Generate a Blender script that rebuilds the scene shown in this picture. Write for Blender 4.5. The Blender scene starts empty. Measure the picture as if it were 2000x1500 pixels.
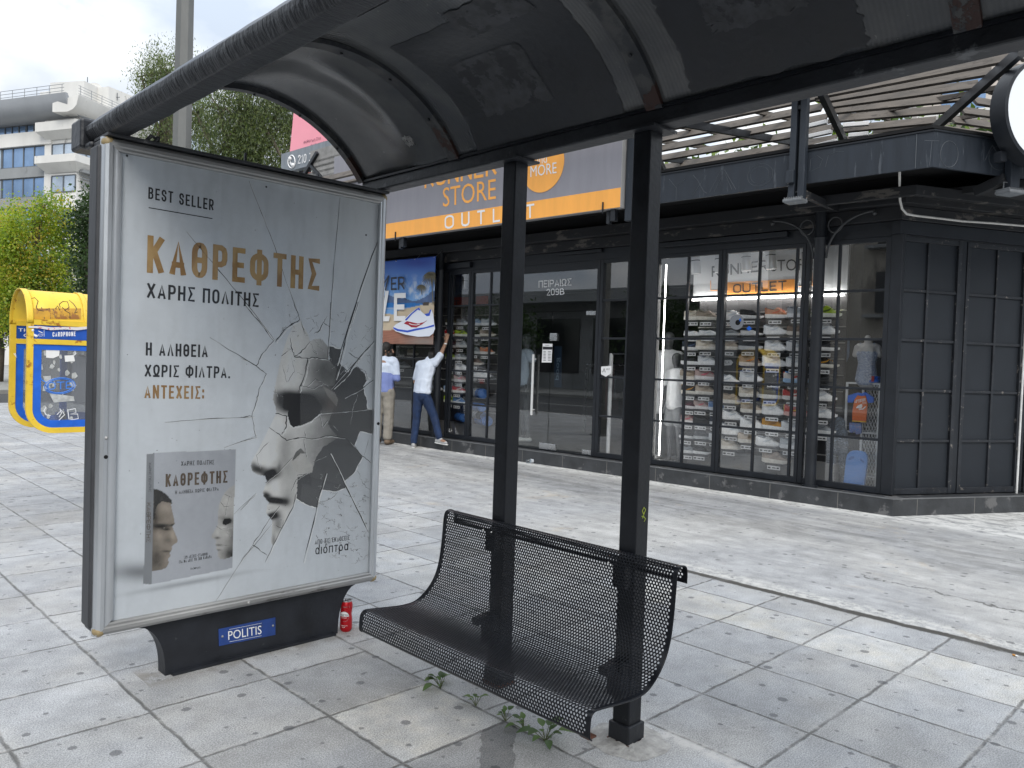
import bpy, bmesh, math, random
import numpy as np
from mathutils import Vector, Matrix, noise as mnoise

random.seed(7); np.random.seed(7)
sc = bpy.context.scene
COL = sc.collection

# ------------------------------------------------------------------ camera
CAM = Vector((0.0, 0.0, 1.47))
YAW, PITCH, ROLL, FPX = 0.796867, -0.0260124, 0.0331217, 1535.3
_f = Vector((math.cos(YAW)*math.cos(PITCH), math.sin(YAW)*math.cos(PITCH), math.sin(PITCH)))
_r = Vector((math.sin(YAW), -math.cos(YAW), 0.0))
_u = _r.cross(_f)
RT = _r*math.cos(ROLL) + _u*math.sin(ROLL)
UP = -_r*math.sin(ROLL) + _u*math.cos(ROLL)
cam_d = bpy.data.cameras.new('camera')
cam_d.sensor_width = 36.0
cam_d.lens = FPX/2000.0*36.0
cam_d.clip_start, cam_d.clip_end = 0.05, 1500.0
cam = bpy.data.objects.new('camera', cam_d)
COL.objects.link(cam)
cam.matrix_world = Matrix(((RT.x, UP.x, -_f.x, CAM.x), (RT.y, UP.y, -_f.y, CAM.y), (RT.z, UP.z, -_f.z, CAM.z), (0, 0, 0, 1)))
sc.camera = cam

# ------------------------------------------------------------------ light
SUN_DIR = Vector((-0.50, -0.75, 0.82)).normalized()          # towards the sun
sun_d = bpy.data.lights.new('sun', 'SUN')
sun_d.energy = 1.35
sun_d.angle = math.radians(32)
sun_d.color = (1.0, 0.95, 0.88)
sun = bpy.data.objects.new('sun', sun_d)
COL.objects.link(sun)
sun.rotation_euler = SUN_DIR.to_track_quat('Z', 'Y').to_euler()

world = bpy.data.worlds.new('World')
sc.world = world
world.use_nodes = True
sc.view_settings.view_transform = 'Standard'
sc.view_settings.look = 'None'
sc.view_settings.exposure = 0.7
sc.view_settings.gamma = 1.0
sc.view_settings.use_curve_mapping = False

def build_world():
    nt = world.node_tree
    nt.nodes.clear()
    N = nt.nodes.new
    L = nt.links.new
    out = N('ShaderNodeOutputWorld')
    sky = N('ShaderNodeTexSky')
    sky.sky_type = 'NISHITA'
    sky.sun_disc = False
    sky.sun_elevation = math.asin(SUN_DIR.z)
    sky.sun_rotation = math.atan2(SUN_DIR.x, SUN_DIR.y)
    sky.dust_density = 1.0
    b1 = N('ShaderNodeBackground'); b1.inputs['Strength'].default_value = 0.15
    L(sky.outputs[0], b1.inputs[0])
    tc = N('ShaderNodeTexCoord')
    mp = N('ShaderNodeMapping'); mp.inputs['Scale'].default_value = (1.0, 1.0, 1.7)
    L(tc.outputs['Generated'], mp.inputs[0])
    n1 = N('ShaderNodeTexNoise'); n1.inputs['Scale'].default_value = 3.2; n1.inputs['Detail'].default_value = 9; n1.inputs['Roughness'].default_value = 0.55; n1.inputs['Distortion'].default_value = 0.3
    L(mp.outputs[0], n1.inputs['Vector'])
    cover = N('ShaderNodeValToRGB')
    cover.color_ramp.elements[0].position = 0.30; cover.color_ramp.elements[0].color = (0, 0, 0, 1)
    cover.color_ramp.elements[1].position = 0.42; cover.color_ramp.elements[1].color = (1, 1, 1, 1)
    L(n1.outputs[0], cover.inputs[0])
    n2 = N('ShaderNodeTexNoise'); n2.inputs['Scale'].default_value = 4.2; n2.inputs['Detail'].default_value = 7
    L(mp.outputs[0], n2.inputs['Vector'])
    shade = N('ShaderNodeValToRGB')
    shade.color_ramp.elements[0].position = 0.39; shade.color_ramp.elements[0].color = (0.325, 0.372, 0.44, 1)
    shade.color_ramp.elements[1].position = 0.60; shade.color_ramp.elements[1].color = (0.575, 0.59, 0.605, 1)
    L(n2.outputs[0], shade.inputs[0])
    b2 = N('ShaderNodeBackground'); b2.inputs['Strength'].default_value = 1.0
    L(shade.outputs[0], b2.inputs[0])
    # overcast sky: brighter towards the zenith
    sp = N('ShaderNodeSeparateXYZ'); L(tc.outputs['Generated'], sp.inputs[0])
    zr = N('ShaderNodeMapRange'); zr.inputs['From Min'].default_value = 0.0; zr.inputs['From Max'].default_value = 1.0; zr.inputs['To Min'].default_value = 0.78; zr.inputs['To Max'].default_value = 2.45
    L(sp.outputs[2], zr.inputs['Value']); L(zr.outputs[0], b2.inputs['Strength'])
    mx = N('ShaderNodeMixShader')
    L(cover.outputs[0], mx.inputs[0]); L(b1.outputs[0], mx.inputs[1]); L(b2.outputs[0], mx.inputs[2])
    L(mx.outputs[0], out.inputs[0])
build_world()

# ------------------------------------------------------------------ placing: pixel of a 2000x1500 view -> point on a real plane
def ray(x, y):
    return _f + RT*((x-1000.0)/FPX) - UP*((y-750.0)/FPX)
def hit(x, y, p, n):
    d = ray(x, y)
    return CAM + d*(((Vector(p)-CAM).dot(Vector(n)))/d.dot(Vector(n)))
def gnd(x, y, z=0.0): return hit(x, y, (0, 0, z), (0, 0, 1))
def ypl(x, y, Y): return hit(x, y, (0, Y, 0), (0, 1, 0))
def xpl(x, y, X): return hit(x, y, (X, 0, 0), (1, 0, 0))

class Frame:
    """a vertical wall: s runs along it, z up, o out of it towards the street"""
    def __init__(s, o, e):
        s.O = Vector((o[0], o[1], 0)); s.E = Vector((e[0], e[1], 0)).normalized()
        n = Vector((-s.E.y, s.E.x, 0))
        if n.dot(Vector((CAM.x, CAM.y, 0))-s.O) < 0: n = -n
        s.N = n
    def w(s, a, z, o=0.0): return s.O + s.E*a + s.N*o + Vector((0, 0, z))
    def px(s, x, y, o=0.0): return hit(x, y, s.O+s.N*o, s.N)
    def sz(s, x, y, o=0.0):
        p = s.px(x, y, o); return (p-s.O).dot(s.E), p.z
FA = Frame((8.85, 3.2), (-0.047, 0.999))          # shop front
FB = Frame((8.85, 3.2), (0.89, -0.456))           # shop side behind the corner

# ------------------------------------------------------------------ materials
def lin(h):
    if isinstance(h, str):
        h = h.lstrip('#'); h = [int(h[i:i+2], 16)/255 for i in (0, 2, 4)]
    return tuple(((c/12.92) if c <= 0.04045 else ((c+0.055)/1.055)**2.4) for c in h)
MATS = {}
def mat(name, col, rough=0.5, metal=0.0, var=0.0, vs=6.0, bump=0.0, bs=60.0, spec=0.5, col2=None, thr=0.6, cs=4.0, coat=0.0, stretch=(1, 1, 1)):
    """principled paint with uneven tone (var), grain (bump) and worn patches (col2 above noise threshold thr)"""
    if name in MATS: return MATS[name]
    m = bpy.data.materials.new(name); m.use_nodes = True
    nt = m.node_tree; N = nt.nodes.new; L = nt.links.new
    p = nt.nodes['Principled BSDF']
    p.inputs['Roughness'].default_value = rough; p.inputs['Metallic'].default_value = metal
    p.inputs['Specular IOR Level'].default_value = spec
    p.inputs['Coat Weight'].default_value = coat
    c = lin(col) if isinstance(col, str) else col
    p.inputs['Base Color'].default_value = (*c, 1)
    m.diffuse_color = (*c, 1)
    tc = N('ShaderNodeTexCoord'); mp = N('ShaderNodeMapping'); mp.inputs['Scale'].default_value = stretch
    L(tc.outputs['Object'], mp.inputs[0])
    src = None
    if var > 0:
        n = N('ShaderNodeTexNoise'); n.inputs['Scale'].default_value = vs; n.inputs['Detail'].default_value = 6; n.inputs['Roughness'].default_value = 0.6
        L(mp.outputs[0], n.inputs['Vector'])
        r = N('ShaderNodeMapRange'); r.inputs['From Min'].default_value = 0.3; r.inputs['From Max'].default_value = 0.7
        r.inputs['To Min'].default_value = 1-var; r.inputs['To Max'].default_value = 1+var
        L(n.outputs[0], r.inputs['Value'])
        mul = N('ShaderNodeVectorMath'); mul.operation = 'SCALE'; mul.inputs[0].default_value = c
        L(r.outputs[0], mul.inputs['Scale']); src = mul.outputs[0]
        rr = N('ShaderNodeMapRange'); rr.inputs['To Min'].default_value = max(0.02, rough-0.15); rr.inputs['To Max'].default_value = min(1, rough+0.15)
        L(n.outputs[0], rr.inputs['Value']); L(rr.outputs[0], p.inputs['Roughness'])
    if col2 is not None:
        c2 = lin(col2) if isinstance(col2, str) else col2
        n2 = N('ShaderNodeTexNoise'); n2.inputs['Scale'].default_value = cs; n2.inputs['Detail'].default_value = 8; n2.inputs['Roughness'].default_value = 0.65
        L(mp.outputs[0], n2.inputs['Vector'])
        r2 = N('ShaderNodeMapRange'); r2.inputs['From Min'].default_value = thr; r2.inputs['From Max'].default_value = thr+0.05
        L(n2.outputs[0], r2.inputs['Value'])
        mx = N('ShaderNodeMix'); mx.data_type = 'RGBA'
        L(r2.outputs[0], mx.inputs[0])
        if src: L(src, mx.inputs[6])
        else: mx.inputs[6].default_value = (*c, 1)
        mx.inputs[7].default_value = (*c2, 1); src = mx.outputs[2]
    if src: L(src, p.inputs['Base Color'])
    if bump > 0:
        nb = N('ShaderNodeTexNoise'); nb.inputs['Scale'].default_value = bs; nb.inputs['Detail'].default_value = 4
        L(mp.outputs[0], nb.inputs['Vector'])
        b = N('ShaderNodeBump'); b.inputs['Strength'].default_value = bump; b.inputs['Distance'].default_value = 0.01
        L(nb.outputs[0], b.inputs['Height']); L(b.outputs[0], p.inputs['Normal'])
    MATS[name] = m
    return m

def glass_mat(name, tint=(0.85, 0.88, 0.88), ior=1.5, gain=1.0, rough=0.0, bias=0.0):
    if name in MATS: return MATS[name]
    m = bpy.data.materials.new(name); m.use_nodes = True
    nt = m.node_tree; nt.nodes.clear(); N = nt.nodes.new; L = nt.links.new
    out = N('ShaderNodeOutputMaterial'); tr = N('ShaderNodeBsdfTransparent'); tr.inputs[0].default_value = (*tint, 1)
    gl = N('ShaderNodeBsdfGlossy'); gl.inputs['Roughness'].default_value = rough
    geo = N('ShaderNodeNewGeometry'); dp = N('ShaderNodeVectorMath'); dp.operation = 'DOT_PRODUCT'; L(geo.outputs['Normal'], dp.inputs[0]); L(geo.outputs['Incoming'], dp.inputs[1])
    def m1(op, a, b=None):
        n = N('ShaderNodeMath'); n.operation = op
        for i, v in enumerate((a, b)):
            if v is None: continue
            if isinstance(v, float): n.inputs[i].default_value = v
            else: L(v, n.inputs[i])
        return n.outputs[0]
    F0 = ((ior-1)/(ior+1))**2      # same reflectance from either side of the sheet (Schlick)
    sch = m1('ADD', m1('MULTIPLY', m1('POWER', m1('SUBTRACT', 1.0, m1('ABSOLUTE', dp.outputs['Value'])), 5.0), 1-F0), F0)
    ma = N('ShaderNodeMath'); ma.operation = 'MULTIPLY_ADD'; ma.use_clamp = True; ma.inputs[1].default_value = gain; ma.inputs[2].default_value = bias
    L(sch, ma.inputs[0])
    mx = N('ShaderNodeMixShader'); L(ma.outputs[0], mx.inputs[0]); L(tr.outputs[0], mx.inputs[1]); L(gl.outputs[0], mx.inputs[2])
    L(mx.outputs[0], out.inputs[0])
    m.diffuse_color = (0.6, 0.7, 0.75, 0.3)
    MATS[name] = m
    return m

def leaf_mat(name, col, trans=0.35):
    if name in MATS: return MATS[name]
    m = bpy.data.materials.new(name); m.use_nodes = True
    nt = m.node_tree; nt.nodes.clear(); N = nt.nodes.new; L = nt.links.new
    out = N('ShaderNodeOutputMaterial'); d = N('ShaderNodeBsdfPrincipled'); t = N('ShaderNodeBsdfTranslucent'); mx = N('ShaderNodeMixShader')
    c = lin(col) if isinstance(col, str) else col
    d.inputs['Base Color'].default_value = (*c, 1); d.inputs['Roughness'].default_value = 0.5
    t.inputs[0].default_value = (min(1, c[0]*1.5), min(1, c[1]*1.6), c[2]*0.7, 1)
    mx.inputs[0].default_value = trans
    L(d.outputs[0], mx.inputs[1]); L(t.outputs[0], mx.inputs[2]); L(mx.outputs[0], out.inputs[0])
    m.diffuse_color = (*c, 1)
    MATS[name] = m
    return m

# ------------------------------------------------------------------ mesh builder
_TXT = {}
def text_geo(body, bold=0.0):
    k = (body, bold)
    if k in _TXT: return _TXT[k]
    c = bpy.data.curves.new('lettering', 'FONT'); c.body = body; c.offset = bold; c.resolution_u = 3
    o = bpy.data.objects.new('lettering', c); COL.objects.link(o)
    dg = bpy.context.evaluated_depsgraph_get()
    me = o.evaluated_get(dg).to_mesh()
    v = np.array([x.co[:] for x in me.vertices]); f = [tuple(p.vertices) for p in me.polygons]
    o.evaluated_get(dg).to_mesh_clear()
    bpy.data.objects.remove(o); bpy.data.curves.remove(c)
    v[:, :2] -= v[:, :2].min(0); v[:, :2] /= v[:, :2].max(0)
    _TXT[k] = (v[:, :2], f)
    return _TXT[k]


def _o(y0=0.0, y1=1.0, rx=0.5, ry=0.26):
    P = []
    for cx, cy, a0 in ((1-rx, y1-ry, 0), (rx, y1-ry, 90), (rx, y0+ry, 180), (1-rx, y0+ry, 270)):
        for i in range(5): a = math.radians(a0+22.5*i); P.append((cx+rx*math.cos(a), cy+ry*math.sin(a)))
    return P+[P[0]]
_P = [(0, 1), (.6, 1), (.9, .94), (1, .82), (1, .62), (.9, .50), (.6, .44), (0, .44)]
GL = {'A': (.46, [[(0, 0), (.5, 1), (1, 0)], [(.2, .26), (.8, .26)]]), 'B': (.42, [[(0, 0), (0, 1)], [(0, 1), (.6, 1), (.86, .92), (.92, .8), (.9, .66), (.6, .53), (0, .53)], [(.6, .53), (.95, .42), (1, .28), (.95, .1), (.6, 0), (0, 0)]]), 'Γ': (.38, [[(0, 0), (0, 1), (1, 1)]]),
      'Δ': (.46, [[(0, 0), (.5, 1), (1, 0), (0, 0)]]), 'E': (.36, [[(1, 1), (0, 1), (0, 0), (1, 0)], [(0, .5), (.85, .5)]]), 'Z': (.40, [[(0, 1), (1, 1), (0, 0), (1, 0)]]), 'H': (.42, [[(0, 0), (0, 1)], [(1, 0), (1, 1)], [(0, .5), (1, .5)]]),
      'Θ': (.44, [_o(), [(.1, .5), (.9, .5)]]), 'I': (0, [[(0, 0), (0, 1)]]), 'K': (.44, [[(0, 0), (0, 1)], [(1, 1), (.05, .42)], [(.34, .62), (1, 0)]]), 'Λ': (.46, [[(0, 0), (.5, 1), (1, 0)]]), 'M': (.60, [[(0, 0), (0, 1)], [(1, 0), (1, 1)], [(.05, .96), (.5, .3), (.95, .96)]]),
      'N': (.46, [[(0, 0), (0, 1)], [(1, 0), (1, 1)], [(.04, .97), (.96, .03)]]), 'Ξ': (.38, [[(0, 1), (1, 1)], [(.1, .5), (.9, .5)], [(0, 0), (1, 0)]]), 'O': (.44, [_o()]), 'Π': (.44, [[(0, 0), (0, 1), (1, 1), (1, 0)]]), 'P': (.42, [[(0, 0), (0, 1)], _P]), 'R': (.42, [[(0, 0), (0, 1)], _P, [(.5, .44), (1, 0)]]),
      'Σ': (.40, [[(1, 1), (0, 1), (.55, .52), (0, 0), (1, 0)]]), 'S': (.40, [[(1, .76), (1, .86), (.72, 1), (.28, 1), (0, .86), (0, .68), (.2, .56), (.8, .45), (1, .32), (1, .14), (.72, 0), (.28, 0), (0, .14), (0, .24)]]), 'T': (.42, [[(0, 1), (1, 1)], [(.5, 1), (.5, 0)]]), 'Y': (.46, [[(0, 1), (.5, .45), (1, 1)], [(.5, .45), (.5, 0)]]),
      'Φ': (.66, [_o(.12, .90, .5, .24), [(.5, -.03), (.5, 1.03)]]), 'X': (.46, [[(0, 0), (1, 1)], [(0, 1), (1, 0)]]), 'Ω': (.46, [[(0, 0), (.30, 0), (.30, .16), (.05, .38), (0, .6), (0, .8), (.2, .96), (.5, 1), (.8, .96), (1, .8), (1, .6), (.95, .38), (.70, .16), (.70, 0), (1, 0)]]), 'L': (.34, [[(0, 1), (0, 0), (1, 0)]]), 'U': (.44, [[(0, 1), (0, .2), (.15, .05), (.5, 0), (.85, .05), (1, .2), (1, 1)]]),
      'D': (.42, [[(0, 0), (0, 1), (.6, 1), (1, .8), (1, .2), (.6, 0), (0, 0)]]), 'V': (.46, [[(0, 1), (.5, 0), (1, 1)]]), 'F': (.36, [[(0, 0), (0, 1), (1, 1)], [(0, .5), (.8, .5)]]), 'C': (.42, [[(1, .76), (1, .86), (.72, 1), (.28, 1), (0, .82), (0, .18), (.28, 0), (.72, 0), (1, .14), (1, .24)]]),
      '0': (.38, [_o()]), '1': (.14, [[(0, .8), (1, 1), (1, 0)]]), '2': (.38, [[(0, .8), (.15, .97), (.5, 1), (.9, .93), (1, .72), (0, 0), (1, 0)]]), '3': (.38, [[(0, 1), (1, 1), (.45, .58), (.9, .5), (1, .25), (.8, .03), (.3, 0), (0, .14)]]), '4': (.40, [[(.75, 0), (.75, 1), (0, .28), (1, .28)]]), '5': (.38, [[(1, 1), (.1, 1), (.05, .55), (.6, .6), (1, .42), (1, .16), (.7, 0), (.2, 0), (0, .12)]]), '9': (.38, [[(.05, .05), (.6, 0), (1, .2), (1, .8), (.6, 1), (.15, .95), (0, .75), (.1, .52), (.5, .45), (1, .52)]]),
      '.': (0, [[(0, 0), (0, .02)]]), ';': (0, [[(0, .05), (0, .16)], [(0, .60), (0, .70)]]), '-': (.24, [[(0, .48), (1, .48)]]), ' ': (.12, [])}
_b = lambda x0=0, x1=1: [(x1, .36), (.5+.5*(x1-.5), .60), (.5, .68), (.12, .6), (x0, .36), (.12, .08), (.5, 0), (.88, .08), (x1, .36)]
GL.update({'d': (.40, [_b(), [(1, 1), (1, 0)]]), 'ι': (0, [[(0, .68), (0, 0)]]), 'ό': (.42, [_b(), [(.5, .84), (.7, 1.0)]]), 'π': (.40, [[(0, 0), (0, .68), (1, .68), (1, 0)]]), 'τ': (.30, [[(0, .68), (1, .68)], [(.5, .68), (.5, 0)]]), 'ρ': (.40, [_b(), [(0, .36), (0, -.34)]]), 'α': (.40, [_b(), [(1, .68), (1, 0)]]), 'δ': (.40, [_b(), [(.5, .68), (.1, .9), (.4, 1), (.9, 1)]])})
for a_, c_ in zip('ΑΒΕΖΗΙΚΜΝΟΡΤΥΧ', 'ABEZHIKMNOPTYX'): GL[a_] = GL[c_]
def stroke_text(body, aspect, t):
    """capital letters drawn as even strokes; aspect = wanted length / cap height. Returns points (0..1, 0..1) and faces"""
    gap = 0.15; n = len(body); ws = [GL[c][0] for c in body]
    k = max(0.05, (aspect-n*t-gap*(n-1))/max(.01, sum(ws))); 
    if k < 0.4: gap = max(0.03, gap-(0.4-k)*.2); k = max(0.05, (aspect-n*t-gap*(n-1))/max(.01, sum(ws)))
    V = []; Fc = []; x = 0.0; lay = 0
    for c in body:
        w, st = GL[c]
        for q in st:
            P = [(x+t/2+a*w*k, t/2+b*(1-t)) for a, b in q]; cl = len(P) > 3 and P[0] == P[-1]; m = len(P); base = len(V)
            for i, p in enumerate(P):
                d = []
                if i > 0 or cl: o = P[i-1] if i > 0 else P[-2]; d.append((p[0]-o[0], p[1]-o[1]))
                if i < m-1 or cl: o = P[i+1] if i < m-1 else P[1]; d.append((o[0]-p[0], o[1]-p[1]))
                N = []
                for a, b in d: l = math.hypot(a, b) or 1; N.append((-b/l, a/l))
                nx_, ny_ = sum(a for a, _ in N)/len(N), sum(b for _, b in N)/len(N); l2 = nx_*nx_+ny_*ny_; sc_ = min(1/max(l2, .05), 1.9)
                e = 0.0
                V.append((p[0]+nx_*sc_*t/2, p[1]+ny_*sc_*t/2, lay)); V.append((p[0]-nx_*sc_*t/2, p[1]-ny_*sc_*t/2, lay))
            for i in range(m-1): Fc.append((base+2*i, base+2*i+1, base+2*i+3, base+2*i+2))
            lay += 1
            if not cl and m > 1:   # square ends
                for i, j in ((0, 1), (m-1, m-2)):
                    dx_, dy_ = P[i][0]-P[j][0], P[i][1]-P[j][1]; l = math.hypot(dx_, dy_)
                    if l < 1e-6: continue
                    horiz = abs(dy_) < 0.05*l or abs(dx_) < 0.05*l
                    for v_ in (0, 1):
                        a = V[base+2*i+v_]; ext_ = t/2 if horiz else t*0.32; V[base+2*i+v_] = (a[0]+dx_/l*ext_, min(max(a[1]+dy_/l*ext_, -0.40), 1.06), a[2])
        x += w*k+t+gap
    L = x-gap
    return [(a/L, b, z) for a, b, z in V], Fc

class MB:
    def __init__(s): s.v = []; s.f = []; s.m = []
    def add(s, vs, fs, mi=0):
        k = len(s.v); s.v.extend([tuple(p) for p in vs]); s.f.extend([tuple(i+k for i in f) for f in fs]); s.m.extend([mi]*len(fs)); return s
    def hexa(s, p, mi=0):   # 8 corners: bottom 4 then top 4
        return s.add(p, [(3, 2, 1, 0), (4, 5, 6, 7), (0, 1, 5, 4), (1, 2, 6, 5), (2, 3, 7, 6), (3, 0, 4, 7)], mi)
    def box(s, x0, x1, y0, y1, z0, z1, mi=0):
        return s.hexa([(x0, y0, z0), (x1, y0, z0), (x1, y1, z0), (x0, y1, z0), (x0, y0, z1), (x1, y0, z1), (x1, y1, z1), (x0, y1, z1)], mi)
    def fbox(s, F, a0, a1, z0, z1, o0, o1, mi=0):
        return s.hexa([F.w(a0, z0, o0), F.w(a1, z0, o0), F.w(a1, z0, o1), F.w(a0, z0, o1), F.w(a0, z1, o0), F.w(a1, z1, o0), F.w(a1, z1, o1), F.w(a0, z1, o1)], mi)
    def bar(s, p, q, w, h, up=(0, 0, 1), mi=0):
        p, q = Vector(p), Vector(q); d = (q-p).normalized(); u = Vector(up)
        a = d.cross(u)
        if a.length < 1e-4: a = d.cross(Vector((1, 0, 0)))
        a.normalize(); b = a.cross(d).normalized(); a = a*(w/2); b = b*(h/2)
        return s.hexa([p-a-b, p+a-b, p+a+b, p-a+b, q-a-b, q+a-b, q+a+b, q-a+b], mi)
    def tube(s, path, r, n=8, closed=False, mi=0, sq=None):
        path = [Vector(p) for p in path]; k = len(path)
        rs = r if isinstance(r, (list, tuple)) else [r]*k
        prev = None; vs = []
        for i, p in enumerate(path):
            d = (path[(i+1) % k]-path[i-1]) if closed else (path[min(i+1, k-1)]-path[max(i-1, 0)])
            d.normalize()
            if prev is None:
                a = d.cross(Vector((0, 0, 1)))
                if a.length < 1e-3: a = d.cross(Vector((1, 0, 0)))
            else: a = prev - d*prev.dot(d)
            a.normalize(); prev = a; b = d.cross(a)
            for j in range(n):
                t = 2*math.pi*j/n
                vs.append(p + a*(rs[i]*math.cos(t)) + b*(rs[i]*math.sin(t)))
        fs = []
        for i in range(k if closed else k-1):
            i2 = (i+1) % k
            for j in range(n):
                j2 = (j+1) % n; fs.append((i*n+j, i*n+j2, i2*n+j2, i2*n+j))
        if not closed: fs += [tuple(range(n-1, -1, -1)), tuple((k-1)*n+j for j in range(n))]
        return s.add(vs, fs, mi)
    def lathe(s, prof, c, n=24, M=None, mi=0):
        vs = []; c = Vector(c)
        for r, z in prof:
            for j in range(n):
                t = 2*math.pi*j/n; p = Vector((r*math.cos(t), r*math.sin(t), z))
                vs.append(c+(M @ p if M else p))
        k = len(prof); fs = [(i*n+j, i*n+(j+1) % n, (i+1)*n+(j+1) % n, (i+1)*n+j) for i in range(k-1) for j in range(n)]
        fs += [tuple(range(n-1, -1, -1)), tuple((k-1)*n+j for j in range(n))]
        return s.add(vs, fs, mi)
    def prism(s, pts, vec, mi=0):
        pts = [Vector(p) for p in pts]; vec = Vector(vec); n = len(pts)
        fs = [tuple(range(n)), tuple(range(2*n-1, n-1, -1))] + [(i, i+n, (i+1) % n+n, (i+1) % n) for i in range(n)]
        return s.add(pts+[p+vec for p in pts], fs, mi)
    def poly(s, pts, mi=0): return s.add(pts, [tuple(range(len(pts)))], mi)
    def grid(s, P, mi=0, closed=False):
        a, b = len(P), len(P[0]); vs = [q for row in P for q in row]
        fs = [(i*b+j, i*b+(j+1) % b, (i+1)*b+(j+1) % b, (i+1)*b+j) for i in range(a-1) for j in range(b if closed else b-1)]
        return s.add(vs, fs, mi)
    def strip(s, path, ws, nrm, mi=0):   # flat ribbon on a plane
        path = [Vector(p) for p in path]; nrm = Vector(nrm); L = []
        for i, p in enumerate(path):
            d = (path[min(i+1, len(path)-1)]-path[max(i-1, 0)]).normalized(); a = d.cross(nrm)
            w = ws[i] if isinstance(ws, (list, tuple)) else ws
            L.append([p-a*w/2, p+a*w/2])
        return s.grid(L, mi)
    def text(s, body, O, U, V, bold=0.0, mi=0, depth=None):
        O, U, V = Vector(O), Vector(U), Vector(V)
        if bold > 0 and all(c in GL for c in body):
            v, f = stroke_text(body, U.length/V.length, min(.24, .10+bold*2.4)); nn = U.cross(V).normalized()
            if nn.dot(CAM-O) < 0: nn = -nn
            return s.add([O+U*a+V*b+nn*(z % 5*0.00012) for a, b, z in v], f, mi)
        v, f = text_geo(body, 0.0)
        pts = [O+U*float(a)+V*float(b) for a, b in v]
        s.add(pts, f, mi)
        return s
    def textpx(s, body, bl, br, tl, P, bold=0.0, mi=0):
        O = P(*bl); return s.text(body, O, P(*br)-O, P(*tl)-O, bold, mi)
    def sphere(s, c, r, n=10, m=7, mi=0, sc3=(1, 1, 1)):
        prof = [(max(1e-4, math.sin(math.pi*i/m))*r, -math.cos(math.pi*i/m)*r) for i in range(m+1)]
        k = len(s.v); s.lathe(prof, (0, 0, 0), n, mi=mi)
        for i in range(k, len(s.v)):
            p = s.v[i]; s.v[i] = (c[0]+p[0]*sc3[0], c[1]+p[1]*sc3[1], c[2]+p[2]*sc3[2])
        return s
    def build(s, name, mats, parent=None, smooth=False, bevel=0.0, kind=None, fix=True, solid=0.0, auto=None):
        me = bpy.data.meshes.new(name)
        me.from_pydata(s.v, [], s.f)
        mats = mats if isinstance(mats, (list, tuple)) else [mats]
        for m in mats: me.materials.append(m)
        if len(mats) > 1: me.polygons.foreach_set('material_index', s.m)
        if fix:
            bm = bmesh.new(); bm.from_mesh(me); bmesh.ops.recalc_face_normals(bm, faces=bm.faces[:]); bm.to_mesh(me); bm.free()
        if smooth:
            me.polygons.foreach_set('use_smooth', [True]*len(me.polygons))
            if auto is not None and hasattr(me, 'set_sharp_from_angle'): me.set_sharp_from_angle(angle=math.radians(auto))
        me.update()
        o = bpy.data.objects.new(name, me); COL.objects.link(o)
        if solid:
            md = o.modifiers.new('thickness', 'SOLIDIFY'); md.thickness = solid; md.offset = 0
        if bevel > 0:
            md = o.modifiers.new('bevel', 'BEVEL'); md.width = bevel; md.segments = 2; md.limit_method = 'ANGLE'; md.angle_limit = math.radians(40)
        if parent: adopt(o, parent)
        if kind: o['kind'] = kind
        return o

def adopt(o, parent):
    o.parent = parent
    bpy.context.view_layer.update() if parent.parent else None
    base = parent.location.copy()
    if parent.parent: o.matrix_parent_inverse = Matrix.Identity(4)
    else: o.matrix_parent_inverse = (Matrix.Translation(base) @ parent.rotation_euler.to_matrix().to_4x4()).inverted() if parent.type == 'EMPTY' else Matrix.Identity(4)

def tag(o, label, cat, group=None, kind=None):
    o['label'] = label; o['category'] = cat
    if group: o['group'] = group
    if kind: o['kind'] = kind
    return o
def thing(name, label, cat, loc=(0, 0, 0), group=None):
    o = bpy.data.objects.new(name, None); COL.objects.link(o); o.location = loc
    o.empty_display_size = 0.1
    return tag(o, label, cat, group)
def copy_tree(o, parent=None):
    c = o.copy(); COL.objects.link(c)
    if parent: c.parent = parent
    for ch in o.children: copy_tree(ch, c)
    return c

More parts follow.
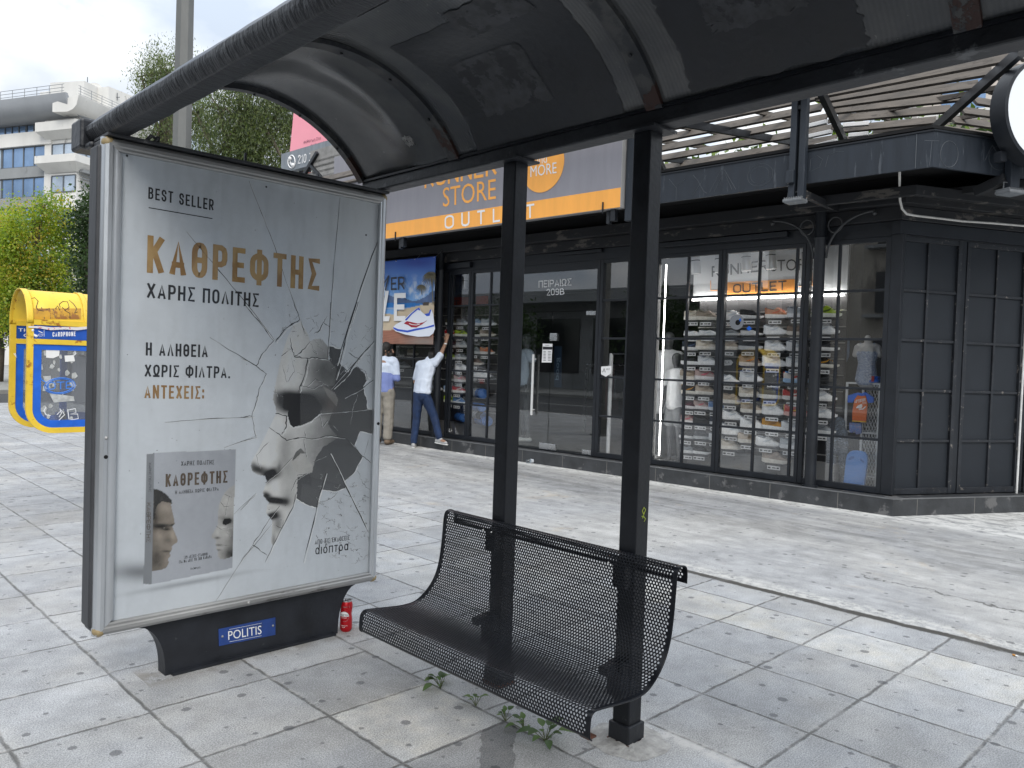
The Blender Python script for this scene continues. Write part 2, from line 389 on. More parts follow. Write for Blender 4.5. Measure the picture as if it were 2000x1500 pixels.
_b = bmesh.new(); bmesh.ops.create_icosphere(_b, subdivisions=2, radius=1.0); ICO = [v.co.copy() for v in _b.verts]; _b.free()
def hull_capsule(bm, p, q, rp, rq, sx=(1, 1, 1)):
    vs = []
    for c, r in ((p, rp), (q, rq)):
        for q_ in ICO: vs.append(bm.verts.new(q_))
        t = vs[-len(ICO):]
        R = r if isinstance(r, (tuple, list)) else (r*sx[0], r*sx[1], r*sx[2])
        for v in t: v.co = Vector((v.co.x*R[0]+c[0], v.co.y*R[1]+c[1], v.co.z*R[2]+c[2]))
    g = bmesh.ops.convex_hull(bm, input=vs)
    bad = [e for e in g['geom_interior'] if isinstance(e, bmesh.types.BMVert)]
    bmesh.ops.delete(bm, geom=bad, context='VERTS')
def blob(name, caps, voxel, m, parent=None, M=None, smooth=4, fold=0.0):
    """one continuous surface grown round tapered limbs"""
    me = bpy.data.meshes.new(name); first = True
    bm = bmesh.new()
    for c in caps:
        b2 = bmesh.new(); hull_capsule(b2, *c); t = bpy.data.meshes.new('t'); b2.to_mesh(t); b2.free(); bm.from_mesh(t); bpy.data.meshes.remove(t)
    bm.to_mesh(me); bm.free()
    o = bpy.data.objects.new(name, me); COL.objects.link(o)
    md = o.modifiers.new('r', 'REMESH'); md.mode = 'VOXEL'; md.voxel_size = voxel; md.use_smooth_shade = True
    ms = o.modifiers.new('s', 'SMOOTH'); ms.iterations = smooth; ms.factor = 0.5
    dg = bpy.context.evaluated_depsgraph_get()
    m2 = bpy.data.meshes.new_from_object(o.evaluated_get(dg))
    o.modifiers.clear(); o.data = m2; bpy.data.meshes.remove(me); m2.name = name
    if fold:
        for v in m2.vertices:
            c = v.co; k = mnoise.noise(Vector((c.x*7+c.z*6, c.y*7-c.z*5, c.z*9)))+.6*mnoise.noise(Vector((c.x*17-c.z*9, c.y*17, c.z*15))); v.co = c+v.normal*(k*fold)
    if M is not None: m2.transform(M)
    m2.materials.clear(); m2.materials.append(m)
    if parent: adopt(o, parent)
    return o
# ------------------------------------------------------------------ pavement material (world metres)
class Sx:
    """node socket with arithmetic"""
    nt = None
    def __init__(s, k): s.k = k
    @staticmethod
    def op(o, *a, clamp=False):
        n = Sx.nt.nodes.new('ShaderNodeMath'); n.operation = o; n.use_clamp = clamp
        for i, x in enumerate(a):
            if isinstance(x, Sx): Sx.nt.links.new(x.k, n.inputs[i])
            else: n.inputs[i].default_value = x
        return Sx(n.outputs[0])
    def __add__(s, b): return Sx.op('ADD', s, b)
    __radd__ = __add__
    def __sub__(s, b): return Sx.op('SUBTRACT', s, b)
    def __rsub__(s, b): return Sx.op('SUBTRACT', b, s)
    def __mul__(s, b): return Sx.op('MULTIPLY', s, b)
    __rmul__ = __mul__
    def abs(s): return Sx.op('ABSOLUTE', s)
    def lt(s, b): return Sx.op('LESS_THAN', s, b)
    def gt(s, b): return Sx.op('GREATER_THAN', s, b)
    def min(s, b): return Sx.op('MINIMUM', s, b)
    def max(s, b): return Sx.op('MAXIMUM', s, b)
    def frac(s): return Sx.op('FRACT', s)
    def floor(s): return Sx.op('FLOOR', s)
    def ss(s, a, b, lo=0.0, hi=1.0):
        n = Sx.nt.nodes.new('ShaderNodeMapRange'); n.interpolation_type = 'SMOOTHSTEP'
        n.inputs['From Min'].default_value = a; n.inputs['From Max'].default_value = b; n.inputs['To Min'].default_value = lo; n.inputs['To Max'].default_value = hi
        Sx.nt.links.new(s.k, n.inputs['Value']); return Sx(n.outputs[0])
def xyz(x, y, z=0.0):
    n = Sx.nt.nodes.new('ShaderNodeCombineXYZ')
    for i, a in enumerate((x, y, z)):
        if isinstance(a, Sx): Sx.nt.links.new(a.k, n.inputs[i])
        else: n.inputs[i].default_value = a
    return n.outputs[0]
def nz(vec, scale, detail=5.0, rough=0.6, dist=0.0, sc3=None):
    if sc3:
        m = Sx.nt.nodes.new('ShaderNodeMapping'); m.inputs['Scale'].default_value = sc3; Sx.nt.links.new(vec, m.inputs[0]); vec = m.outputs[0]
    n = Sx.nt.nodes.new('ShaderNodeTexNoise'); n.inputs['Scale'].default_value = scale; n.inputs['Detail'].default_value = detail
    n.inputs['Roughness'].default_value = rough; n.inputs['Distortion'].default_value = dist
    Sx.nt.links.new(vec, n.inputs['Vector']); return Sx(n.outputs[0])
def white(vec):
    n = Sx.nt.nodes.new('ShaderNodeTexWhiteNoise'); n.noise_dimensions = '2D'; Sx.nt.links.new(vec, n.inputs['Vector']); return Sx(n.outputs[0])
def voro(vec, scale, feature='F1'):
    n = Sx.nt.nodes.new('ShaderNodeTexVoronoi'); n.feature = feature; n.voronoi_dimensions = '2D'; n.inputs['Scale'].default_value = scale
    Sx.nt.links.new(vec, n.inputs['Vector']); return Sx(n.outputs['Distance']), n.outputs['Color']
def mixc(f, a, b):
    n = Sx.nt.nodes.new('ShaderNodeMix'); n.data_type = 'RGBA'
    if isinstance(f, Sx): Sx.nt.links.new(f.k, n.inputs[0])
    else: n.inputs[0].default_value = f
    for i, c in ((6, a), (7, b)):
        if isinstance(c, tuple): n.inputs[i].default_value = (*c, 1)
        else: Sx.nt.links.new(c, n.inputs[i])
    return n.outputs[2]
def scalec(c, s):
    n = Sx.nt.nodes.new('ShaderNodeVectorMath'); n.operation = 'SCALE'; Sx.nt.links.new(c, n.inputs[0]); Sx.nt.links.new(s.k, n.inputs['Scale']); return n.outputs[0]

def pavement_mat():
    m = bpy.data.materials.new('paving'); m.use_nodes = True
    nt = m.node_tree; Sx.nt = nt; p = nt.nodes['Principled BSDF']
    geo = nt.nodes.new('ShaderNodeNewGeometry'); sep = nt.nodes.new('ShaderNodeSeparateXYZ'); nt.links.new(geo.outputs['Position'], sep.inputs[0])
    P = geo.outputs['Position']; x0, y0 = Sx(sep.outputs[0]), Sx(sep.outputs[1])
    w1 = nz(P, 7.0, 6, 0.65); w2 = nz(P, 9.3, 6, 0.65)
    x = x0 + (w1-0.5)*0.030; y = y0 + (w2-0.5)*0.030
    lines = [0.70, 1.195, 1.725, 2.243, 2.69, 3.122, 3.62, 4.10, 4.555]
    dx = (x-lines[0]).abs(); hx = x0.gt(lines[0])
    for v in lines[1:]: dx = dx.min((x-v).abs()); hx = hx + x0.gt(v)
    q = (x*(1/0.505)-(0.70/0.505)+0.5); per = ((q.frac()-0.5).abs()*0.505)
    dx = dx.min(per + x0.gt(0.6)*9.0)
    hx = hx + (x0*(1/0.505)-(0.70/0.505)).floor()*x0.lt(0.7)
    left = x0.lt(2.243)
    off = left*(3.25/0.505) + (1-left)*(1.905/0.51) + x0.gt(1.195)*left*0.04
    qy = y*(1/0.507) - off; qy0 = y0*(1/0.507) - off
    dy = ((qy+0.5).frac()-0.5).abs()*0.507
    hy = qy0.floor()
    slab = x0.lt(4.92)
    jw = nz(P, 3.1, 3)
    joint = dx.min(dy).ss(0.0015, 0.011, 1.0, 0.0)*jw.ss(0.30, 0.55, 0.45, 1.0)*slab
    # slab tone
    rnd = white(xyz(hx, hy))
    tone = rnd.ss(0.0, 1.0, 0.90, 1.09)
    big = nz(P, 0.9, 5, 0.6).ss(0.3, 0.7, 0.90, 1.09)
    med = nz(P, 5.0, 7, 0.7).ss(0.3, 0.72, 0.84, 1.14)
    fine = nz(P, 170.0, 3, 0.6).ss(0.32, 0.68, 0.66, 1.34)
    grit = voro(P, 190.0)[0].ss(0.05, 0.35, 0.72, 1.04)
    grey = mixc(nz(P, 1.7, 3).ss(0.4, 0.65), (0.345, 0.354, 0.364), (0.36, 0.36, 0.354))
    cream = mixc(nz(P, 6.0, 6, 0.7).ss(0.40, 0.66), (0.455, 0.458, 0.45), (0.475, 0.462, 0.425))
    inb = lambda a, b, c, d: x0.gt(a)*x0.lt(b)*y0.gt(c)*y0.lt(d)
    crow = inb(4.10, 4.555, -3.0, 3.15)*nz(P, 2.3, 5, 0.6).ss(0.36, 0.56, 0.35, 1.0)
    pale = inb(1.735, 2.243, 2.278, 2.785)*nz(P, 3.0, 6, 0.7).ss(0.38, 0.60, 0.30, 0.95)
    pale2 = inb(3.62, 4.10, 3.2, 4.5)*0.35 + inb(3.122, 3.62, 4.3, 5.5)*0.45
    c = mixc(crow.max(pale).max(pale2), grey, cream)
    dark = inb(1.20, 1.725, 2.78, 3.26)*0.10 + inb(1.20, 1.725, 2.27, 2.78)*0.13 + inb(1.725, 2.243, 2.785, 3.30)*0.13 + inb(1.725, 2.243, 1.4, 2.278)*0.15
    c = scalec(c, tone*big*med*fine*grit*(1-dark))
    # concrete field
    strk = nz(P, 2.6, 8, 0.72, 0.3, (2.2, 0.6, 1)).ss(0.30, 0.72, 0.80, 1.14)
    patch = nz(P, 0.55, 6, 0.6, 0.8).ss(0.40, 0.60)
    cc = mixc(patch, (0.345, 0.35, 0.355), (0.405, 0.403, 0.393))
    cc = mixc(nz(P, 1.1, 6, 0.7, 0.5).ss(0.60, 0.70, 0.0, 0.55), cc, (0.44, 0.385, 0.31))
    cc = scalec(cc, strk*fine*grit*med)
    # mortar lip beside the long crack, and white scale along the shop step
    lip = (x0-5.03).abs().ss(0.02, 0.16, 1.0, 0.0)*nz(P, 18.0, 6, 0.7).ss(0.42, 0.58)*y0.lt(3.3)
    cc = mixc(lip*0.8, cc, (0.55, 0.545, 0.52))
    dstep = (8.575-y0*0.047+0.15) - x0
    scale = dstep.ss(0.02, 0.42, 1.0, 0.0)*nz(P, 5.5, 8, 0.75, 0.6, (1.6, 0.7, 1)).ss(0.40, 0.56)
    cc = mixc(scale*0.85, cc, (0.70, 0.70, 0.68))
    c = mixc(x0.gt(4.92), c, cc)
    # dark traffic film in front of the shop
    film = x0.ss(6.2, 7.2)*x0.ss(7.6, 8.3, 1.0, 0.0)*nz(P, 1.2, 7, 0.7, 0.5, (2.0, 0.35, 1)).ss(0.42, 0.62)
    c = scalec(c, 1-film*0.36)
    # joints, crack
    c = mixc(joint*0.85, c, (0.085, 0.083, 0.078))
    dust = dx.min(dy).ss(0.006, 0.045, 1.0, 0.0)*slab*nz(P, 13.0, 6, 0.7).ss(0.50, 0.66)
    c = mixc(dust*0.5, c, (0.46, 0.455, 0.44))
    cw = nz(P, 4.0, 7, 0.75)
    crack = (x0 + (cw-0.5)*0.10 - 4.925).abs().ss(0.022, 0.050, 1.0, 0.0)*y0.lt(3.6)*nz(P, 1.3, 2).ss(0.25, 0.45, 0.4, 1.0)
    crack2 = (x0 + (cw-0.5)*0.5 - 5.75 - y0*0.06).abs().ss(0.004, 0.013, 1.0, 0.0)*y0.lt(2.3)*0.75
    c = mixc(crack.max(crack2), c, (0.055, 0.052, 0.046))
    # chewing gum, spots
    d1, cl1 = voro(P, 4.3); s1 = nt.nodes.new('ShaderNodeSeparateColor'); nt.links.new(cl1, s1.inputs[0]); g1 = Sx(s1.outputs[0]); g1b = Sx(s1.outputs[1])
    sp = (d1 + (w1-0.5)*0.07 - g1b*0.06 + (nz(P, 90.0, 3)-0.5)*0.05).ss(0.022, 0.050, 1.0, 0.0)*g1.gt(0.14)
    d2, cl2 = voro(P, 8.0); s2 = nt.nodes.new('ShaderNodeSeparateColor'); nt.links.new(cl2, s2.inputs[0]); g2 = Sx(s2.outputs[0])
    sp2 = (d2 + (w2-0.5)*0.12).ss(0.045, 0.085, 1.0, 0.0)*g2.gt(0.66)*x0.ss(3.5, 7.0, 1.0, 0.5)
    c = mixc(sp.max(sp2*0.8)*0.66, c, (0.075, 0.078, 0.085))
    # damp spill under the bench front, dirt along the light box foot, mortar round the post
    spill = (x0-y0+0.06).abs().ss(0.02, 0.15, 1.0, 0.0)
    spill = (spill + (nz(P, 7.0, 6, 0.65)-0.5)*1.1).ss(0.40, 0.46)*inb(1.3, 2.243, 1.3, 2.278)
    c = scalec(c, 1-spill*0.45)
    soil = (y0-3.62).abs().ss(0.03, 0.17, 1.0, 0.0)*x0.gt(1.28)*x0.lt(2.42)*nz(P, 9.0, 7, 0.7).ss(0.36, 0.6)
    c = mixc(soil*0.7, c, (0.17, 0.155, 0.13))
    mort = (x0-2.66).abs().ss(0.015, 0.06, 1.0, 0.0)*y0.lt(1.95)*y0.gt(-1)*nz(P, 14.0, 6, 0.7).ss(0.40, 0.56)
    c = mixc(mort*0.85, c, (0.56, 0.55, 0.53))
    # scratches
    sv = nz(P, 5.0, 1, 0.4, 0.0, (1.3, 0.22, 1)); scr = (sv-0.5).abs().ss(0.0, 0.004, 1.0, 0.0)*nz(P, 1.6, 3).ss(0.55, 0.62)
    c = mixc(scr*0.45*slab, c, (0.60, 0.60, 0.59))
    nt.links.new(c, p.inputs['Base Color'])
    p.inputs['Roughness'].default_value = 0.82
    h = joint*(-1.0) + nz(P, 60.0, 5, 0.6)*0.35 + grit*0.18 - crack.max(crack2)*1.6 + lip*0.5 + rnd*0.1
    b = nt.nodes.new('ShaderNodeBump'); b.inputs['Strength'].default_value = 0.7; b.inputs['Distance'].default_value = 0.008
    nt.links.new(h.k, b.inputs['Height']); nt.links.new(b.outputs[0], p.inputs['Normal'])
    return m
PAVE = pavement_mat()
ASPH = mat('asphalt', (0.055, 0.057, 0.060), 0.85, var=0.25, vs=1.5, bump=0.5, bs=120)
KERB = mat('kerb stone', (0.34, 0.33, 0.31), 0.8, var=0.2, vs=5, bump=0.3)
LINEW = mat('road paint', (0.62, 0.62, 0.60), 0.7, var=0.2, vs=8, col2=(0.1, 0.1, 0.1), thr=0.56, cs=9)

MB().add([(-500, -500, -0.135), (500, -500, -0.135), (500, 500, -0.135), (-500, 500, -0.135)], [(0, 1, 2, 3)]).build('ground', mat('bare ground', (0.20, 0.19, 0.165), 0.95, var=0.25, vs=0.4), kind='structure')
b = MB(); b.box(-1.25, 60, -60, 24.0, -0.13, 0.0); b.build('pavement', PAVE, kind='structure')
b = MB(); b.box(-1.40, -1.253, -60, 24.0, -0.128, 0.004); b.build('kerb', KERB, kind='structure', bevel=0.012)
b = MB(); b.add([(-14, -80, -0.127), (-1.41, -80, -0.127), (-1.41, 120, -0.127), (-14, 120, -0.127)], [(0, 1, 2, 3)])
b.build('road', ASPH, kind='structure')
b = MB()
for k in range(-8, 14): b.add([(-7.7, k*6.0, -0.1225), (-7.55, k*6.0, -0.1225), (-7.55, k*6.0+3, -0.1225), (-7.7, k*6.0+3, -0.1225)], [(0, 1, 2, 3)])
b.build('road_marking', LINEW, kind='structure')
b = MB(); b.add([(-1.40, 24.05, -0.123), (70, 24.05, -0.123), (70, 31.0, -0.123), (-1.40, 31.0, -0.123)], [(0, 1, 2, 3)]); b.build('side_road', ASPH, kind='structure')
b = MB(); b.box(-1.4, 70, 31.05, 100, -0.13, 0.002); b.build('far_pavement', mat('far paving', (0.29, 0.285, 0.27), 0.85, var=0.2, vs=1.2), kind='structure')
b = MB(); b.box(-60, -14.1, -80, 120, -0.13, 0.0); b.build('opposite_pavement', mat('opposite paving', (0.27, 0.27, 0.26), 0.85, var=0.2, vs=1.2), kind='structure')
# ------------------------------------------------------------------ bus shelter
SHB = mat('shelter black paint', (0.009, 0.0105, 0.014), 0.40, var=0.35, vs=9, bump=0.12, bs=45, spec=0.35, col2=(0.06, 0.063, 0.07), thr=0.70, cs=14)
SHB2 = mat('worn black paint', (0.0125, 0.0143, 0.0185), 0.45, var=0.4, vs=6, bump=0.35, bs=28, col2=(0.075, 0.079, 0.086), thr=0.62, cs=9)
RUST = mat('rust', (0.085, 0.034, 0.020), 0.85, var=0.5, vs=30, bump=0.5, bs=80)

def wrinkle_mat():
    m = bpy.data.materials.new('sagging paint film'); m.use_nodes = True
    nt = m.node_tree; Sx.nt = nt; p = nt.nodes['Principled BSDF']
    tc = nt.nodes.new('ShaderNodeTexCoord'); P = tc.outputs['Object']
    sep = nt.nodes.new('ShaderNodeSeparateXYZ'); nt.links.new(P, sep.inputs[0]); z = Sx(sep.outputs[2]); xx = Sx(sep.outputs[0])
    a = nz(P, 24.0, 4, 0.62, 0.9, (0.3, 1.0, 0.30)); a2 = nz(P, 55.0, 3, 0.55, 0.3, (0.2, 1.0, 0.22)); g = nz(P, 60.0, 5, 0.65)
    face = z.ss(2.428, 2.436, 1.0, 0.05)*z.ss(2.374, 2.384, 0.25, 1.0)
    h = ((a-0.5)*2.0 + (a2-0.5)*0.9)*face + g*0.25
    b = nt.nodes.new('ShaderNodeBump'); b.inputs['Strength'].default_value = 0.75; b.inputs['Distance'].default_value = 0.014
    nt.links.new(h.k, b.inputs['Height']); nt.links.new(b.outputs[0], p.inputs['Normal'])
    c = mixc(a.ss(0.50, 0.64, 0.0, 0.55)*face*nz(P, 3.0, 4).ss(0.38, 0.6), (0.009, 0.0105, 0.014), (0.09, 0.093, 0.10))
    c = mixc(z.ss(2.430, 2.440)*nz(P, 9.0, 6, 0.65, 0.3, (1, .35, 1)).ss(0.3, 0.62, 0.45, 1.0), c, (0.042, 0.048, 0.058))  # top bevel painted paler: the sky's sheen put into its colour
    nt.links.new(c, p.inputs['Base Color']); p.inputs['Roughness'].default_value = 0.42
    return m
def roof_mat():
    m = bpy.data.materials.new('fluted roof sheet'); m.use_nodes = True
    nt = m.node_tree; Sx.nt = nt; p = nt.nodes['Principled BSDF']
    tc = nt.nodes.new('ShaderNodeTexCoord'); P = tc.outputs['Object']
    sep = nt.nodes.new('ShaderNodeSeparateXYZ'); nt.links.new(P, sep.inputs[0]); y = Sx(sep.outputs[1]); z = Sx(sep.outputs[2])
    fl = Sx.op('SINE', y*(2*math.pi/0.0155))
    smooth_bay = y.gt(2.94)
    h = fl*(1-smooth_bay)*0.07 + nz(P, 14.0, 5, 0.6)*0.20 + nz(P, 160.0, 2)*0.05
    b = nt.nodes.new('ShaderNodeBump'); b.inputs['Strength'].default_value = 0.5; b.inputs['Distance'].default_value = 0.004
    nt.links.new(h.k, b.inputs['Height']); nt.links.new(b.outputs[0], p.inputs['Normal'])
    c = mixc(nz(P, 2.2, 6, 0.6, 0.4).ss(0.35, 0.7), (0.040, 0.044, 0.050), (0.086, 0.087, 0.086))
    c = mixc((fl*0.5+0.5)*0.22*(1-smooth_bay), c, (0.018, 0.020, 0.024))
    c = mixc(nz(P, 40.0, 3, 0.5).ss(0.70, 0.76, 0.0, 0.5), c, (0.20, 0.20, 0.19))
    nt.links.new(c, p.inputs['Base Color']); p.inputs['Roughness'].default_value = 0.27; p.inputs['Specular IOR Level'].default_value = 0.62
    return m
def rib_mat():
    m = bpy.data.materials.new('arch rib paint'); m.use_nodes = True
    nt = m.node_tree; Sx.nt = nt; p = nt.nodes['Principled BSDF']
    tc = nt.nodes.new('ShaderNodeTexCoord'); P = tc.outputs['Object']
    sep = nt.nodes.new('ShaderNodeSeparateXYZ'); nt.links.new(P, sep.inputs[0]); x = Sx(sep.outputs[0])
    c = mixc(nz(P, 11.0, 6, 0.65).ss(0.46, 0.62), (0.024, 0.027, 0.032), (0.060, 0.061, 0.061))
    ru = (nz(P, 7.0, 6, 0.65) + x.ss(2.18, 2.44, -0.14, 0.10)).ss(0.57, 0.60)
    c = mixc(ru, c, (0.034, 0.0125, 0.009))
    nt.links.new(c, p.inputs['Base Color']); p.inputs['Roughness'].default_value = 0.6
    b = nt.nodes.new('ShaderNodeBump'); b.inputs['Strength'].default_value = 0.5; b.inputs['Distance'].default_value = 0.004
    nt.links.new((ru*0.8+nz(P, 40.0, 4)*0.5).k, b.inputs['Height']); nt.links.new(b.outputs[0], p.inputs['Normal'])
    return m
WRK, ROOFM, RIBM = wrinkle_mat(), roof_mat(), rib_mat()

shelter = thing('bus_shelter', 'black bus shelter with arched fluted roof on two square steel posts', 'bus shelter', (2.49, 1.84, 0))
Y_END, Y_NEAR = 3.735, -2.6
AC_X, AC_Z, AR = 1.80, 1.99, 0.795                     # arch centre and radius
def arc(t, r=AR): return AC_X - math.cos(t)*r, AC_Z + math.sin(t)*r
T0 = math.asin((2.45-AC_Z)/AR); T1 = math.pi - T0
# front beam: rounded box section along Y, its film of paint sagging
pf = []
def rr(cx, cz, r, a0, a1, n=4): return [(cx+r*math.cos(a0+(a1-a0)*i/n), cz+r*math.sin(a0+(a1-a0)*i/n)) for i in range(n+1)]
pf = rr(1.062, 2.428, 0.010, math.pi, math.pi*0.78, 2) + rr(1.108, 2.477, 0.010, math.pi*0.75, math.pi/2, 2) + rr(1.152, 2.472, 0.015, math.pi/2, 0) + rr(1.152, 2.388, 0.014, 0, -math.pi/2) + rr(1.086, 2.386, 0.014, -math.pi/2, -math.pi*0.8) + [(1.060, 2.398), (1.053, 2.412)]
rows = []; n = 240
for i in range(n+1):
    y = Y_NEAR + (3.90-Y_NEAR)*i/n
    row = []
    for j, (x, z) in enumerate(pf):
        k = mnoise.noise(Vector((x*9, y*7, z*9)))*0.004 + mnoise.noise(Vector((0.3, y*26, z*3)))*0.0015*(1 if z < 2.43 and x < 1.1 else 0.0)
        row.append((x-k, y, z+mnoise.noise(Vector((x*4, y*3.1, 5)))*0.004*(1 if z < 2.4 else 0.1)))
    rows.append(row)
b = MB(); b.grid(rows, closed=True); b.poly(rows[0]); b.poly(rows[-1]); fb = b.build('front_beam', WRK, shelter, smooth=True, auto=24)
b = MB(); b.box(1.035, 1.19, 3.78, 3.925, 2.345, 2.475); b.box(1.05, 1.17, 3.70, 3.78, 2.335, 2.364); b.build('beam_end_cap', SHB2, shelter, bevel=0.012)
# rear beam
rows = []
pr_ = [(2.445, 2.362), (2.53, 2.355), (2.535, 2.445), (2.455, 2.452)]
b = MB(); b.box(2.445, 2.535, Y_NEAR, Y_END+0.01, 2.384, 2.447); b.build('rear_beam', SHB2, shelter, bevel=0.008)
b = MB(); b.box(2.432, 2.449, Y_NEAR, Y_END, 2.441, 2.452); b.build('roof_gasket', SHB, shelter)
# ribs and roof bays
RIB_Y = [Y_END, 2.94, 1.775, 0.72, -0.35, -1.4, Y_NEAR]
for k, y in enumerate(RIB_Y):
    w = 0.022 if k == 0 else 0.036
    b = MB(); P = []
    for i in range(41):
        t = T0 + (T1-T0)*i/40
        a, c = arc(t, AR-0.022), arc(t, AR+(0.02 if k == 0 else -0.004))
        P.append([(a[0], y-w, a[1]), (a[0], y+w, a[1]), (c[0], y+w, c[1]), (c[0], y-w, c[1])])
    b.grid(P, closed=True); b.poly(P[0]); b.poly(P[-1]); rib = b.build('arch_rib', RIBM, shelter, smooth=True, auto=40)
    for i in (8, 14, 20, 27, 34):
        b = MB(); t = T0 + (T1-T0)*i/40; a = arc(t, AR-0.026); nrm = Vector((AC_X-a[0], 0, AC_Z-a[1])).normalized()
        b.tube([Vector((a[0], y, a[1])), Vector((a[0], y, a[1]))+nrm*0.006], 0.007, 8); b.build('rivet', SHB, rib)
random.seed(3)
bays = []
for k in range(len(RIB_Y)-1):
    ya, yb = RIB_Y[k], RIB_Y[k+1]
    n, mm = 44, 40; P = []
    for i in range(n+1):
        y = ya + (yb-ya)*i/n; row = []
        for j in range(mm+1):
            t = T0 + (T1-T0)*j/mm; u = i/n
            sag = 0.0
            if k == 1: sag = 0.055*math.exp(-((u-0.38)/0.22)**2-((t-1.35)/0.30)**2) - 0.02*math.exp(-((u-0.42)/0.3)**2-((t-1.75)/0.16)**2)
            if k == 0: sag = 0.05*math.exp(-((u-0.32)/0.24)**2-((t-2.0)/0.45)**2) - 0.025*math.exp(-((u-0.72)/0.16)**2-((t-1.95)/0.6)**2) - 0.02*math.exp(-((u-0.5)/0.3)**2-((t-1.2)/0.2)**2)
            sag += mnoise.noise(Vector((y*2.2, t*3, 1.3)))*0.004
            r = AR + sag; row.append((AC_X-math.cos(t)*r, y, AC_Z+math.sin(t)*r))
        P.append(row)
    b = MB(); b.grid(P); rp = b.build('roof_panel', ROOFM, shelter, smooth=True, solid=0.008); bays.append((rp, P))
# remains of torn-off posters and tar patches on the panels (own outlines, glued to the underside)
TAR = mat('black tar patch', (0.009, 0.0108, 0.015), 0.42, var=0.35, vs=8, bump=0.2, bs=30)
GLUE = mat('old glue residue', (0.034, 0.036, 0.041), 0.55, var=0.6, vs=18, col2=(0.010, 0.011, 0.015), thr=0.50, cs=11)
PAPER = mat('torn paper scrap', (0.30, 0.30, 0.29), 0.8, var=0.5, vs=40, col2=(0.06, 0.06, 0.065), thr=0.5, cs=30)
def patch(bay, u0, u1, t0, t1, m, rag, lift, seed, name='tar_patch'):
    rp, P = bays[bay]; b = MB(); n = 64; rows = []
    ya, yb = RIB_Y[bay], RIB_Y[bay+1]
    def surf(u, t):
        u = min(max(u, 0), 1)*(len(P)-1); v = min(max((t-T0)/(T1-T0), 0), 1)*(len(P[0])-1)
        i, j = min(int(u), len(P)-2), min(int(v), len(P[0])-2); a, c = u-i, v-j
        p = [Vector(P[i][j]), Vector(P[i+1][j]), Vector(P[i][j+1]), Vector(P[i+1][j+1])]
        q = (p[0]*(1-a)+p[1]*a)*(1-c)+(p[2]*(1-a)+p[3]*a)*c
        nn = Vector((AC_X-q.x, 0, AC_Z-q.z)).normalized(); return q+nn*lift
    for i in range(n+1):
        a = i/n; row = []
        for j in range(n+1):
            c = j/n
            e0 = mnoise.noise(Vector((c*2.5, seed, 0)))*rag*.7+mnoise.noise(Vector((c*31, seed, 2)))*rag*.4; e1 = mnoise.noise(Vector((c*2.5, seed+5, 0)))*rag*.7+mnoise.noise(Vector((c*31, seed+5, 2)))*rag*.4
            f0 = mnoise.noise(Vector((a*6, seed+9, 0)))*rag*0.6; f1 = mnoise.noise(Vector((a*7, seed+13, 0)))*rag*0.6
            row.append(surf(u0+e0+(u1+e1-u0-e0)*a, t0+f0+(t1+f1-t0-f0)*c))
        rows.append(row)
    b.grid(rows); return b.build(name, m, rp, smooth=True)
patch(1, 0.16, 0.88, 1.72, 2.52, TAR, 0.035, 0.0065, 2.0)
patch(1, 0.28, 0.62, 1.98, 2.34, GLUE, 0.035, 0.008, 7.0, 'glue_patch')
patch(1, 0.50, 0.80, 1.66, 1.86, GLUE, 0.03, 0.009, 11.0, 'glue_patch')
patch(2, 0.16, 0.74, 1.82, 2.50, TAR, 0.04, 0.0065, 23.0)
patch(2, 0.30, 0.62, 2.02, 2.28, GLUE, 0.035, 0.008, 28.0, 'glue_patch')
patch(0, 0.66, 0.75, 2.30, 2.37, PAPER, 0.03, 0.006, 41.0, 'paper_scrap')
patch(1, 0.02, 0.06, 1.02, 1.16, PAPER, 0.02, 0.006, 45.0, 'paper_scrap')
patch(2, 0.60, 0.66, 1.88, 1.94, PAPER, 0.04, 0.009, 49.0, 'paper_scrap')
patch(2, 0.74, 0.80, 2.00, 2.06, PAPER, 0.04, 0.006, 53.0, 'paper_scrap')
b = MB(); p1, p2 = xpl(698, 33, 1.176), xpl(775, -8, 1.176); b.strip([p1, p1.lerp(p2, .3), p1.lerp(p2, .65), p2], [.010, .014, .010, .013], (0.75, 0, -0.66)); b.build('torn_label', PAPER, shelter)
# posts
for yc in (2.572, 1.842):
    b = MB(); b.box(2.452, 2.532, yc-0.040, yc+0.040, 0.0, 2.374)
    po = b.build('post', SHB, shelter, bevel=0.005)
    b = MB(); b.box(2.441, 2.543, yc-0.051, yc+0.051, 0.005, 0.082); b.build('post_sleeve', SHB2, po, bevel=0.006)
    b = MB(); b.box(2.41, 2.56, yc-0.085, yc+0.085, 2.373, 2.3825); b.build('top_plate', SHB2, po)
    b = MB(); b.box(2.4385, 2.5455, yc-0.0535, yc+0.0535, -0.002, 0.014); b.build('rust_foot', RUST, po)
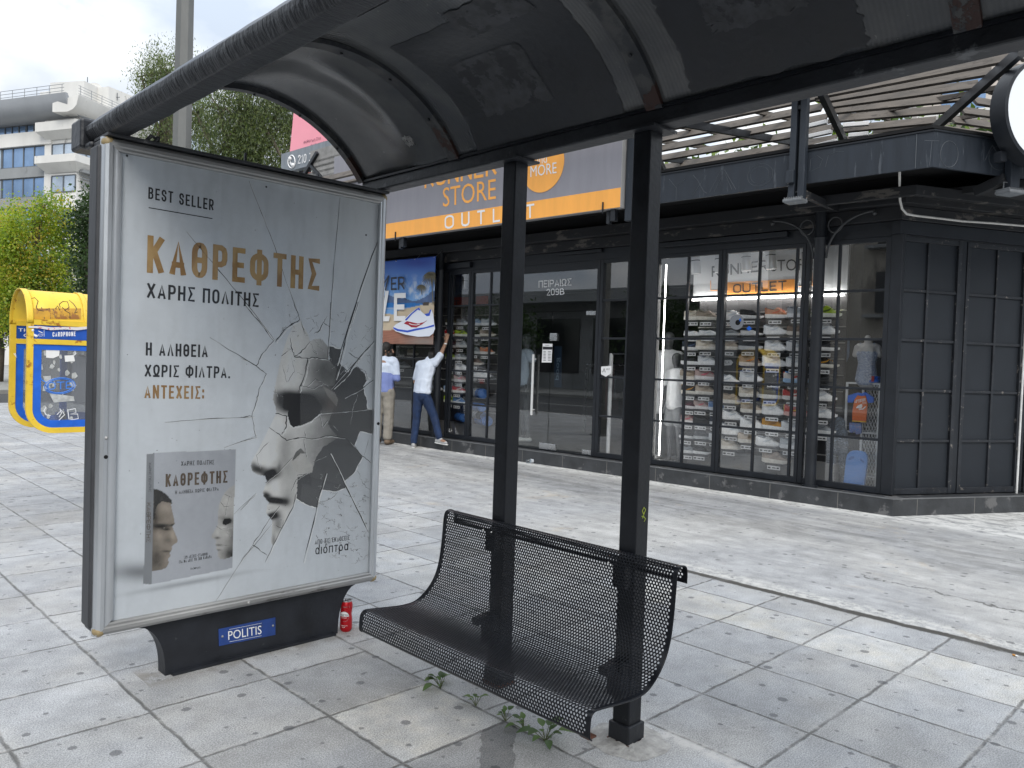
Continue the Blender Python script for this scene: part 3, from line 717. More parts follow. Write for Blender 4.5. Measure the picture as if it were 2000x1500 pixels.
# graffiti tag and hole on the nearer post
b = MB(); YEL = mat('yellow marker', (0.42, 0.50, 0.05), 0.6)
b.strip([(2.495, 1.8008, 0.905), (2.487, 1.8008, 0.918), (2.497, 1.8008, 0.930), (2.508, 1.8008, 0.92), (2.499, 1.8008, 0.906), (2.491, 1.8008, 0.888)], 0.0045, (0, 1, 0))
b.strip([(2.484, 1.8008, 0.897), (2.498, 1.8008, 0.894), (2.510, 1.8008, 0.884), (2.501, 1.8008, 0.874)], 0.004, (0, 1, 0))
b.build('graffiti_tag', YEL, po)
MORT = mat('mortar', (0.37, 0.365, 0.35), 0.95, var=0.3, vs=20, bump=0.9, bs=60)
b = MB(); P = []
for i in range(9):
    r = 0.05 + 0.10*i/8; row = []
    for j in range(40):
        t = 2*math.pi*j/40; R = r*(1+0.22*mnoise.noise(Vector((math.cos(t)*2, math.sin(t)*2, 3))))
        row.append((2.50+math.cos(t)*R, 1.84+math.sin(t)*R*1.05, max(0.001, 0.018*(1-i/8)+0.006*mnoise.noise(Vector((math.cos(t)*9*r*8, math.sin(t)*9*r*8, 0))))))
    P.append(row)
b.grid(P, closed=True); b.build('mortar_collar', MORT, shelter, smooth=True)

# ------------------------------------------------------------------ bench of perforated sheet
BNK = mat('bench black enamel', (0.0075, 0.0088, 0.0125), 0.33, var=0.3, vs=8, bump=0.06, bs=60, spec=0.28)
bench = thing('bench', 'black perforated sheet steel bench with rolled edges fixed to the shelter posts', 'bench', (2.2, 2.22, 0))
prof = [(1.948, 0.272), (1.938, 0.282), (1.936, 0.305), (1.940, 0.345), (1.956, 0.362), (1.99, 0.362), (2.08, 0.352), (2.17, 0.345), (2.24, 0.352), (2.30, 0.388), (2.345, 0.440), (2.372, 0.505), (2.386, 0.59), (2.393, 0.67), (2.398, 0.728), (2.408, 0.752), (2.432, 0.758), (2.455, 0.749), (2.462, 0.727), (2.462, 0.690)]
def spline(P, n):
    P = [Vector((p[0], p[1], 0)) for p in P]; out = []
    for i in range(len(P)-1):
        p0, p1, p2, p3 = P[max(i-1, 0)], P[i], P[i+1], P[min(i+2, len(P)-1)]
        for k in range(n):
            t = k/n; out.append(0.5*((2*p1)+(p2-p0)*t+(2*p0-5*p1+4*p2-p3)*t*t+(3*p1-p0-3*p2+p3)*t**3))
    out.append(P[-1]); return out
SP = spline(prof, 12)
sl = np.array([0]+[ (SP[i+1]-SP[i]).length for i in range(len(SP)-1)]).cumsum(); spx = np.array([p.x for p in SP]); spz = np.array([p.y for p in SP])
BY0, BY1 = 1.575, 2.885; BW = BY1-BY0; BV = sl[-1]
pit = 0.0136; rv = pit*math.sqrt(3)/2; nu = int(BW/pit)+1; nv = int(BV/rv)+1
verts = {}; VL = []; FL = []
def vid(u, v):
    u = min(max(u, 0), BW); v = min(max(v, 0), BV); k = (round(u*20000), round(v*20000))
    if k not in verts: verts[k] = len(VL); VL.append((u, v))
    return verts[k]
R = pit/math.sqrt(3)
for j in range(nv+1):
    for i in range(-1, nu+1):
        u = (i+(0.5 if j % 2 else 0))*pit; v = j*rv
        oc = [vid(u+R*math.cos(math.radians(30+60*k)), v+R*math.sin(math.radians(30+60*k))) for k in range(6)]
        if len(set(oc)) < 3: continue
        if 0.020 < u < BW-0.020 and 0.018 < v < BV-0.014 and len(set(oc)) == 6:
            k0 = len(VL)
            for k in range(6): VL.append((u+0.0049*math.cos(math.radians(30+60*k)), v+0.0049*math.sin(math.radians(30+60*k))))
            for k in range(6): FL.append((oc[k], oc[(k+1) % 6], k0+(k+1) % 6, k0+k))
        else:
            f = [];
            for q in oc:
                if q not in f: f.append(q)
            if len(f) > 2: FL.append(tuple(f))
U = np.array([a for a, _ in VL]); V = np.array([c for _, c in VL])
X = np.interp(V, sl, spx); Z = np.interp(V, sl, spz)
b = MB(); b.v = list(zip(X.tolist(), (BY0+U+0.0).tolist(), Z.tolist())); b.f = FL; b.m = [0]*len(FL)
sheet = b.build('perforated_sheet', BNK, bench, fix=True, smooth=True, auto=35)
md = sheet.modifiers.new('thickness', 'SOLIDIFY'); md.thickness = 0.0022; md.offset = 0
for y in (BY0, BY1):
    b = MB(); b.tube([(p.x, y, p.y) for p in SP[::3]], 0.0034, 6); b.build('edge_rim', BNK, bench, smooth=True)
b = MB(); b.box(1.948, 1.985, BY0+0.01, BY0+0.05, 0.268, 0.274); b.build('corner_tab', RUST, bench)
for yc in (2.572, 1.842):
    b = MB(); b.box(2.33, 2.452, yc-0.02, yc+0.02, 0.300, 0.335); b.box(2.40, 2.452, yc-0.035, yc+0.035, 0.20, 0.335); b.build('mounting_arm', BNK, bench, bevel=0.004)
    b = MB(); b.box(2.405, 2.452, yc-0.03, yc+0.03, 0.62, 0.72); b.build('back_bracket', BNK, bench, bevel=0.004)
b = MB(); WHP = mat('white paint', (0.75, 0.75, 0.73), 0.5)
for y in (2.60, 2.545, 1.88): b = MB(); b.sphere((2.389, y, 0.715), 0.004, 6, 4); b.build('screw_head', WHP, bench)
# ------------------------------------------------------------------ advertising light box
ALU = mat('brushed aluminium', (0.56, 0.58, 0.60), 0.33, metal=0.85, var=0.14, vs=5, bump=0.05, bs=90, col2=(0.28, 0.28, 0.28), thr=0.68, cs=11, stretch=(1, 1, 0.25))
ALUG = mat('weathered aluminium', (0.36, 0.36, 0.355), 0.5, metal=0.55, var=0.25, vs=7, bump=0.12, bs=60, col2=(0.13, 0.125, 0.115), thr=0.60, cs=10, stretch=(0.25, 1, 1))
BRZ = mat('yellowed plastic corner', (0.30, 0.23, 0.12), 0.5, var=0.25, vs=25)
HOUS = mat('dark housing paint', (0.040, 0.042, 0.047), 0.55, var=0.4, vs=7, bump=0.2, bs=30, col2=(0.14, 0.14, 0.14), thr=0.62, cs=7, stretch=(1, 1, 0.4))
BASEM = mat('black plinth paint', (0.012, 0.014, 0.019), 0.5, var=0.4, vs=7, bump=0.25, bs=30, col2=(0.06, 0.06, 0.062), thr=0.66, cs=10)
LX0, LX1, LZ0, LZ1, LYF, LYB = 1.062, 2.492, 0.252, 2.362, 3.55, 3.715
box = thing('advertising_light_box', 'tall street advertising light box in a worn aluminium frame on a flared black foot', 'billboard', (1.8, 3.63, 0))
YP = 3.574
def pp(x, y): return ypl(x, y, YP-0.0006)
# housing
b = MB(); b.box(LX0+0.004, LX1-0.004, LYF+0.03, LYB, LZ0+0.006, LZ1-0.002); b.box(LX0-0.012, LX0+0.010, LYF+0.045, LYB-0.01, LZ0+0.03, LZ1-0.03); b.build('housing', HOUS, box, bevel=0.016)
# frame: four rounded profiles with a thin inner bead
def profile_bar(p, q, inward, w, m, name):
    p, q, inw = Vector(p), Vector(q), Vector(inward); out = Vector((0, -1, 0)); P = []
    sec = [(0.0, -0.052), (0.001, -0.026), (0.008, -0.009), (0.020, 0.0), (0.034, 0.001), (0.040, -0.003), (0.043, -0.003), (0.049, -0.001), (w-0.004, -0.002), (w, -0.006), (w, -0.030), (0.004, -0.052)]
    b = MB()
    for e in (p, q):
        k = 1 if e is p else -1
        P.append([e + inw*a + out*c + (q-p).normalized()*(k*min(a, w)) for a, c in sec])
    b.grid(P, closed=True); b.poly(P[0]); b.poly(P[1])
    return b.build(name, m, box, smooth=True, auto=30)
W = 0.062; o = -0.052
profile_bar((LX0, LYF, LZ0), (LX0, LYF, LZ1), (1, 0, 0), 0.074, ALU, 'frame_side')
profile_bar((LX1, LYF, LZ0), (LX1, LYF, LZ1), (-1, 0, 0), 0.052, ALU, 'frame_side')
profile_bar((LX0, LYF, LZ1), (LX1, LYF, LZ1), (0, 0, -1), 0.056, ALUG, 'frame_top')
profile_bar((LX0, LYF, LZ0), (LX1, LYF, LZ0), (0, 0, 1), 0.056, ALUG, 'frame_bottom')
for cx, sx in ((LX0, 1), (LX1, -1)):
    for cz, sz_ in ((LZ0, 1), (LZ1, -1)):
        b = MB(); b.sphere((cx+sx*0.024, LYF+0.030, cz+sz_*0.022), 0.0285, 14, 10, sc3=(0.95, 1.12, 0.88)); b.build('corner_cap', BRZ, box, smooth=True)
b = MB(); b.box(LX0+0.01, LX1-0.005, LYF-0.012, LYB+0.005, LZ1+0.0005, LZ1+0.014); b.box(LX0+0.22, LX0+0.235, LYF+0.03, LYF+0.05, LZ1+0.012, LZ1+0.05); b.box(LX0+0.62, LX0+0.63, LYF+0.02, LYF+0.035, LZ1+0.012, LZ1+0.06)
b.tube([(LX0+0.17, LYF+0.02, LZ1+0.012), (LX0+0.19, LYF+0.01, LZ1+0.04), (LX0+0.21, LYF+0.0, LZ1+0.028), (LX0+0.20, LYF+0.0, LZ1+0.012)], 0.009, 6)
b.build('top_flashing', HOUS, box, bevel=0.003)
b = MB(); BLK = mat('black hole', (0.004, 0.004, 0.005), 0.9)
for z, x in ((1.02, LX0+0.030), (1.12, LX1-0.028)): b.tube([(x, LYF-0.0016, z), (x, LYF+0.004, z)], 0.0085, 14)
b.build('lock_hole', BLK, box)
b = MB(); b.sphere((1.745, LYF-0.001, LZ0+0.024), 0.010, 10, 6); b.sphere((LX0+0.03, LYF-0.001, 1.10), 0.008, 10, 6); b.build('frame_screw', ALUG, box, smooth=True)
# foot
b = MB(); z1 = LZ0+0.004
def foot_x(t, side):
    c = (1-math.sqrt(max(0, 1-t**2.4))); return (1.375-0.155*c) if side < 0 else (2.275+0.135*c)
prf = [(foot_x(i/14, -1), z1*i/14) for i in range(15)] + [(foot_x(i/14, 1), z1*i/14) for i in range(14, -1, -1)]
b.prism([(x, 3.597, z) for x, z in prf], (0, 0.085, 0)); b.build('foot', BASEM, box, smooth=True, auto=35)
b = MB(); b.box(1.40, 2.25, 3.57, 3.71, 0.0, 0.012); b.build('foot_plate', BASEM, box)
# name plate
BLUE = mat('blue enamel plate', lin('#24407f'), 0.4, var=0.2, vs=12, col2=(0.05, 0.06, 0.09), thr=0.64, cs=14)
FY = 3.597
def fp(x, y): return ypl(x, y, FY-0.0035)
c = [fp(427, 1229), fp(538, 1206), fp(538, 1240), fp(428, 1262)]
b = MB(); b.prism([(p.x, FY-0.003, p.z) for p in c], (0, 0.003, 0)); pl_ = b.build('name_plate', BLUE, box)
WHT = mat('white lettering', (0.78, 0.78, 0.76), 0.5)
b = MB(); b.textpx('POLITIS', (446, 1250), (511, 1238), (445.5, 1233), fp, 0.0)
q = [fp(448, 1253.5), fp(511, 1241.5)]; b.bar(q[0], q[1], 0.001, 0.002, (0, 1, 0)); q = [fp(448, 1229.5), fp(511, 1217)]; b.bar(q[0], q[1], 0.001, 0.002, (0, 1, 0)); b.build('plate_lettering', WHT, pl_)
b = MB()
for x, y in ((434.5, 1243), (533, 1222)): b.sphere(fp(x, y), 0.006, 8, 5)
b.build('plate_screw', ALUG, pl_, smooth=True)

# ---- the poster print, one colour per vertex of a fine grid
def inpoly(px, py, poly):
    r = np.zeros(px.shape, bool); n = len(poly)
    for i in range(n):
        x1, y1 = poly[i]; x2, y2 = poly[i-1]
        if y1 == y2: continue
        c = ((y1 > py) != (y2 > py)) & (px < (x2-x1)*(py-y1)/(y2-y1)+x1); r ^= c
    return r
def bl(px, py, cx, cy, rx, ry, rot=0.0, p=2.0):
    dx, dy = px-cx, py-cy; c, s = math.cos(rot), math.sin(rot)
    return np.exp(-(np.abs((dx*c+dy*s)/rx)**p + np.abs((-dx*s+dy*c)/ry)**p))
def vnoise(px, py, f, seed):
    rs = np.random.RandomState(seed); g = rs.rand(64, 64)
    x = (px*f) % 63; y = (py*f) % 63; i = x.astype(int); j = y.astype(int); a = x-i; c = y-j; a = a*a*(3-2*a); c = c*c*(3-2*c)
    return (g[i, j]*(1-a)*(1-c)+g[(i+1) % 64, j]*a*(1-c)+g[i, (j+1) % 64]*(1-a)*c+g[(i+1) % 64, (j+1) % 64]*a*c)-0.5
def mixa(base, col, a):
    a = np.clip(a, 0, 1)[:, None]; return base*(1-a)+np.array(col)*a
PX0, PX1, PZ0, PZ1 = 1.118, 2.444, 0.292, 2.318
nx, nzv = 400, 600
gx = np.linspace(PX0, PX1, nx+1); gz = np.linspace(PZ0, PZ1, nzv+1)
XX, ZZ = np.meshgrid(gx, gz, indexing='ij'); XX = XX.ravel(); ZZ = ZZ.ravel()
D = np.stack([XX-CAM.x, np.full_like(XX, YP-CAM.y), ZZ-CAM.z], 1)
dz = D@np.array(_f); px = 1000+FPX*(D@np.array(RT))/dz; py = 750-FPX*(D@np.array(UP))/dz
n1 = vnoise(XX, ZZ, 4, 1)+0.5*vnoise(XX, ZZ, 9, 2)+0.3*vnoise(XX, ZZ, 20, 3); n2 = vnoise(XX, ZZ, 60, 4)+0.6*vnoise(XX, ZZ, 140, 5)
n3 = vnoise(XX*4, ZZ, 10, 6)
base = np.full((len(px), 3), 1.0)*np.array((0.675, 0.71, 0.755))
base *= (1+0.10*n1+0.035*n2)[:, None]
base *= (1-0.10*np.clip((ZZ-1.9)/0.4, 0, 1)*(0.6+0.8*n3))[:, None]  # sheet painted darker toward its top for the roof's shade, streaked
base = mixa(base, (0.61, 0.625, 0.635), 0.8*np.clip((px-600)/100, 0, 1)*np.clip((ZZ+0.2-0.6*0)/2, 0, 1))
# face in photograph window coordinates (zoom A: origin 470,590 scale 2.94)
ax, ay = (px-470)*2.94, (py-590)*2.94
face = [(345, 110), (300, 140), (270, 200), (235, 310), (215, 400), (195, 500), (185, 560), (200, 600), (205, 640), (165, 720), (130, 790), (95, 860), (68, 905), (58, 940), (68, 972), (100, 992), (140, 998), (150, 1028), (140, 1060), (128, 1088), (130, 1112), (150, 1138), (163, 1150), (150, 1175), (147, 1212), (165, 1235), (180, 1252), (178, 1330), (175, 1380), (185, 1402), (250, 1275), (318, 1130), (440, 1180), (470, 1080), (600, 1030), (650, 985), (700, 890), (655, 825), (640, 740), (560, 650), (590, 560), (600, 440), (560, 350), (505, 330), (505, 260), (470, 215), (430, 210), (400, 225), (385, 180)]
fm = inpoly(ax, ay, face)
sh = 0.80 - 0.64*np.clip((ax-318-30*(ay<480))/225, 0, 1) + 0.06*n1 + 0.05*n2
sh -= 0.20*bl(ax, ay, 450, 420, 110, 90) ; sh -= 0.12*bl(ax, ay, 210, 420, 40, 200)
sh += 0.10*bl(ax, ay, 300, 420, 60, 60); sh += 0.13*bl(ax, ay, 150, 800, 45, 110, 0.55); sh += 0.16*bl(ax, ay, 380, 690, 110, 22, -0.25)
sh -= 0.20*bl(ax, ay, 255, 820, 35, 110, 0.3); sh -= 0.16*bl(ax, ay, 290, 1010, 60, 90); sh += 0.10*bl(ax, ay, 205, 890, 28, 30); sh += 0.09*bl(ax, ay, 195, 1050, 25, 40)
sh += 0.10*bl(ax, ay, 260, 740, 40, 30); sh -= 0.14*bl(ax, ay, 420, 900, 100, 200); sh += 0.05*bl(ax, ay, 330, 560, 20, 20)
col = np.stack([sh*1.0, sh*0.985, sh*0.96], 1)
edge = np.clip((0.35+n2*0.3), 0, 1)
base[fm] = np.clip(col[fm], 0.02, 0.8)
fmf = fm.astype(float)
def dk(cx, cy, rx, ry, s, rot=0.0, c=(0.018, 0.018, 0.02), p=2.0, only=True):
    global base
    a = bl(ax, ay, cx, cy, rx, ry, rot, p)*s
    base = mixa(base, c, a*(fmf if only else 1))
dk(330, 575, 125, 66, 1.3, 0.03, p=4); dk(470, 585, 95, 65, 0.95); dk(250, 560, 52, 44, 1.1, p=3)
dk(100, 962, 52, 26, 0.95, 0.25, p=3); dk(172, 988, 50, 34, 1.25, -0.35, p=3); dk(150, 1010, 22, 30, 1.1); dk(222, 950, 15, 40, 0.65); dk(75, 935, 18, 22, 0.5); dk(260, 900, 50, 120, 0.35)
dk(148, 1112, 26, 22, 1.0, 0.5, p=3); dk(200, 1140, 68, 22, 1.25, 0.12, p=3); dk(258, 1146, 22, 20, 0.9)
dk(185, 1228, 42, 24, 1.15, -0.3, p=3); dk(215, 1270, 30, 60, 0.65); dk(190, 1370, 14, 45, 0.6); dk(470, 380, 70, 90, 0.55); dk(270, 1130, 40, 60, 0.4)
base = mixa(base, (0.60, 0.59, 0.57), 0.8*bl(ax, ay, 180, 1180, 40, 14, -0.15)*fmf)
base = mixa(base, (0.58, 0.57, 0.56), 0.7*bl(ax, ay, 200, 925, 22, 16, -0.4)*fmf)
# eye opening and the broken-out hole
holes = [[(268, 650), (285, 560), (340, 520), (430, 540), (468, 600), (452, 640), (405, 680), (345, 706), (300, 716), (282, 700)],
         [(505, 250), (575, 268), (565, 350), (620, 402), (668, 370), (716, 412), (725, 452), (705, 490), (726, 560), (730, 612), (770, 618), (770, 762), (686, 744), (654, 826), (702, 890), (660, 972), (600, 1030), (606, 1070), (540, 1090), (468, 1080), (436, 1182), (370, 1162), (318, 1130), (330, 1005), (410, 978), (430, 900), (480, 830), (560, 780), (500, 700), (540, 600), (530, 500), (560, 400), (510, 330)]]
for k, h in enumerate(holes):
    m_ = inpoly(ax+n2*6, ay+n1*8, h)
    v = 0.012 if k == 0 else None
    if k == 0: base[m_] = np.array((0.016, 0.016, 0.019))
    else:
        g = 0.060+0.05*np.clip((ay-700)/400, 0, 1)+0.02*n1
        base[m_] = np.stack([g, g*1.02, g*1.07], 1)[m_]
base = mixa(base, (0.55, 0.535, 0.51), inpoly(ax+n2*8, ay+n1*6, [(290, 905), (345, 862), (380, 900), (412, 935), (410, 975), (350, 985), (310, 968)])*(0.85+n2))
base = mixa(base, (0.05, 0.05, 0.05), 0.8*inpoly(ax, ay, [(300, 895), (318, 860), (345, 838), (372, 870), (345, 868), (300, 912)]))
base = mixa(base, (0.34, 0.32, 0.30), 0.7*inpoly(ax, ay, [(470, 480), (540, 520), (560, 560), (550, 600), (500, 540)]))
base = mixa(base, (0.10, 0.08, 0.07), 0.7*bl(ax, ay, 520, 590, 40, 50)*(1-inpoly(ax, ay, holes[0])))
# book in zoom B coordinates (origin 270,860 scale 5.17)
bx, by = (px-270)*5.17, (py-860)*5.17
base = mixa(base, (0.09, 0.095, 0.105), 0.75*bl(bx, by, 20, 1330, 330, 90, 0.0)*(bx < 60)*(bx > -330) + 0.0)
base = mixa(base, (0.12, 0.125, 0.135), 0.5*bl(bx, by, 500, 1440, 560, 26, -0.18)*(by > 1300))
cov = inpoly(bx, by, [(162, 130), (985, 88), (950, 1290), (135, 1455)]); spn = inpoly(bx, by, [(88, 140), (162, 130), (135, 1455), (52, 1450)])
cc = 0.50+0.05*n1+0.02*n2-0.06*(bx/1000)
base[cov] = np.stack([cc*0.93, cc*0.97, cc*1.06], 1)[cov]
cs_ = 0.27+0.06*n1; base[spn] = np.stack([cs_*0.95, cs_, cs_*1.08], 1)[spn]
man = [(160, 495), (215, 505), (280, 545), (330, 600), (342, 632), (330, 650), (345, 720), (362, 790), (368, 840), (345, 875), (372, 935), (398, 1005), (395, 1030), (360, 1050), (338, 1075), (340, 1105), (318, 1135), (325, 1165), (305, 1195), (306, 1245), (285, 1285), (240, 1305), (135, 1322), (150, 800)]
mm_ = inpoly(bx, by, man)&cov
t = 0.19+0.11*np.clip((bx-150)/200, 0, 1)+0.05*n1+0.05*n2
for cx, cy, rx, ry, s in ((270, 680, 60, 50, 0.12), (200, 960, 50, 60, 0.12), (290, 900, 40, 12, -0.22), (240, 870, 80, 24, -0.24), (345, 960, 25, 50, 0.12), (250, 900, 18, 10, 0.05), (310, 1010, 40, 30, -0.12), (290, 1120, 45, 10, -0.2), (200, 1200, 80, 90, -0.12), (280, 1210, 40, 30, 0.07), (170, 760, 30, 120, -0.12)): t = t + s*bl(bx, by, cx, cy, rx, ry)
t = np.clip(t, 0.015, 0.6); base[mm_] = np.stack([t*1.0, t*0.86, t*0.72], 1)[mm_]
hair = inpoly(bx+n2*14, by+n2*14, [(155, 490), (220, 503), (285, 545), (335, 605), (342, 640), (300, 618), (235, 615), (190, 640), (165, 760), (150, 850)])&cov
base[hair] = np.array((0.028, 0.026, 0.024))*(1+0.8*n2[hair][:, None])
base = mixa(base, (0.03, 0.03, 0.03), 0.9*(bl(bx, by, 248, 893, 16, 9)+bl(bx, by, 255, 855, 80, 9, 0.05)+bl(bx, by, 345, 852, 22, 10, -0.4))*mm_)
base = mixa(base, (0.55, 0.53, 0.5), 0.6*bl(bx, by, 262, 885, 6, 4)*mm_)
msk = [(975, 447), (920, 480), (872, 530), (840, 590), (815, 660), (805, 740), (803, 800), (800, 860), (768, 920), (738, 965), (742, 990), (780, 1000), (790, 1020), (778, 1050), (790, 1075), (786, 1100), (805, 1115), (800, 1160), (820, 1198), (870, 1200), (955, 1172)]
mk = inpoly(bx, by, msk)&cov
t = 0.46-0.30*np.clip((bx-860)/110, 0, 1)*np.clip((by-700)/250, 0, 1)+0.06*n1+0.06*n2
for cx, cy, rx, ry, s in ((900, 815, 48, 30, -0.5), (850, 780, 50, 20, -0.15), (800, 985, 26, 12, -0.35), (815, 1058, 40, 10, -0.32), (810, 1108, 26, 9, -0.28), (900, 1150, 70, 60, -0.25), (900, 955, 30, 40, 0.14), (800, 930, 18, 40, 0.1), (890, 620, 60, 70, 0.1), (860, 880, 40, 14, 0.14)): t = t + s*bl(bx, by, cx, cy, rx, ry)
t = np.clip(t, 0.015, 0.7); base[mk] = np.stack([t, t*0.98, t*0.95], 1)[mk]
eye = inpoly(bx, by, [(852, 820), (868, 795), (920, 788), (946, 800), (930, 835), (880, 858), (856, 850)]); base[eye & cov] = (0.012, 0.012, 0.013)
# rain streaks, drips and grime down the sheet
base *= (1-0.05*np.clip(n3*2, 0, 1))[:, None]
base = np.clip(base*0.80, 0.008, 0.9)
vid_ = np.arange((nx+1)*(nzv+1)).reshape(nx+1, nzv+1)
fq = np.stack([vid_[:-1, :-1], vid_[1:, :-1], vid_[1:, 1:], vid_[:-1, 1:]], -1).reshape(-1, 4)
me = bpy.data.meshes.new('poster'); me.vertices.add(len(XX)); me.vertices.foreach_set('co', np.stack([XX, np.full_like(XX, YP), ZZ], 1).ravel())
me.loops.add(fq.size); me.loops.foreach_set('vertex_index', fq.ravel().astype(np.int32)); me.polygons.add(len(fq))
me.polygons.foreach_set('loop_start', np.arange(0, fq.size, 4, dtype=np.int32)); me.update(calc_edges=True); me.validate()
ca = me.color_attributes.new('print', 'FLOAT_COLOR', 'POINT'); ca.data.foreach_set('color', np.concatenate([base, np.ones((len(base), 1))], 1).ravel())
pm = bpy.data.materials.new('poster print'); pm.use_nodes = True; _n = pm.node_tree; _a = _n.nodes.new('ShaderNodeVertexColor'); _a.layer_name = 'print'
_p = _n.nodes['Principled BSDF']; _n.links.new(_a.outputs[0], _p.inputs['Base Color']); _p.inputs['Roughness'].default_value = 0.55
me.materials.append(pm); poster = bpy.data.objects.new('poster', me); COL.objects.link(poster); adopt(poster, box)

INK = mat('black print', (0.016, 0.017, 0.021), 0.6)
def gold_mat():
    m = bpy.data.materials.new('golden print'); m.use_nodes = True; nt = m.node_tree; Sx.nt = nt; p = nt.nodes['Principled BSDF']
    tc = nt.nodes.new('ShaderNodeTexCoord'); c = mixc(nz(tc.outputs['Object'], 5.5, 4, 0.6, 0.8, (1.0, 1, 0.5)).ss(0.38, 0.62), (0.25, 0.135, 0.045), (0.42, 0.275, 0.115))
    nt.links.new(c, p.inputs['Base Color']); p.inputs['Roughness'].default_value = 0.5; return m
GOLD = gold_mat()
b = MB(); b.textpx('BEST SELLER', (289.5, 388), (417, 411.5), (290, 365), pp, 0.018)
b.strip([pp(290.3, 405.5), pp(415, 427)], 0.004, (0, 1, 0))
b.textpx('ΧΑΡΗΣ ΠΟΛΙΤΗΣ', (286.7, 581.9), (504.9, 600.2), (287.4, 552), pp, 0.022)
b.textpx('Η ΑΛΗΘΕΙΑ', (284.6, 694.3), (405.5, 698.1), (285, 668.5), pp, 0.022)
b.textpx('ΧΩΡΙΣ ΦΙΛΤΡΑ.', (282.3, 735.9), (449.1, 738.8), (283, 711.5), pp, 0.022)
b.textpx('ΑΠΟ ΤΙΣ ΕΚΔΟΣΕΙΣ', (614.9, 1063.8), (682.6, 1054.3), (615, 1054.6), pp, 0.012)
b.textpx('dιόπτρα', (615.6, 1083.5), (679.9, 1074.5), (616.3, 1064), pp, 0.004)
b.textpx('ΧΑΡΗΣ ΠΟΛΙΤΗΣ', (353.6, 909.9), (418, 907), (353.8, 900.8), pp, 0.014)
b.textpx('Η ΑΛΗΘΕΙΑ ΧΩΡΙΣ ΦΙΛΤΡΑ', (342, 965.4), (427.1, 958.3), (342.1, 958.2), pp, 0.014)
b.textpx('139 ΛΕΞΕΙΣ-ΣΤΑΘΜΟΙ', (359, 1091.6), (405.4, 1084.4), (359, 1086), pp, 0.012)
b.textpx('ΓΙΑ ΝΑ ΔΕΙΣ ΤΗ ΖΩΗ ΚΑΘΑΡΑ', (349.7, 1100.8), (413.1, 1089.6), (349.7, 1095), pp, 0.012)
b.textpx('διόπτρα', (371.9, 1114.2), (391.5, 1110.8), (371.9, 1108.6), pp, 0.0)
b.textpx('ΧΑΡΗΣ ΠΟΛΙΤΗΣ', (290.6, 903.5), (290.3, 961), (295.4, 903.5), pp, 0.01)
b.build('black_lettering', INK, poster)
b = MB(); b.textpx('ΚΑΘΡΕΦΤΗΣ', (286.7, 532.4), (623.3, 568.3), (288.3, 459), pp, 0.024)
b.textpx('ΑΝΤΕΧΕΙΣ;', (281.9, 778.2), (398.5, 779.4), (282.3, 751.6), pp, 0.022); b.build('gold_lettering', GOLD, poster)
BRN = mat('bronze print', (0.085, 0.06, 0.04), 0.5, var=0.5, vs=26)
b = MB(); b.textpx('ΚΑΘΡΕΦΤΗΣ', (323.2, 951.3), (444.1, 942.8), (323.6, 925.8), pp, 0.026)
b.textpx('ΚΑΘΡΕΦΤΗΣ', (286.6, 982), (285.6, 1059), (294.6, 982), pp, 0.012); b.build('book_title', BRN, poster)
# crack lines of the print, dark with pale lips
CR = mat('printed crack', (0.030, 0.030, 0.032), 0.6); CL = mat('printed crack lip', (0.70, 0.70, 0.69), 0.6)
def za(x, y): return pp(470+x/2.94, 590+y/2.94)
def z8(x, y): return pp(140+x/2.727, 250+y/2.727)
def zc(x, y): return pp(140+x/2.631, 780+y/2.631)
rng = random.Random(5)
def jag(P, k, amp):
    out = []
    for i in range(len(P)-1):
        (x1, y1), (x2, y2) = P[i], P[i+1]
        for j in range(k): t = j/k; out.append((x1+(x2-x1)*t+rng.uniform(-amp, amp)*(j > 0), y1+(y2-y1)*t+rng.uniform(-amp, amp)*(j > 0)))
    out.append(P[-1]); return out
bc, blp = MB(), MB()
def crack(P, w, T=za, amp=3.5, lip=True, k=5):
    Q = [T(x, y) for x, y in jag(P, k, amp)]; n = len(Q)
    bc.strip(Q, [w*(0.25+0.75*math.sin(math.pi*min(1, (i+1.0)/n))**0.5)*rng.uniform(0.4, 1.3)*0.00070 for i in range(n)], (0, 1, 0))
    if lip:
        off = Vector((w*0.0009, 0.0002, -w*0.0006)); blp.strip([q+off for q in Q], [w*0.0005*rng.uniform(0.2, 1.2) for _ in Q], (0, 1, 0))
crack([(20, 10), (120, 130), (190, 222)], 7); crack([(200, 230), (262, 150), (340, 100)], 9); crack([(345, 105), (372, 190)], 4)
crack([(190, 222), (130, 290), (90, 365), (0, 318)], 5); crack([(90, 365), (148, 412), (105, 500), (95, 560), (65, 655), (0, 660)], 5); crack([(65, 655), (90, 780), (0, 800)], 4)
crack([(285, 205), (292, 262), (310, 315), (380, 322), (440, 318), (505, 335)], 7); crack([(385, 325), (372, 400), (345, 480), (332, 515)], 11); crack([(310, 315), (345, 290), (400, 225)], 7)
crack([(235, 310), (290, 270)], 4); crack([(400, 235), (440, 300), (410, 280)], 3); crack([(240, 360), (265, 460), (310, 400), (290, 320)], 2.5)
crack([(340, 100), (305, 0)], 4); crack([(425, 180), (450, 165), (475, 115), (515, 150)], 5); crack([(475, 115), (500, 80)], 3); crack([(518, 0), (510, 150), (500, 320)], 6, amp=1.5)
crack([(668, 0), (610, 180), (570, 350), (540, 440)], 12, amp=1.2); crack([(675, 0), (640, 120)], 5, amp=1); crack([(785, 205), (690, 310), (600, 430), (530, 495)], 9, amp=2); crack([(775, 440), (690, 500), (595, 550)], 6, amp=1.5)
crack([(455, 640), (560, 632), (660, 625), (770, 610)], 5, amp=1.5); crack([(670, 530), (640, 620), (630, 700)], 3)
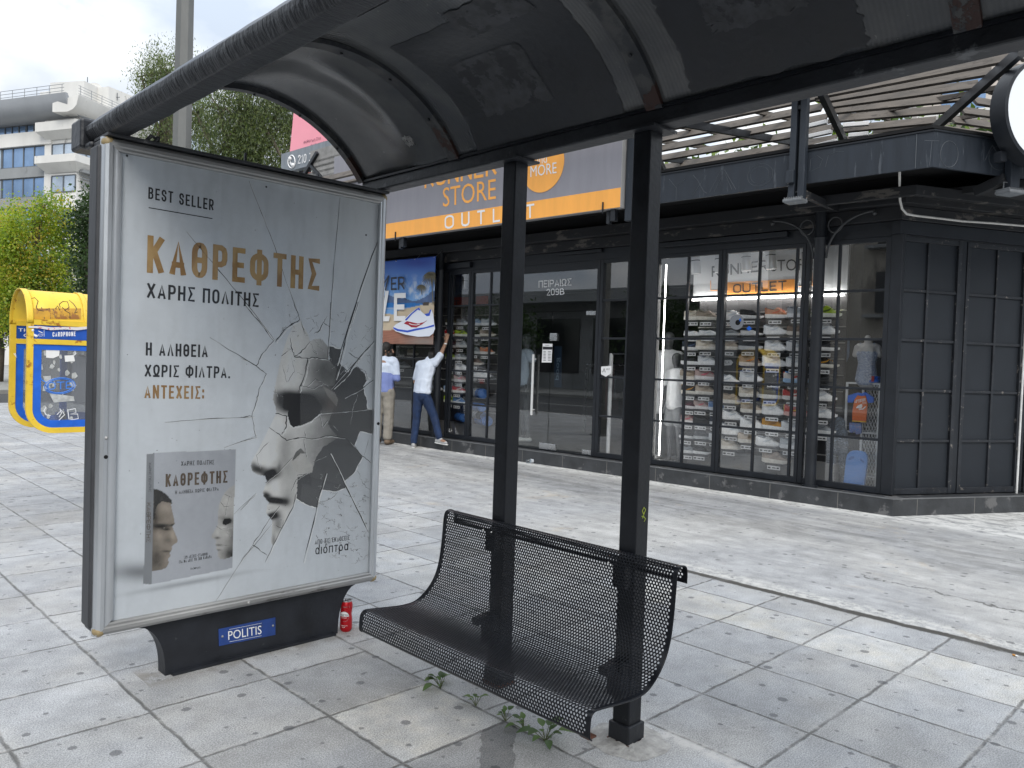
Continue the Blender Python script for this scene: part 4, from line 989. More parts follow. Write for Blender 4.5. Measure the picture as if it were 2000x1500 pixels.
crack([(200, 640), (265, 655), (260, 720), (235, 760)], 9); crack([(165, 720), (225, 760), (265, 795), (340, 780), (420, 785), (500, 770), (600, 780), (650, 830), (700, 885), (755, 930)], 7); crack([(365, 785), (370, 860), (380, 890)], 5); crack([(370, 740), (375, 780)], 4)
crack([(455, 645), (470, 720), (500, 680), (555, 735)], 4); crack([(185, 510), (240, 540)], 3); crack([(210, 540), (190, 480)], 3)
crack([(90, 880), (160, 805)], 4); crack([(140, 1040), (210, 985), (300, 890)], 4, amp=2); crack([(90, 880), (110, 960)], 3)
crack([(510, 865), (560, 960), (605, 1060), (680, 1210), (735, 1325)], 9, amp=1.2); crack([(490, 980), (450, 1120), (420, 1260), (360, 1495)], 8, amp=1.2); crack([(318, 1100), (300, 1180), (215, 1340), (140, 1495)], 6, amp=1.5)
crack([(225, 1170), (130, 1300), (70, 1395), (0, 1495)], 4); crack([(70, 1395), (155, 1455)], 5); crack([(0, 1195), (90, 1100)], 3); crack([(325, 995), (380, 985), (320, 1020), (290, 1090)], 4); crack([(410, 920), (490, 885)], 2.5)
crack([(700, 490), (725, 440), (720, 400), (660, 365)], 4); crack([(770, 410), (735, 290)], 3); crack([(620, 290), (660, 320), (690, 330)], 5); crack([(380, 485), (430, 440), (500, 480)], 4); crack([(350, 480), (420, 500), (470, 470)], 4); crack([(710, 880), (745, 770)], 3); crack([(670, 970), (700, 1040), (755, 1090)], 2.5, amp=6); crack([(455, 1150), (520, 1130), (560, 1090)], 3); crack([(190, 1280), (240, 1300), (250, 1250)], 2.5)
crack([(945, 282), (1010, 450), (1085, 640), (1130, 780), (1210, 1000)], 3.5, z8, 2); crack([(1430, 370), (1410, 580), (1385, 880), (1365, 1220)], 4, z8, 2); crack([(612, 552), (785, 760), (960, 970), (1085, 1135)], 5, z8, 2); crack([(735, 1115), (980, 1265), (1035, 1310)], 4, z8, 3); crack([(1640, 570), (1540, 850), (1410, 1260)], 9, z8, 1.5)
crack([(1625, 1120), (1490, 1270), (1380, 1390)], 5, z8, 2)
crack([(480, 118), (700, 100), (940, 90)], 4, zc, 1.5); crack([(785, 248), (955, 185)], 3, zc, 2); crack([(835, 590), (950, 480)], 2.5, zc, 2); crack([(735, 1045), (880, 820), (1030, 640)], 3, zc, 2)
for _ in range(70):
    x, y = rng.uniform(430, 745), rng.uniform(1000, 1480); dx, dy = rng.uniform(-60, 60), rng.uniform(-50, 50)
    crack([(x, y), (x+dx*0.3, y+dy*0.4), (x+dx*0.4+8, y+dy*0.7), (x+dx, y+dy*0.8)], 1.7, amp=6)
for _ in range(60):
    x, y = rng.uniform(200, 760), rng.uniform(60, 420); dx, dy = rng.uniform(-40, 40), rng.uniform(-50, 50)
    crack([(x, y), (x+dx*0.5, y+dy*0.6), (x+dx, y+dy)], 1.8, amp=5)
def zb_(x, y): return pp(270+x/5.17, 860+y/5.17)
crack([(870, 545), (960, 580)], 2, zb_, 3); crack([(830, 620), (870, 670), (960, 665)], 2.4, zb_, 3); crack([(925, 560), (890, 680), (880, 775)], 2.2, zb_, 3); crack([(785, 865), (840, 900), (900, 885), (950, 880)], 2, zb_, 2); crack([(905, 890), (895, 930), (930, 970)], 1.6, zb_, 2); crack([(860, 1060), (920, 1070)], 1.5, zb_, 4)
# pale torn rims of the hole
for rim in ([(505, 250), (575, 268)], [(600, 360), (620, 402), (600, 395)], [(716, 412), (725, 452), (705, 490), (726, 560), (730, 612), (770, 608)], [(770, 762), (686, 744), (654, 826)], [(702, 890), (660, 972), (600, 1030), (606, 1070), (540, 1090), (468, 1080), (436, 1182), (370, 1162), (318, 1130)], [(468, 640), (452, 648), (405, 690), (345, 714), (300, 722), (278, 700), (270, 660)], [(720, 430), (745, 440), (725, 465)]):
    Q = [za(x, y)+Vector((0, 0.0001, 0)) for x, y in jag(rim, 5, 2.5)]; blp.strip(Q, [0.0055*rng.uniform(0.3, 1.3) for _ in Q], (0, 1, 0))
bc.build('crack_print', CR, poster); blp.build('crack_highlight', CL, poster)
b = MB()
for x, y in ((715, 459), (248, 304), (520, 365)): b.tube([pp(x, y), pp(x, y)+Vector((0, -0.0006, 0))], 0.005, 10)
for _ in range(60):
    p = Vector((rng.uniform(PX0+.05, PX1-.05), YP-0.0007, rng.uniform(PZ0+.05, PZ1-.05))); r = rng.uniform(0.0008, 0.0022); b.tube([p, p+Vector((0, -0.0003, 0))], r, 5)
b.build('dirt_speck', INK, poster)
# pane in front of the print
POG = glass_mat('poster pane', (0.985, 0.99, 0.99), 1.5, 0.42, 0.02)
b = MB(); b.box(LX0+0.05, LX1-0.04, LYF+0.008, LYF+0.011, LZ0+0.04, LZ1-0.04); b.build('cover_pane', POG, box)
# ------------------------------------------------------------------ shop building
STL = mat('shop dark steel', (0.0105, 0.013, 0.0175), 0.45, var=0.3, vs=5, bump=0.1, bs=30, col2=(0.05, 0.052, 0.055), thr=0.70, cs=9)
STLW = mat('worn steel bar', (0.0155, 0.018, 0.023), 0.5, var=0.35, vs=9, bump=0.25, bs=40, col2=(0.17, 0.155, 0.14), thr=0.60, cs=16)
BEAMM = mat('dusty dark beam', (0.0145, 0.0157, 0.0185), 0.6, var=0.3, vs=3, bump=0.15, bs=25, col2=(0.10, 0.092, 0.084), thr=0.57, cs=5, stretch=(1, 0.5, 1.4))
FASM = mat('fascia steel', (0.0185, 0.0245, 0.034), 0.5, var=0.22, vs=4, bump=0.05, bs=20, col2=(0.065, 0.075, 0.088), thr=0.60, cs=5, stretch=(3.0, 3.0, 0.35))
PANM = mat('blind panel sheet', (0.0095, 0.0132, 0.019), 0.6, var=0.15, vs=4, bump=0.03, bs=200)
PLIN = mat('grey stone tile', (0.040, 0.043, 0.047), 0.6, var=0.35, vs=5, bump=0.2, bs=40, col2=(0.12, 0.12, 0.122), thr=0.58, cs=4)
VOID = mat('soffit black', (0.008, 0.008, 0.009), 0.9)
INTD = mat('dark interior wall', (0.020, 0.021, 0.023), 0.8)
FLOORI = mat('shop floor', (0.075, 0.075, 0.078), 0.35, var=0.2, vs=2)
SGL = glass_mat('shop glass', (0.985, 0.99, 0.99), 1.58, 1.9, 0.0, 0.016)
shop = thing('shop_building', 'single storey dark steel and glass shoe shop with grid windows and a chamfered blind corner', 'shop', (8.85, 3.2, 0))
SZ0, SZ1 = 0.19, 2.975
SL = 13.0
# plinth step following both faces
def corner_pts(o, la, lb): # polyline: far left along A ... corner ... along B
    a = FA.w(la, 0, o); bb = FB.w(lb, 0, o)
    d1, d2 = FA.E, FB.E; p1 = FA.w(0, 0, o); p2 = FB.w(0, 0, o)
    den = d1.x*d2.y-d1.y*d2.x; t = ((p2.x-p1.x)*d2.y-(p2.y-p1.y)*d2.x)/den
    c = p1+d1*t; return a, c, bb
def ext(name, o0, o1, z0, z1, m, parent, la=SL, lb=9.0, bevel=0.0):
    a0, c0, b0 = corner_pts(o0, la, lb); a1, c1, b1 = corner_pts(o1, la, lb); Z = lambda p, z: (p.x, p.y, z)
    b = MB()
    for p, q, r, s in ((a0, c0, c1, a1), (c0, b0, b1, c1)):
        b.hexa([Z(p, z0), Z(q, z0), Z(r, z0), Z(s, z0), Z(p, z1), Z(q, z1), Z(r, z1), Z(s, z1)])
    return b.build(name, m, parent, bevel=bevel)
step = ext('plinth_step', -0.10, 0.235, 0.0, SZ0-0.012, PLIN, shop)
b = MB(); # tile joints of the step: thin dark fillets
JT = mat('tile joint', (0.17, 0.165, 0.155), 0.9)
for k in range(1, 17): b = MB(); b.fbox(FA, k*0.78-0.35, k*0.78-0.344, 0.0, SZ0-0.0105, 0.05, 0.2362); b.build('tile_joint', JT, step)
for k in range(0, 9): b = MB(); b.fbox(FB, k*0.78+0.18, k*0.78+0.186, 0.0, SZ0-0.0105, 0.05, 0.2362); b.build('tile_joint', JT, step)
ext('step_edge', 0.222, 0.240, SZ0-0.014, SZ0-0.002, mat('step nosing', (0.13, 0.135, 0.14), 0.6, var=0.2, vs=8), shop)
ext('floor', -7.0, -0.10, 0.1, SZ0-0.004, FLOORI, shop)
# interior shell
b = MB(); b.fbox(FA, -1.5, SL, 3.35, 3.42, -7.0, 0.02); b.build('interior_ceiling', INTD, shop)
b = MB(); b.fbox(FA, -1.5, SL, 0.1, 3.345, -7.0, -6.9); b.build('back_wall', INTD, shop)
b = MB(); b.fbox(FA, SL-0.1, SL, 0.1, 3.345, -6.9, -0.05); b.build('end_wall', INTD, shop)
# headers, beams, soffit
ext('window_header', -0.06, 0.02, SZ1, 3.135, STL, shop, bevel=0.004)
ext('header_board', -0.06, 0.075, 3.138, 3.282, BEAMM, shop, bevel=0.005)
ext('transom_beam', -0.06, 0.20, 3.285, 3.42, BEAMM, shop, bevel=0.006)
ext('upper_wall', -0.30, 0.06, 3.423, 3.80, VOID, shop)
for q in ((1.2, 2.92, 3.06, 3.125, .09), (3.9, 4.7, 3.08, 3.125, .07), (6.55, 7.1, 3.02, 3.11, .08)): b = MB(); b.fbox(FA, q[0], q[1], q[2], q[3], 0.022, q[4]); b.build('shutter_box', STL, shop, bevel=0.006)
ext('soffit', 0.06, 0.965, 3.60, 3.63, VOID, shop)
fas = ext('canopy_fascia', 0.968, 1.0, 3.425, 3.755, FASM, shop)
ext('fascia_lip', 0.95, 1.012, 3.755, 3.770, STL, shop)
ext('canopy_roof', -6.8, 0.95, 3.80, 3.83, VOID, shop)
ext('soffit_rail', 0.46, 0.53, 3.285, 3.385, BEAMM, shop, la=0.9, bevel=0.004)
# ghost outlines of removed letters on the fascia
SCR = mat('scratched outline', (0.085, 0.097, 0.11), 0.7)
b = MB()
def fa1(x, y): return FA.px(x, y, 1.0015)
cA, cC, cB = corner_pts(1.0015, SL, 9)
def fb1(x, y): return FB.px(x, y, 1.0015)
def zfa(x, y): return fa1(1270+x/5.263, 220+y/5.263)
def zfb(x, y): return fb1(1640+x/3.19, y/3.19)
for P in ([(195, 685), (265, 770), (360, 680)], [(268, 770), (265, 900)], [(440, 640), (490, 700), (550, 810), (585, 830)], [(580, 640), (510, 740), (435, 850)], [(610, 820), (725, 590), (765, 590), (880, 790)], [(655, 815), (760, 610), (840, 790)]): b.tube([zfa(*p) for p in P], 0.0022, 4)
for cx, cy, rx, ry in ((1130, 640, 130, 115), (1125, 640, 95, 85)): b.tube([zfa(cx+rx*math.cos(t*math.pi/16), cy+ry*math.sin(t*math.pi/16)-0.16*rx*math.cos(t*math.pi/16)) for t in range(33)], 0.0016, 4)
b.tube([zfa(1640, 600), zfa(1650, 480), zfa(1720, 440), zfa(1770, 480), zfa(1740, 560), zfa(1660, 600)], 0.0018, 4)
b.tube([zfa(1800, 560), zfa(1830, 440), zfa(1910, 400), zfa(1990, 400)], 0.0018, 4)
for P in ([(530, 875), (620, 878)], [(575, 878), (560, 1030)], [(905, 1000), (950, 905), (1010, 1000)]): b.tube([zfb(*p) for p in P], 0.0022, 4)
b.tube([zfb(683+55*math.cos(t*math.pi/12), 960+82*math.sin(t*math.pi/12)) for t in range(25)], 0.0026, 4)
b.tube([zfb(995+65*math.cos(t*math.pi/12), 985+75*math.sin(t*math.pi/12)) for t in range(25)], 0.0016, 4)
b.build('ghost_letter', SCR, fas)
b = MB(); b.tube([FA.w(-0.3, 3.43, 1.004)-FA.E*0.13, FA.w(-0.3, 3.75, 1.004)-FA.E*0.13], 0.004, 5); b.build('fascia_seam', SCR, fas)

TR = [0.20, 0.772, 1.322, 1.866, 2.402, 2.955]
def window(F, s0, s1, mull, name='shop_window', m=STL, glass=True, heavy=0.05, parent=shop, z0=SZ0, z1=SZ1, tr=TR, o=0.0):
    b = MB()
    b.fbox(F, s0, s0+heavy, z0, z1, o-0.045, o+0.03); b.fbox(F, s1-heavy, s1, z0, z1, o-0.045, o+0.03)
    b.fbox(F, s0+heavy, s1-heavy, z0, z0+0.065, o-0.04, o+0.026); b.fbox(F, s0+heavy, s1-heavy, z1-0.05, z1, o-0.04, o+0.026)
    vs = sorted(mull); edges = [s0+heavy]+vs+[s1-heavy]
    for s in vs: b.fbox(F, s-0.014, s+0.014, z0+0.065, z1-0.05, o-0.02, o+0.02)
    for z in tr[1:-1]:
        for i in range(len(edges)-1):
            b.fbox(F, edges[i]+(0.014 if i else 0), edges[i+1]-(0.014 if i < len(edges)-2 else 0), z-0.014, z+0.014, o-0.018, o+0.018)
    w = b.build(name, m, parent, bevel=0.003)
    if glass:
        g = MB(); g.fbox(F, s0+heavy*0.5, s1-heavy*0.5, z0+0.03, z1-0.025, o-0.004, o+0.003); g.build('window_pane', SGL, w)
    return w
window(FA, 0.06, 0.985, [0.61])
window(FA, 0.99, 2.045, [1.10, 1.56], heavy=0.042)
w_r = window(FA, 2.05, 3.02, [2.535])
window(FA, 3.03, 3.93, [3.46])
# glass doors
DGL = glass_mat('door glass', (0.93, 0.95, 0.95), 1.6, 2.0, 0.0, 0.02)
door = None
b = MB(); b.fbox(FA, 3.935, 3.985, SZ0, SZ1, -0.045, 0.03); b.fbox(FA, 5.62, 5.67, SZ0, SZ1, -0.045, 0.03); b.fbox(FA, 3.985, 5.62, 2.86, SZ1, -0.04, 0.026); b.fbox(FA, 3.985, 5.62, SZ0-0.002, SZ0+0.01, -0.03, 0.02)
dfr = b.build('door_frame', STL, shop, bevel=0.003)
g = MB(); g.fbox(FA, 3.99, 5.615, 2.265, 2.855, -0.004, 0.004); fan = g.build('transom_pane', DGL, dfr)
WLET = mat('white vinyl letters', (0.80, 0.80, 0.80), 0.5)
def fg(x, y): return FA.px(x, y, 0.0065)
b = MB(); b.textpx('ΠΕΙΡΑΙΩΣ', (1052, 562), (1116, 557.5), (1052, 548.5), fg, 0.016); b.textpx('209', (1067.5, 577.5), (1092, 576), (1067.5, 564.5), fg, 0.016); b.textpx('B', (1093.5, 576), (1102.5, 575.3), (1093.5, 563.5), fg, -0.004); b.build('door_lettering', WLET, fan)
CHR = mat('satin steel', (0.55, 0.56, 0.57), 0.28, metal=0.9, var=0.1, vs=9)
for k, (s0, s1) in enumerate(((3.99, 4.815), (4.825, 5.615))):
    g = MB(); g.fbox(FA, s0, s1, SZ0+0.012, 2.258, -0.005, 0.005); dr = g.build('glass_door', DGL, shop)
    hs = s1-0.07 if k == 0 else s0+0.07
    b = MB(); b.fbox(FA, hs-0.085, hs+0.065 if k == 0 else hs+0.085, SZ0+0.012, SZ0+0.10, -0.016, 0.016); b.build('patch_fitting', CHR, dr, bevel=0.003)
    if k == 0:
        b = MB(); b.fbox(FA, 4.0, 4.16, SZ0+0.012, SZ0+0.075, -0.016, 0.016); b.build('patch_fitting', CHR, dr, bevel=0.003)
        b = MB(); b.fbox(FA, 4.0, 4.17, 2.20, 2.258, -0.016, 0.016); b.build('patch_fitting', CHR, dr, bevel=0.003)
        b = MB(); b.fbox(FA, 4.70, 4.83, 1.83, 1.94, 0.006, 0.03); b.build('door_lock', CHR, dr, bevel=0.006)
    else:
        b = MB(); b.tube([FA.w(5.115, 0.70, 0.06), FA.w(5.115, 1.62, 0.06)], 0.019, 10); b.bar(FA.w(5.115, 0.78, 0.0), FA.w(5.115, 0.78, 0.06), 0.015, 0.015); b.bar(FA.w(5.115, 1.55, 0.0), FA.w(5.115, 1.55, 0.06), 0.015, 0.015); b.build('door_handle', mat('white handle', (0.62, 0.63, 0.63), 0.35), dr, smooth=True, auto=40)
        q = [FA.px(1060, 671, 0.0068), FA.px(1079, 671.5, 0.0068), FA.px(1077, 708, 0.0068), FA.px(1058, 708, 0.0068)]
        b = MB(); b.prism(q, -FA.N*0.001); nt_ = b.build('opening_hours_notice', WLET, dr)
        b = MB(); n_ = lambda x, y: FA.px(x, y, 0.0075)
        b.poly([n_(1060.2, 677), n_(1078.6, 677.4), n_(1078.3, 683), n_(1060, 682.7)])
        for k2 in range(7):
            y = 686.5+k2*2.9; b.bar(n_(1061.5, y), n_(1066, y), 0.006, 0.006); b.bar(n_(1070.5, y), n_(1076, y), 0.006, 0.006)
        b.textpx('RUNNER', (1065, 675.5), (1073, 675.6), (1065, 673.5), n_, 0.01); b.build('notice_print', INK, nt_)
q = [(1174, 716), (1194, 714.5), (1193.5, 729), (1183.5, 736), (1174, 731)]
b = MB(); b.prism([FA.px(x, y, 0.034) for x, y in q], -FA.N*0.002); stk = b.build('security_sticker', WLET, shop)
b = MB(); b.strip([FA.px(1177, 727, 0.035), FA.px(1180, 720, 0.035), FA.px(1182, 727, 0.035)], 0.012, FA.N); b.textpx('MDT', (1184, 723), (1191, 722.6), (1184, 720), lambda x, y: FA.px(x, y, 0.035), 0.0); b.build('sticker_print', INK, stk)
window(FA, 5.675, 6.555, [6.115])
window(FA, 6.56, 7.11, [7.02], heavy=0.05)
window(FA, 7.36, 8.6, [7.98], tr=[0.2, 0.95, 1.5, 2.05, 2.55, 2.955])
window(FA, 8.605, 9.9, [9.25]); window(FA, 9.905, 11.5, [10.7])
b = MB(); b.fbox(FA, 7.40, 9.85, 0.25, 0.93, -0.03, -0.012); b.build('lower_panel', PANM, shop)
# round columns with scroll brackets
for s, scroll in ((0.79, True), (7.20, False)):
    b = MB(); b.lathe([(0.085, 0.185), (0.085, 0.20), (0.062, 0.205), (0.062, 2.98), (0.072, 3.0), (0.062, 3.02), (0.062, 3.284)], FA.w(s, 0, 0.13), 20)
    cl = b.build('column', STL, shop, smooth=True, auto=40)
    if scroll:
        for sg in (-1, 1):
            b = MB(); A = []
            for i in range(17):
                t = i/16*math.pi/2; A.append(FA.w(s+sg*(0.075+0.50*(1-math.cos(t))), 2.77+0.475*math.sin(t), 0.13))
            b.tube(A, 0.013, 8); b.sphere(A[-1]-Vector((0, 0, 0.025)), 0.024, 8, 6)
            b.tube([FA.w(s+sg*(0.075+0.085)+0.078*math.cos(t*math.pi/14), 3.135+0.085*math.sin(t*math.pi/14), 0.13) for t in range(28)], 0.009, 6, closed=True)
            b.build('scroll_bracket', mat('bracket steel', (0.05, 0.052, 0.055), .5, var=.2, vs=9), cl, smooth=True)
GLOWM = bpy.data.materials.new('added glow tube'); GLOWM.use_nodes = True; _q = GLOWM.node_tree.nodes['Principled BSDF']; _q.inputs['Emission Color'].default_value = (1, 0.98, 0.95, 1); _q.inputs['Emission Strength'].default_value = 9.0; _q.inputs['Base Color'].default_value = (.8, .8, .8, 1)  # emissive tube added to brighten the shoes, set on a bright frame line
b = MB(); b.fbox(FA, 2.930, 2.942, 0.30, 2.86, -0.10, -0.088); b.build('added_glow_strip', GLOWM, w_r)
# blind corner face: two framed panels of ten sheets, then more
b = MB(); b.fbox(FA, -0.06, 0.058, SZ0, SZ1+0.02, -0.06, 0.035); b.build('corner_post', STL, shop, bevel=0.004)
ext('side_header', 0.02, 0.06, 2.99, 3.13, STL, shop, la=0.05)
for t0, t1, tm in ((0.0, 0.845, 0.405), (0.925, 1.80, 1.377), (1.90, 2.75, 2.32), (2.85, 3.7, 3.28)):
    w = window(FB, t0, t1, [tm], 'blind_panel_frame', STLW, False, 0.045)
    b = MB(); b.fbox(FB, t0+0.02, t1-0.02, SZ0+0.02, SZ1-0.02, -0.012, -0.004); b.build('blind_panel', PANM, w)
b = MB()
for t in (0.847, 1.802, 2.752): b.fbox(FB, t, t+0.076, SZ0, SZ1, -0.05, 0.02)
b.build('panel_post', STL, shop, bevel=0.004)
b = MB(); b.tube([FB.px(2000, 690, 0.04), FB.px(1985, 968, 0.04)], 0.012, 8); q = FB.px(2000, 690, 0.04); b.tube([q, Vector((q.x, q.y, 2.98))], 0.012, 8); b.build('white_conduit', mat('white plastic', (0.66, 0.66, 0.65), 0.5, var=0.15, vs=7), shop)

# cable clipped along the side beam
cable = MB(); pts = [(1758, 330, 0.95), (1758, 352, 0.9)]
P = [FB.px(1757, 375, 0.30), FB.px(1758, 392, 0.26), FB.px(1762, 408, 0.24), FB.px(1771, 418, 0.23), FB.px(1790, 421.5, 0.225), FB.px(1830, 426, 0.215), FB.px(1880, 432, 0.215), FB.px(1940, 436, 0.215), FB.px(2010, 442, 0.215), FB.px(2100, 450, 0.215)]
P = [FB.px(1757, 332, 0.60), FB.px(1757, 354, 0.45)] + P
for i in range(len(P)-1): pass
cable.tube(P, 0.012, 8)
tag(cable.build('cable', mat('white cable', (0.60, 0.59, 0.56), 0.5, var=0.15, vs=10), smooth=True), 'thin white cable sagging along the dark beam above the blind corner panels', 'cable')

# ------------------------------------------------------------------ signs on the canopy
ORG = mat('sign orange', lin('#f7ad50'), 0.45, var=0.07, vs=2.5, stretch=(3, 3, .5)); GRY = mat('sign grey', lin('#88878e'), 0.45, var=0.08, vs=2.5, stretch=(3, 3, .5)); SGE = mat('sign edge', (0.30, 0.30, 0.30), 0.4)
SO = 1.12
s0 = FA.sz(1214, 350, SO)[0]; zb0 = 3.405; zt = zb0+1.55; s1 = s0+6.1; zband = FA.sz(1213, 366, SO)[1]
sign = thing('shop_sign', 'wide grey and orange sign board with lettering above the shop entrance', 'sign', FA.w(s0+3, zb0, SO))
b = MB(); b.fbox(FA, s0, s1, zb0, zt, SO-0.10, SO-0.003); b.build('sign_case', SGE, sign, bevel=0.004)
b = MB(); b.fbox(FA, s0+0.01, s1, zband, zt-0.01, SO-0.003, SO); b.build('grey_field', GRY, sign)
b = MB(); b.fbox(FA, s0+0.01, s1, zb0+0.008, zband, SO-0.003, SO); b.build('orange_band', ORG, sign)
def fs(x, y): return FA.px(x, y, SO+0.003)
b = MB(); 
b.textpx('OUTLET', (868.5, 448.5), (1043, 423.5), (868.5, 421), fs, 0.014) if False else None
def letters(items, bold, m, name, par, h):
    b = MB()
    for ch, x0, y0, x1, y1, y2 in items: b.textpx(ch, (x0, y0), (x1, y1), (x0, y2), h, bold)
    return b.build(name, m, par)
letters([('O', 868.5, 448, 886.5, 445.4, 421.5), ('U', 901, 443.5, 917, 441.2, 415.8), ('T', 932, 439, 947, 437, 411.6), ('L', 962.5, 435, 976.5, 433, 407.8), ('E', 995, 430.5, 1009, 428.5, 403.5), ('T', 1027, 426.7, 1043.5, 424.5, 399.8)], 0.02, WLET, 'white_lettering', sign, fs)
b = MB(); b.textpx('STORE', (865, 404.5), (968.5, 388.5), (865, 367), fs, -0.004); b.textpx('RUNNER', (829, 368), (970, 341), (829, 330), fs, 0.02); b.build('orange_lettering', ORG, sign)
c = fs(1060, 338); q = fs(1094, 333); rad = (q-c).length; ctr = FA.w(*FA.sz(1060.5, 322, SO+0.003), SO+0.003); rz = (ctr-fs(1060.5, 375.5)).length
b = MB(); b.prism([ctr+FA.E*(rz*math.cos(t*math.pi/24))+Vector((0, 0, rz*math.sin(t*math.pi/24))) for t in range(48)], FA.N*0.002); disc = b.build('orange_disc', ORG, sign)
fs2 = lambda x, y: FA.px(x, y, SO+0.007)
b = MB(); b.textpx('MORE', (1036, 346), (1087, 338), (1036, 325), fs2, 0.0); b.textpx('and', (1046, 322), (1068, 317.5), (1046, 304), fs2, 0.004); b.build('disc_lettering', WLET, disc)
for s in (7.02, 4.55, 2.95):
    b = MB(); b.fbox(FA, s, s+0.07, 3.26, 3.42, 1.02, 1.09); b.fbox(FA, s+0.10, s+0.15, 3.24, 3.43, 1.0, 1.06); b.fbox(FA, s+0.15, s+0.165, 3.36, 3.50, SO, SO+0.02); b.build('hanger_bracket', STL, sign, bevel=0.003)
b = MB(); b.fbox(FA, s0-0.12, s0-0.02, 3.25, 4.75, 0.98, 1.06); b.build('side_support', FASM, sign, bevel=0.004)

def flood(name, label, at, F):
    t = thing(name, label, 'floodlight', at)
    return t
# twin channel bracket carrying a floodlight in front of the fascia
br = thing('canopy_bracket', 'upright twin channel steel bracket bolted to the canopy fascia left of its bend', 'bracket', FA.w(0.7, 3.3, 1.05))
b = MB()
b.fbox(FA, 0.70, 0.765, 3.28, 4.42, 1.015, 1.09); b.fbox(FA, 0.60, 0.665, 3.26, 4.42, 1.015, 1.09); b.build('channel', FASM, br, bevel=0.004)
b = MB(); b.fbox(FA, 0.665, 0.70, 3.30, 4.42, 1.0, 1.03); b.fbox(FA, 0.655, 0.71, 4.18, 4.22, 1.03, 1.08); b.build('web_plate', STL, br)
b = MB(); b.fbox(FA, 0.692, 0.772, 3.42, 3.55, 1.09, 1.14); b.build('junction_box', FASM, br, bevel=0.006)
b = MB(); b.bar(FA.w(0.63, 3.32, 1.0), FA.w(0.60, 3.30, 0.2), 0.05, 0.07); b.build('arm', BEAMM, br)
FLB = mat('floodlight body', (0.16, 0.17, 0.18), 0.5, var=0.2, vs=14); FLL = mat('floodlight lens', (0.28, 0.30, 0.32), 0.2)
def floodlight(F, s, z, o, label):
    t = thing('floodlight', label, 'floodlight', F.w(s, z, o), 'floodlights under the canopy edge')
    b = MB(); b.fbox(F, s-0.10, s+0.10, z-0.03, z, o-0.08, o+0.09); b.build('lamp_body', FLB, t, bevel=0.008)
    b = MB()
    for k in range(8): b.fbox(F, s-0.095+k*0.025, s-0.088+k*0.025, z, z+0.018, o-0.07, o+0.08)
    b.build('cooling_fin', FLB, t)
    b = MB(); b.fbox(F, s-0.09, s+0.09, z-0.034, z-0.030, o-0.07, o+0.08); b.build('lens', FLL, t)
    b = MB(); b.tube([F.w(s-0.08, z, o), F.w(s-0.08, z+0.08, o), F.w(s+0.08, z+0.08, o), F.w(s+0.08, z, o)], 0.006, 6); b.build('stirrup', FLB, t)
sA, zA = FA.sz(1553, 394, 1.05); floodlight(FA, sA, zA+0.02, 1.05, 'small grey floodlight hanging under the twin channel bracket')
sB, zB = FB.sz(1972, 378, 1.05); floodlight(FB, sB, zB+0.02, 1.05, 'small finned floodlight below the round white sign')
br2 = thing('sign_post', 'short dark channel post under the round white sign on the canopy', 'bracket', FB.w(1.3, 3.3, 1.05))
sP = FB.sz(1977, 330, 1.05)[0]
b = MB(); b.fbox(FB, sP-0.055, sP+0.055, 3.30, 3.95, 1.015, 1.09); b.build('channel', FASM, br2, bevel=0.004)
b = MB(); b.bar(FB.px(1905, 375, 0.75), FB.w(sP-0.05, 3.40, 1.03), 0.06, 0.09); b.build('arm', BEAMM, br2)
# round illuminated letter sign
sO, zO = FB.sz(2042, 218, 1.30); R0 = abs(sO-FB.sz(1970, 216, 1.30)[0])
rs = thing('round_sign', 'large round white sign with a dark centre on the canopy corner at the right edge', 'sign', FB.w(sO, zO-R0, 1.2))
Mx = Matrix((FB.E, (0, 0, 1), FB.N)).transposed()
b = MB(); b.lathe([(R0+0.045, -0.16), (R0+0.045, 0.0), (R0+0.012, 0.004), (R0+0.012, -0.01)], FB.w(sO, zO, 1.30), 64, Mx); b.build('sign_case', STL, rs, smooth=True, auto=40)
def ring(r0, r1, o, m, name):
    b = MB(); c = FB.w(sO, zO, o); A = []
    for i in range(65):
        t = 2*math.pi*i/64; d = FB.E*math.cos(t)+Vector((0, 0, math.sin(t))); A.append([c+d*r0, c+d*r1, c+d*r1-FB.N*0.02, c+d*r0-FB.N*0.02])
    b.grid(A, closed=True); return b.build(name, m, rs)
ring(R0*0.60, R0+0.012, 1.306, mat('white acrylic', (0.82, 0.85, 0.88), 0.3), 'white_ring'); ring(0.001, R0*0.60, 1.300, STL, 'dark_centre')
b = MB(); b.fbox(FB, sO-R0*0.72-0.05, sO-R0*0.72+0.02, zO-R0-0.02, zO-R0+0.07, 1.1, 1.18); b.build('clamp', STL, rs)

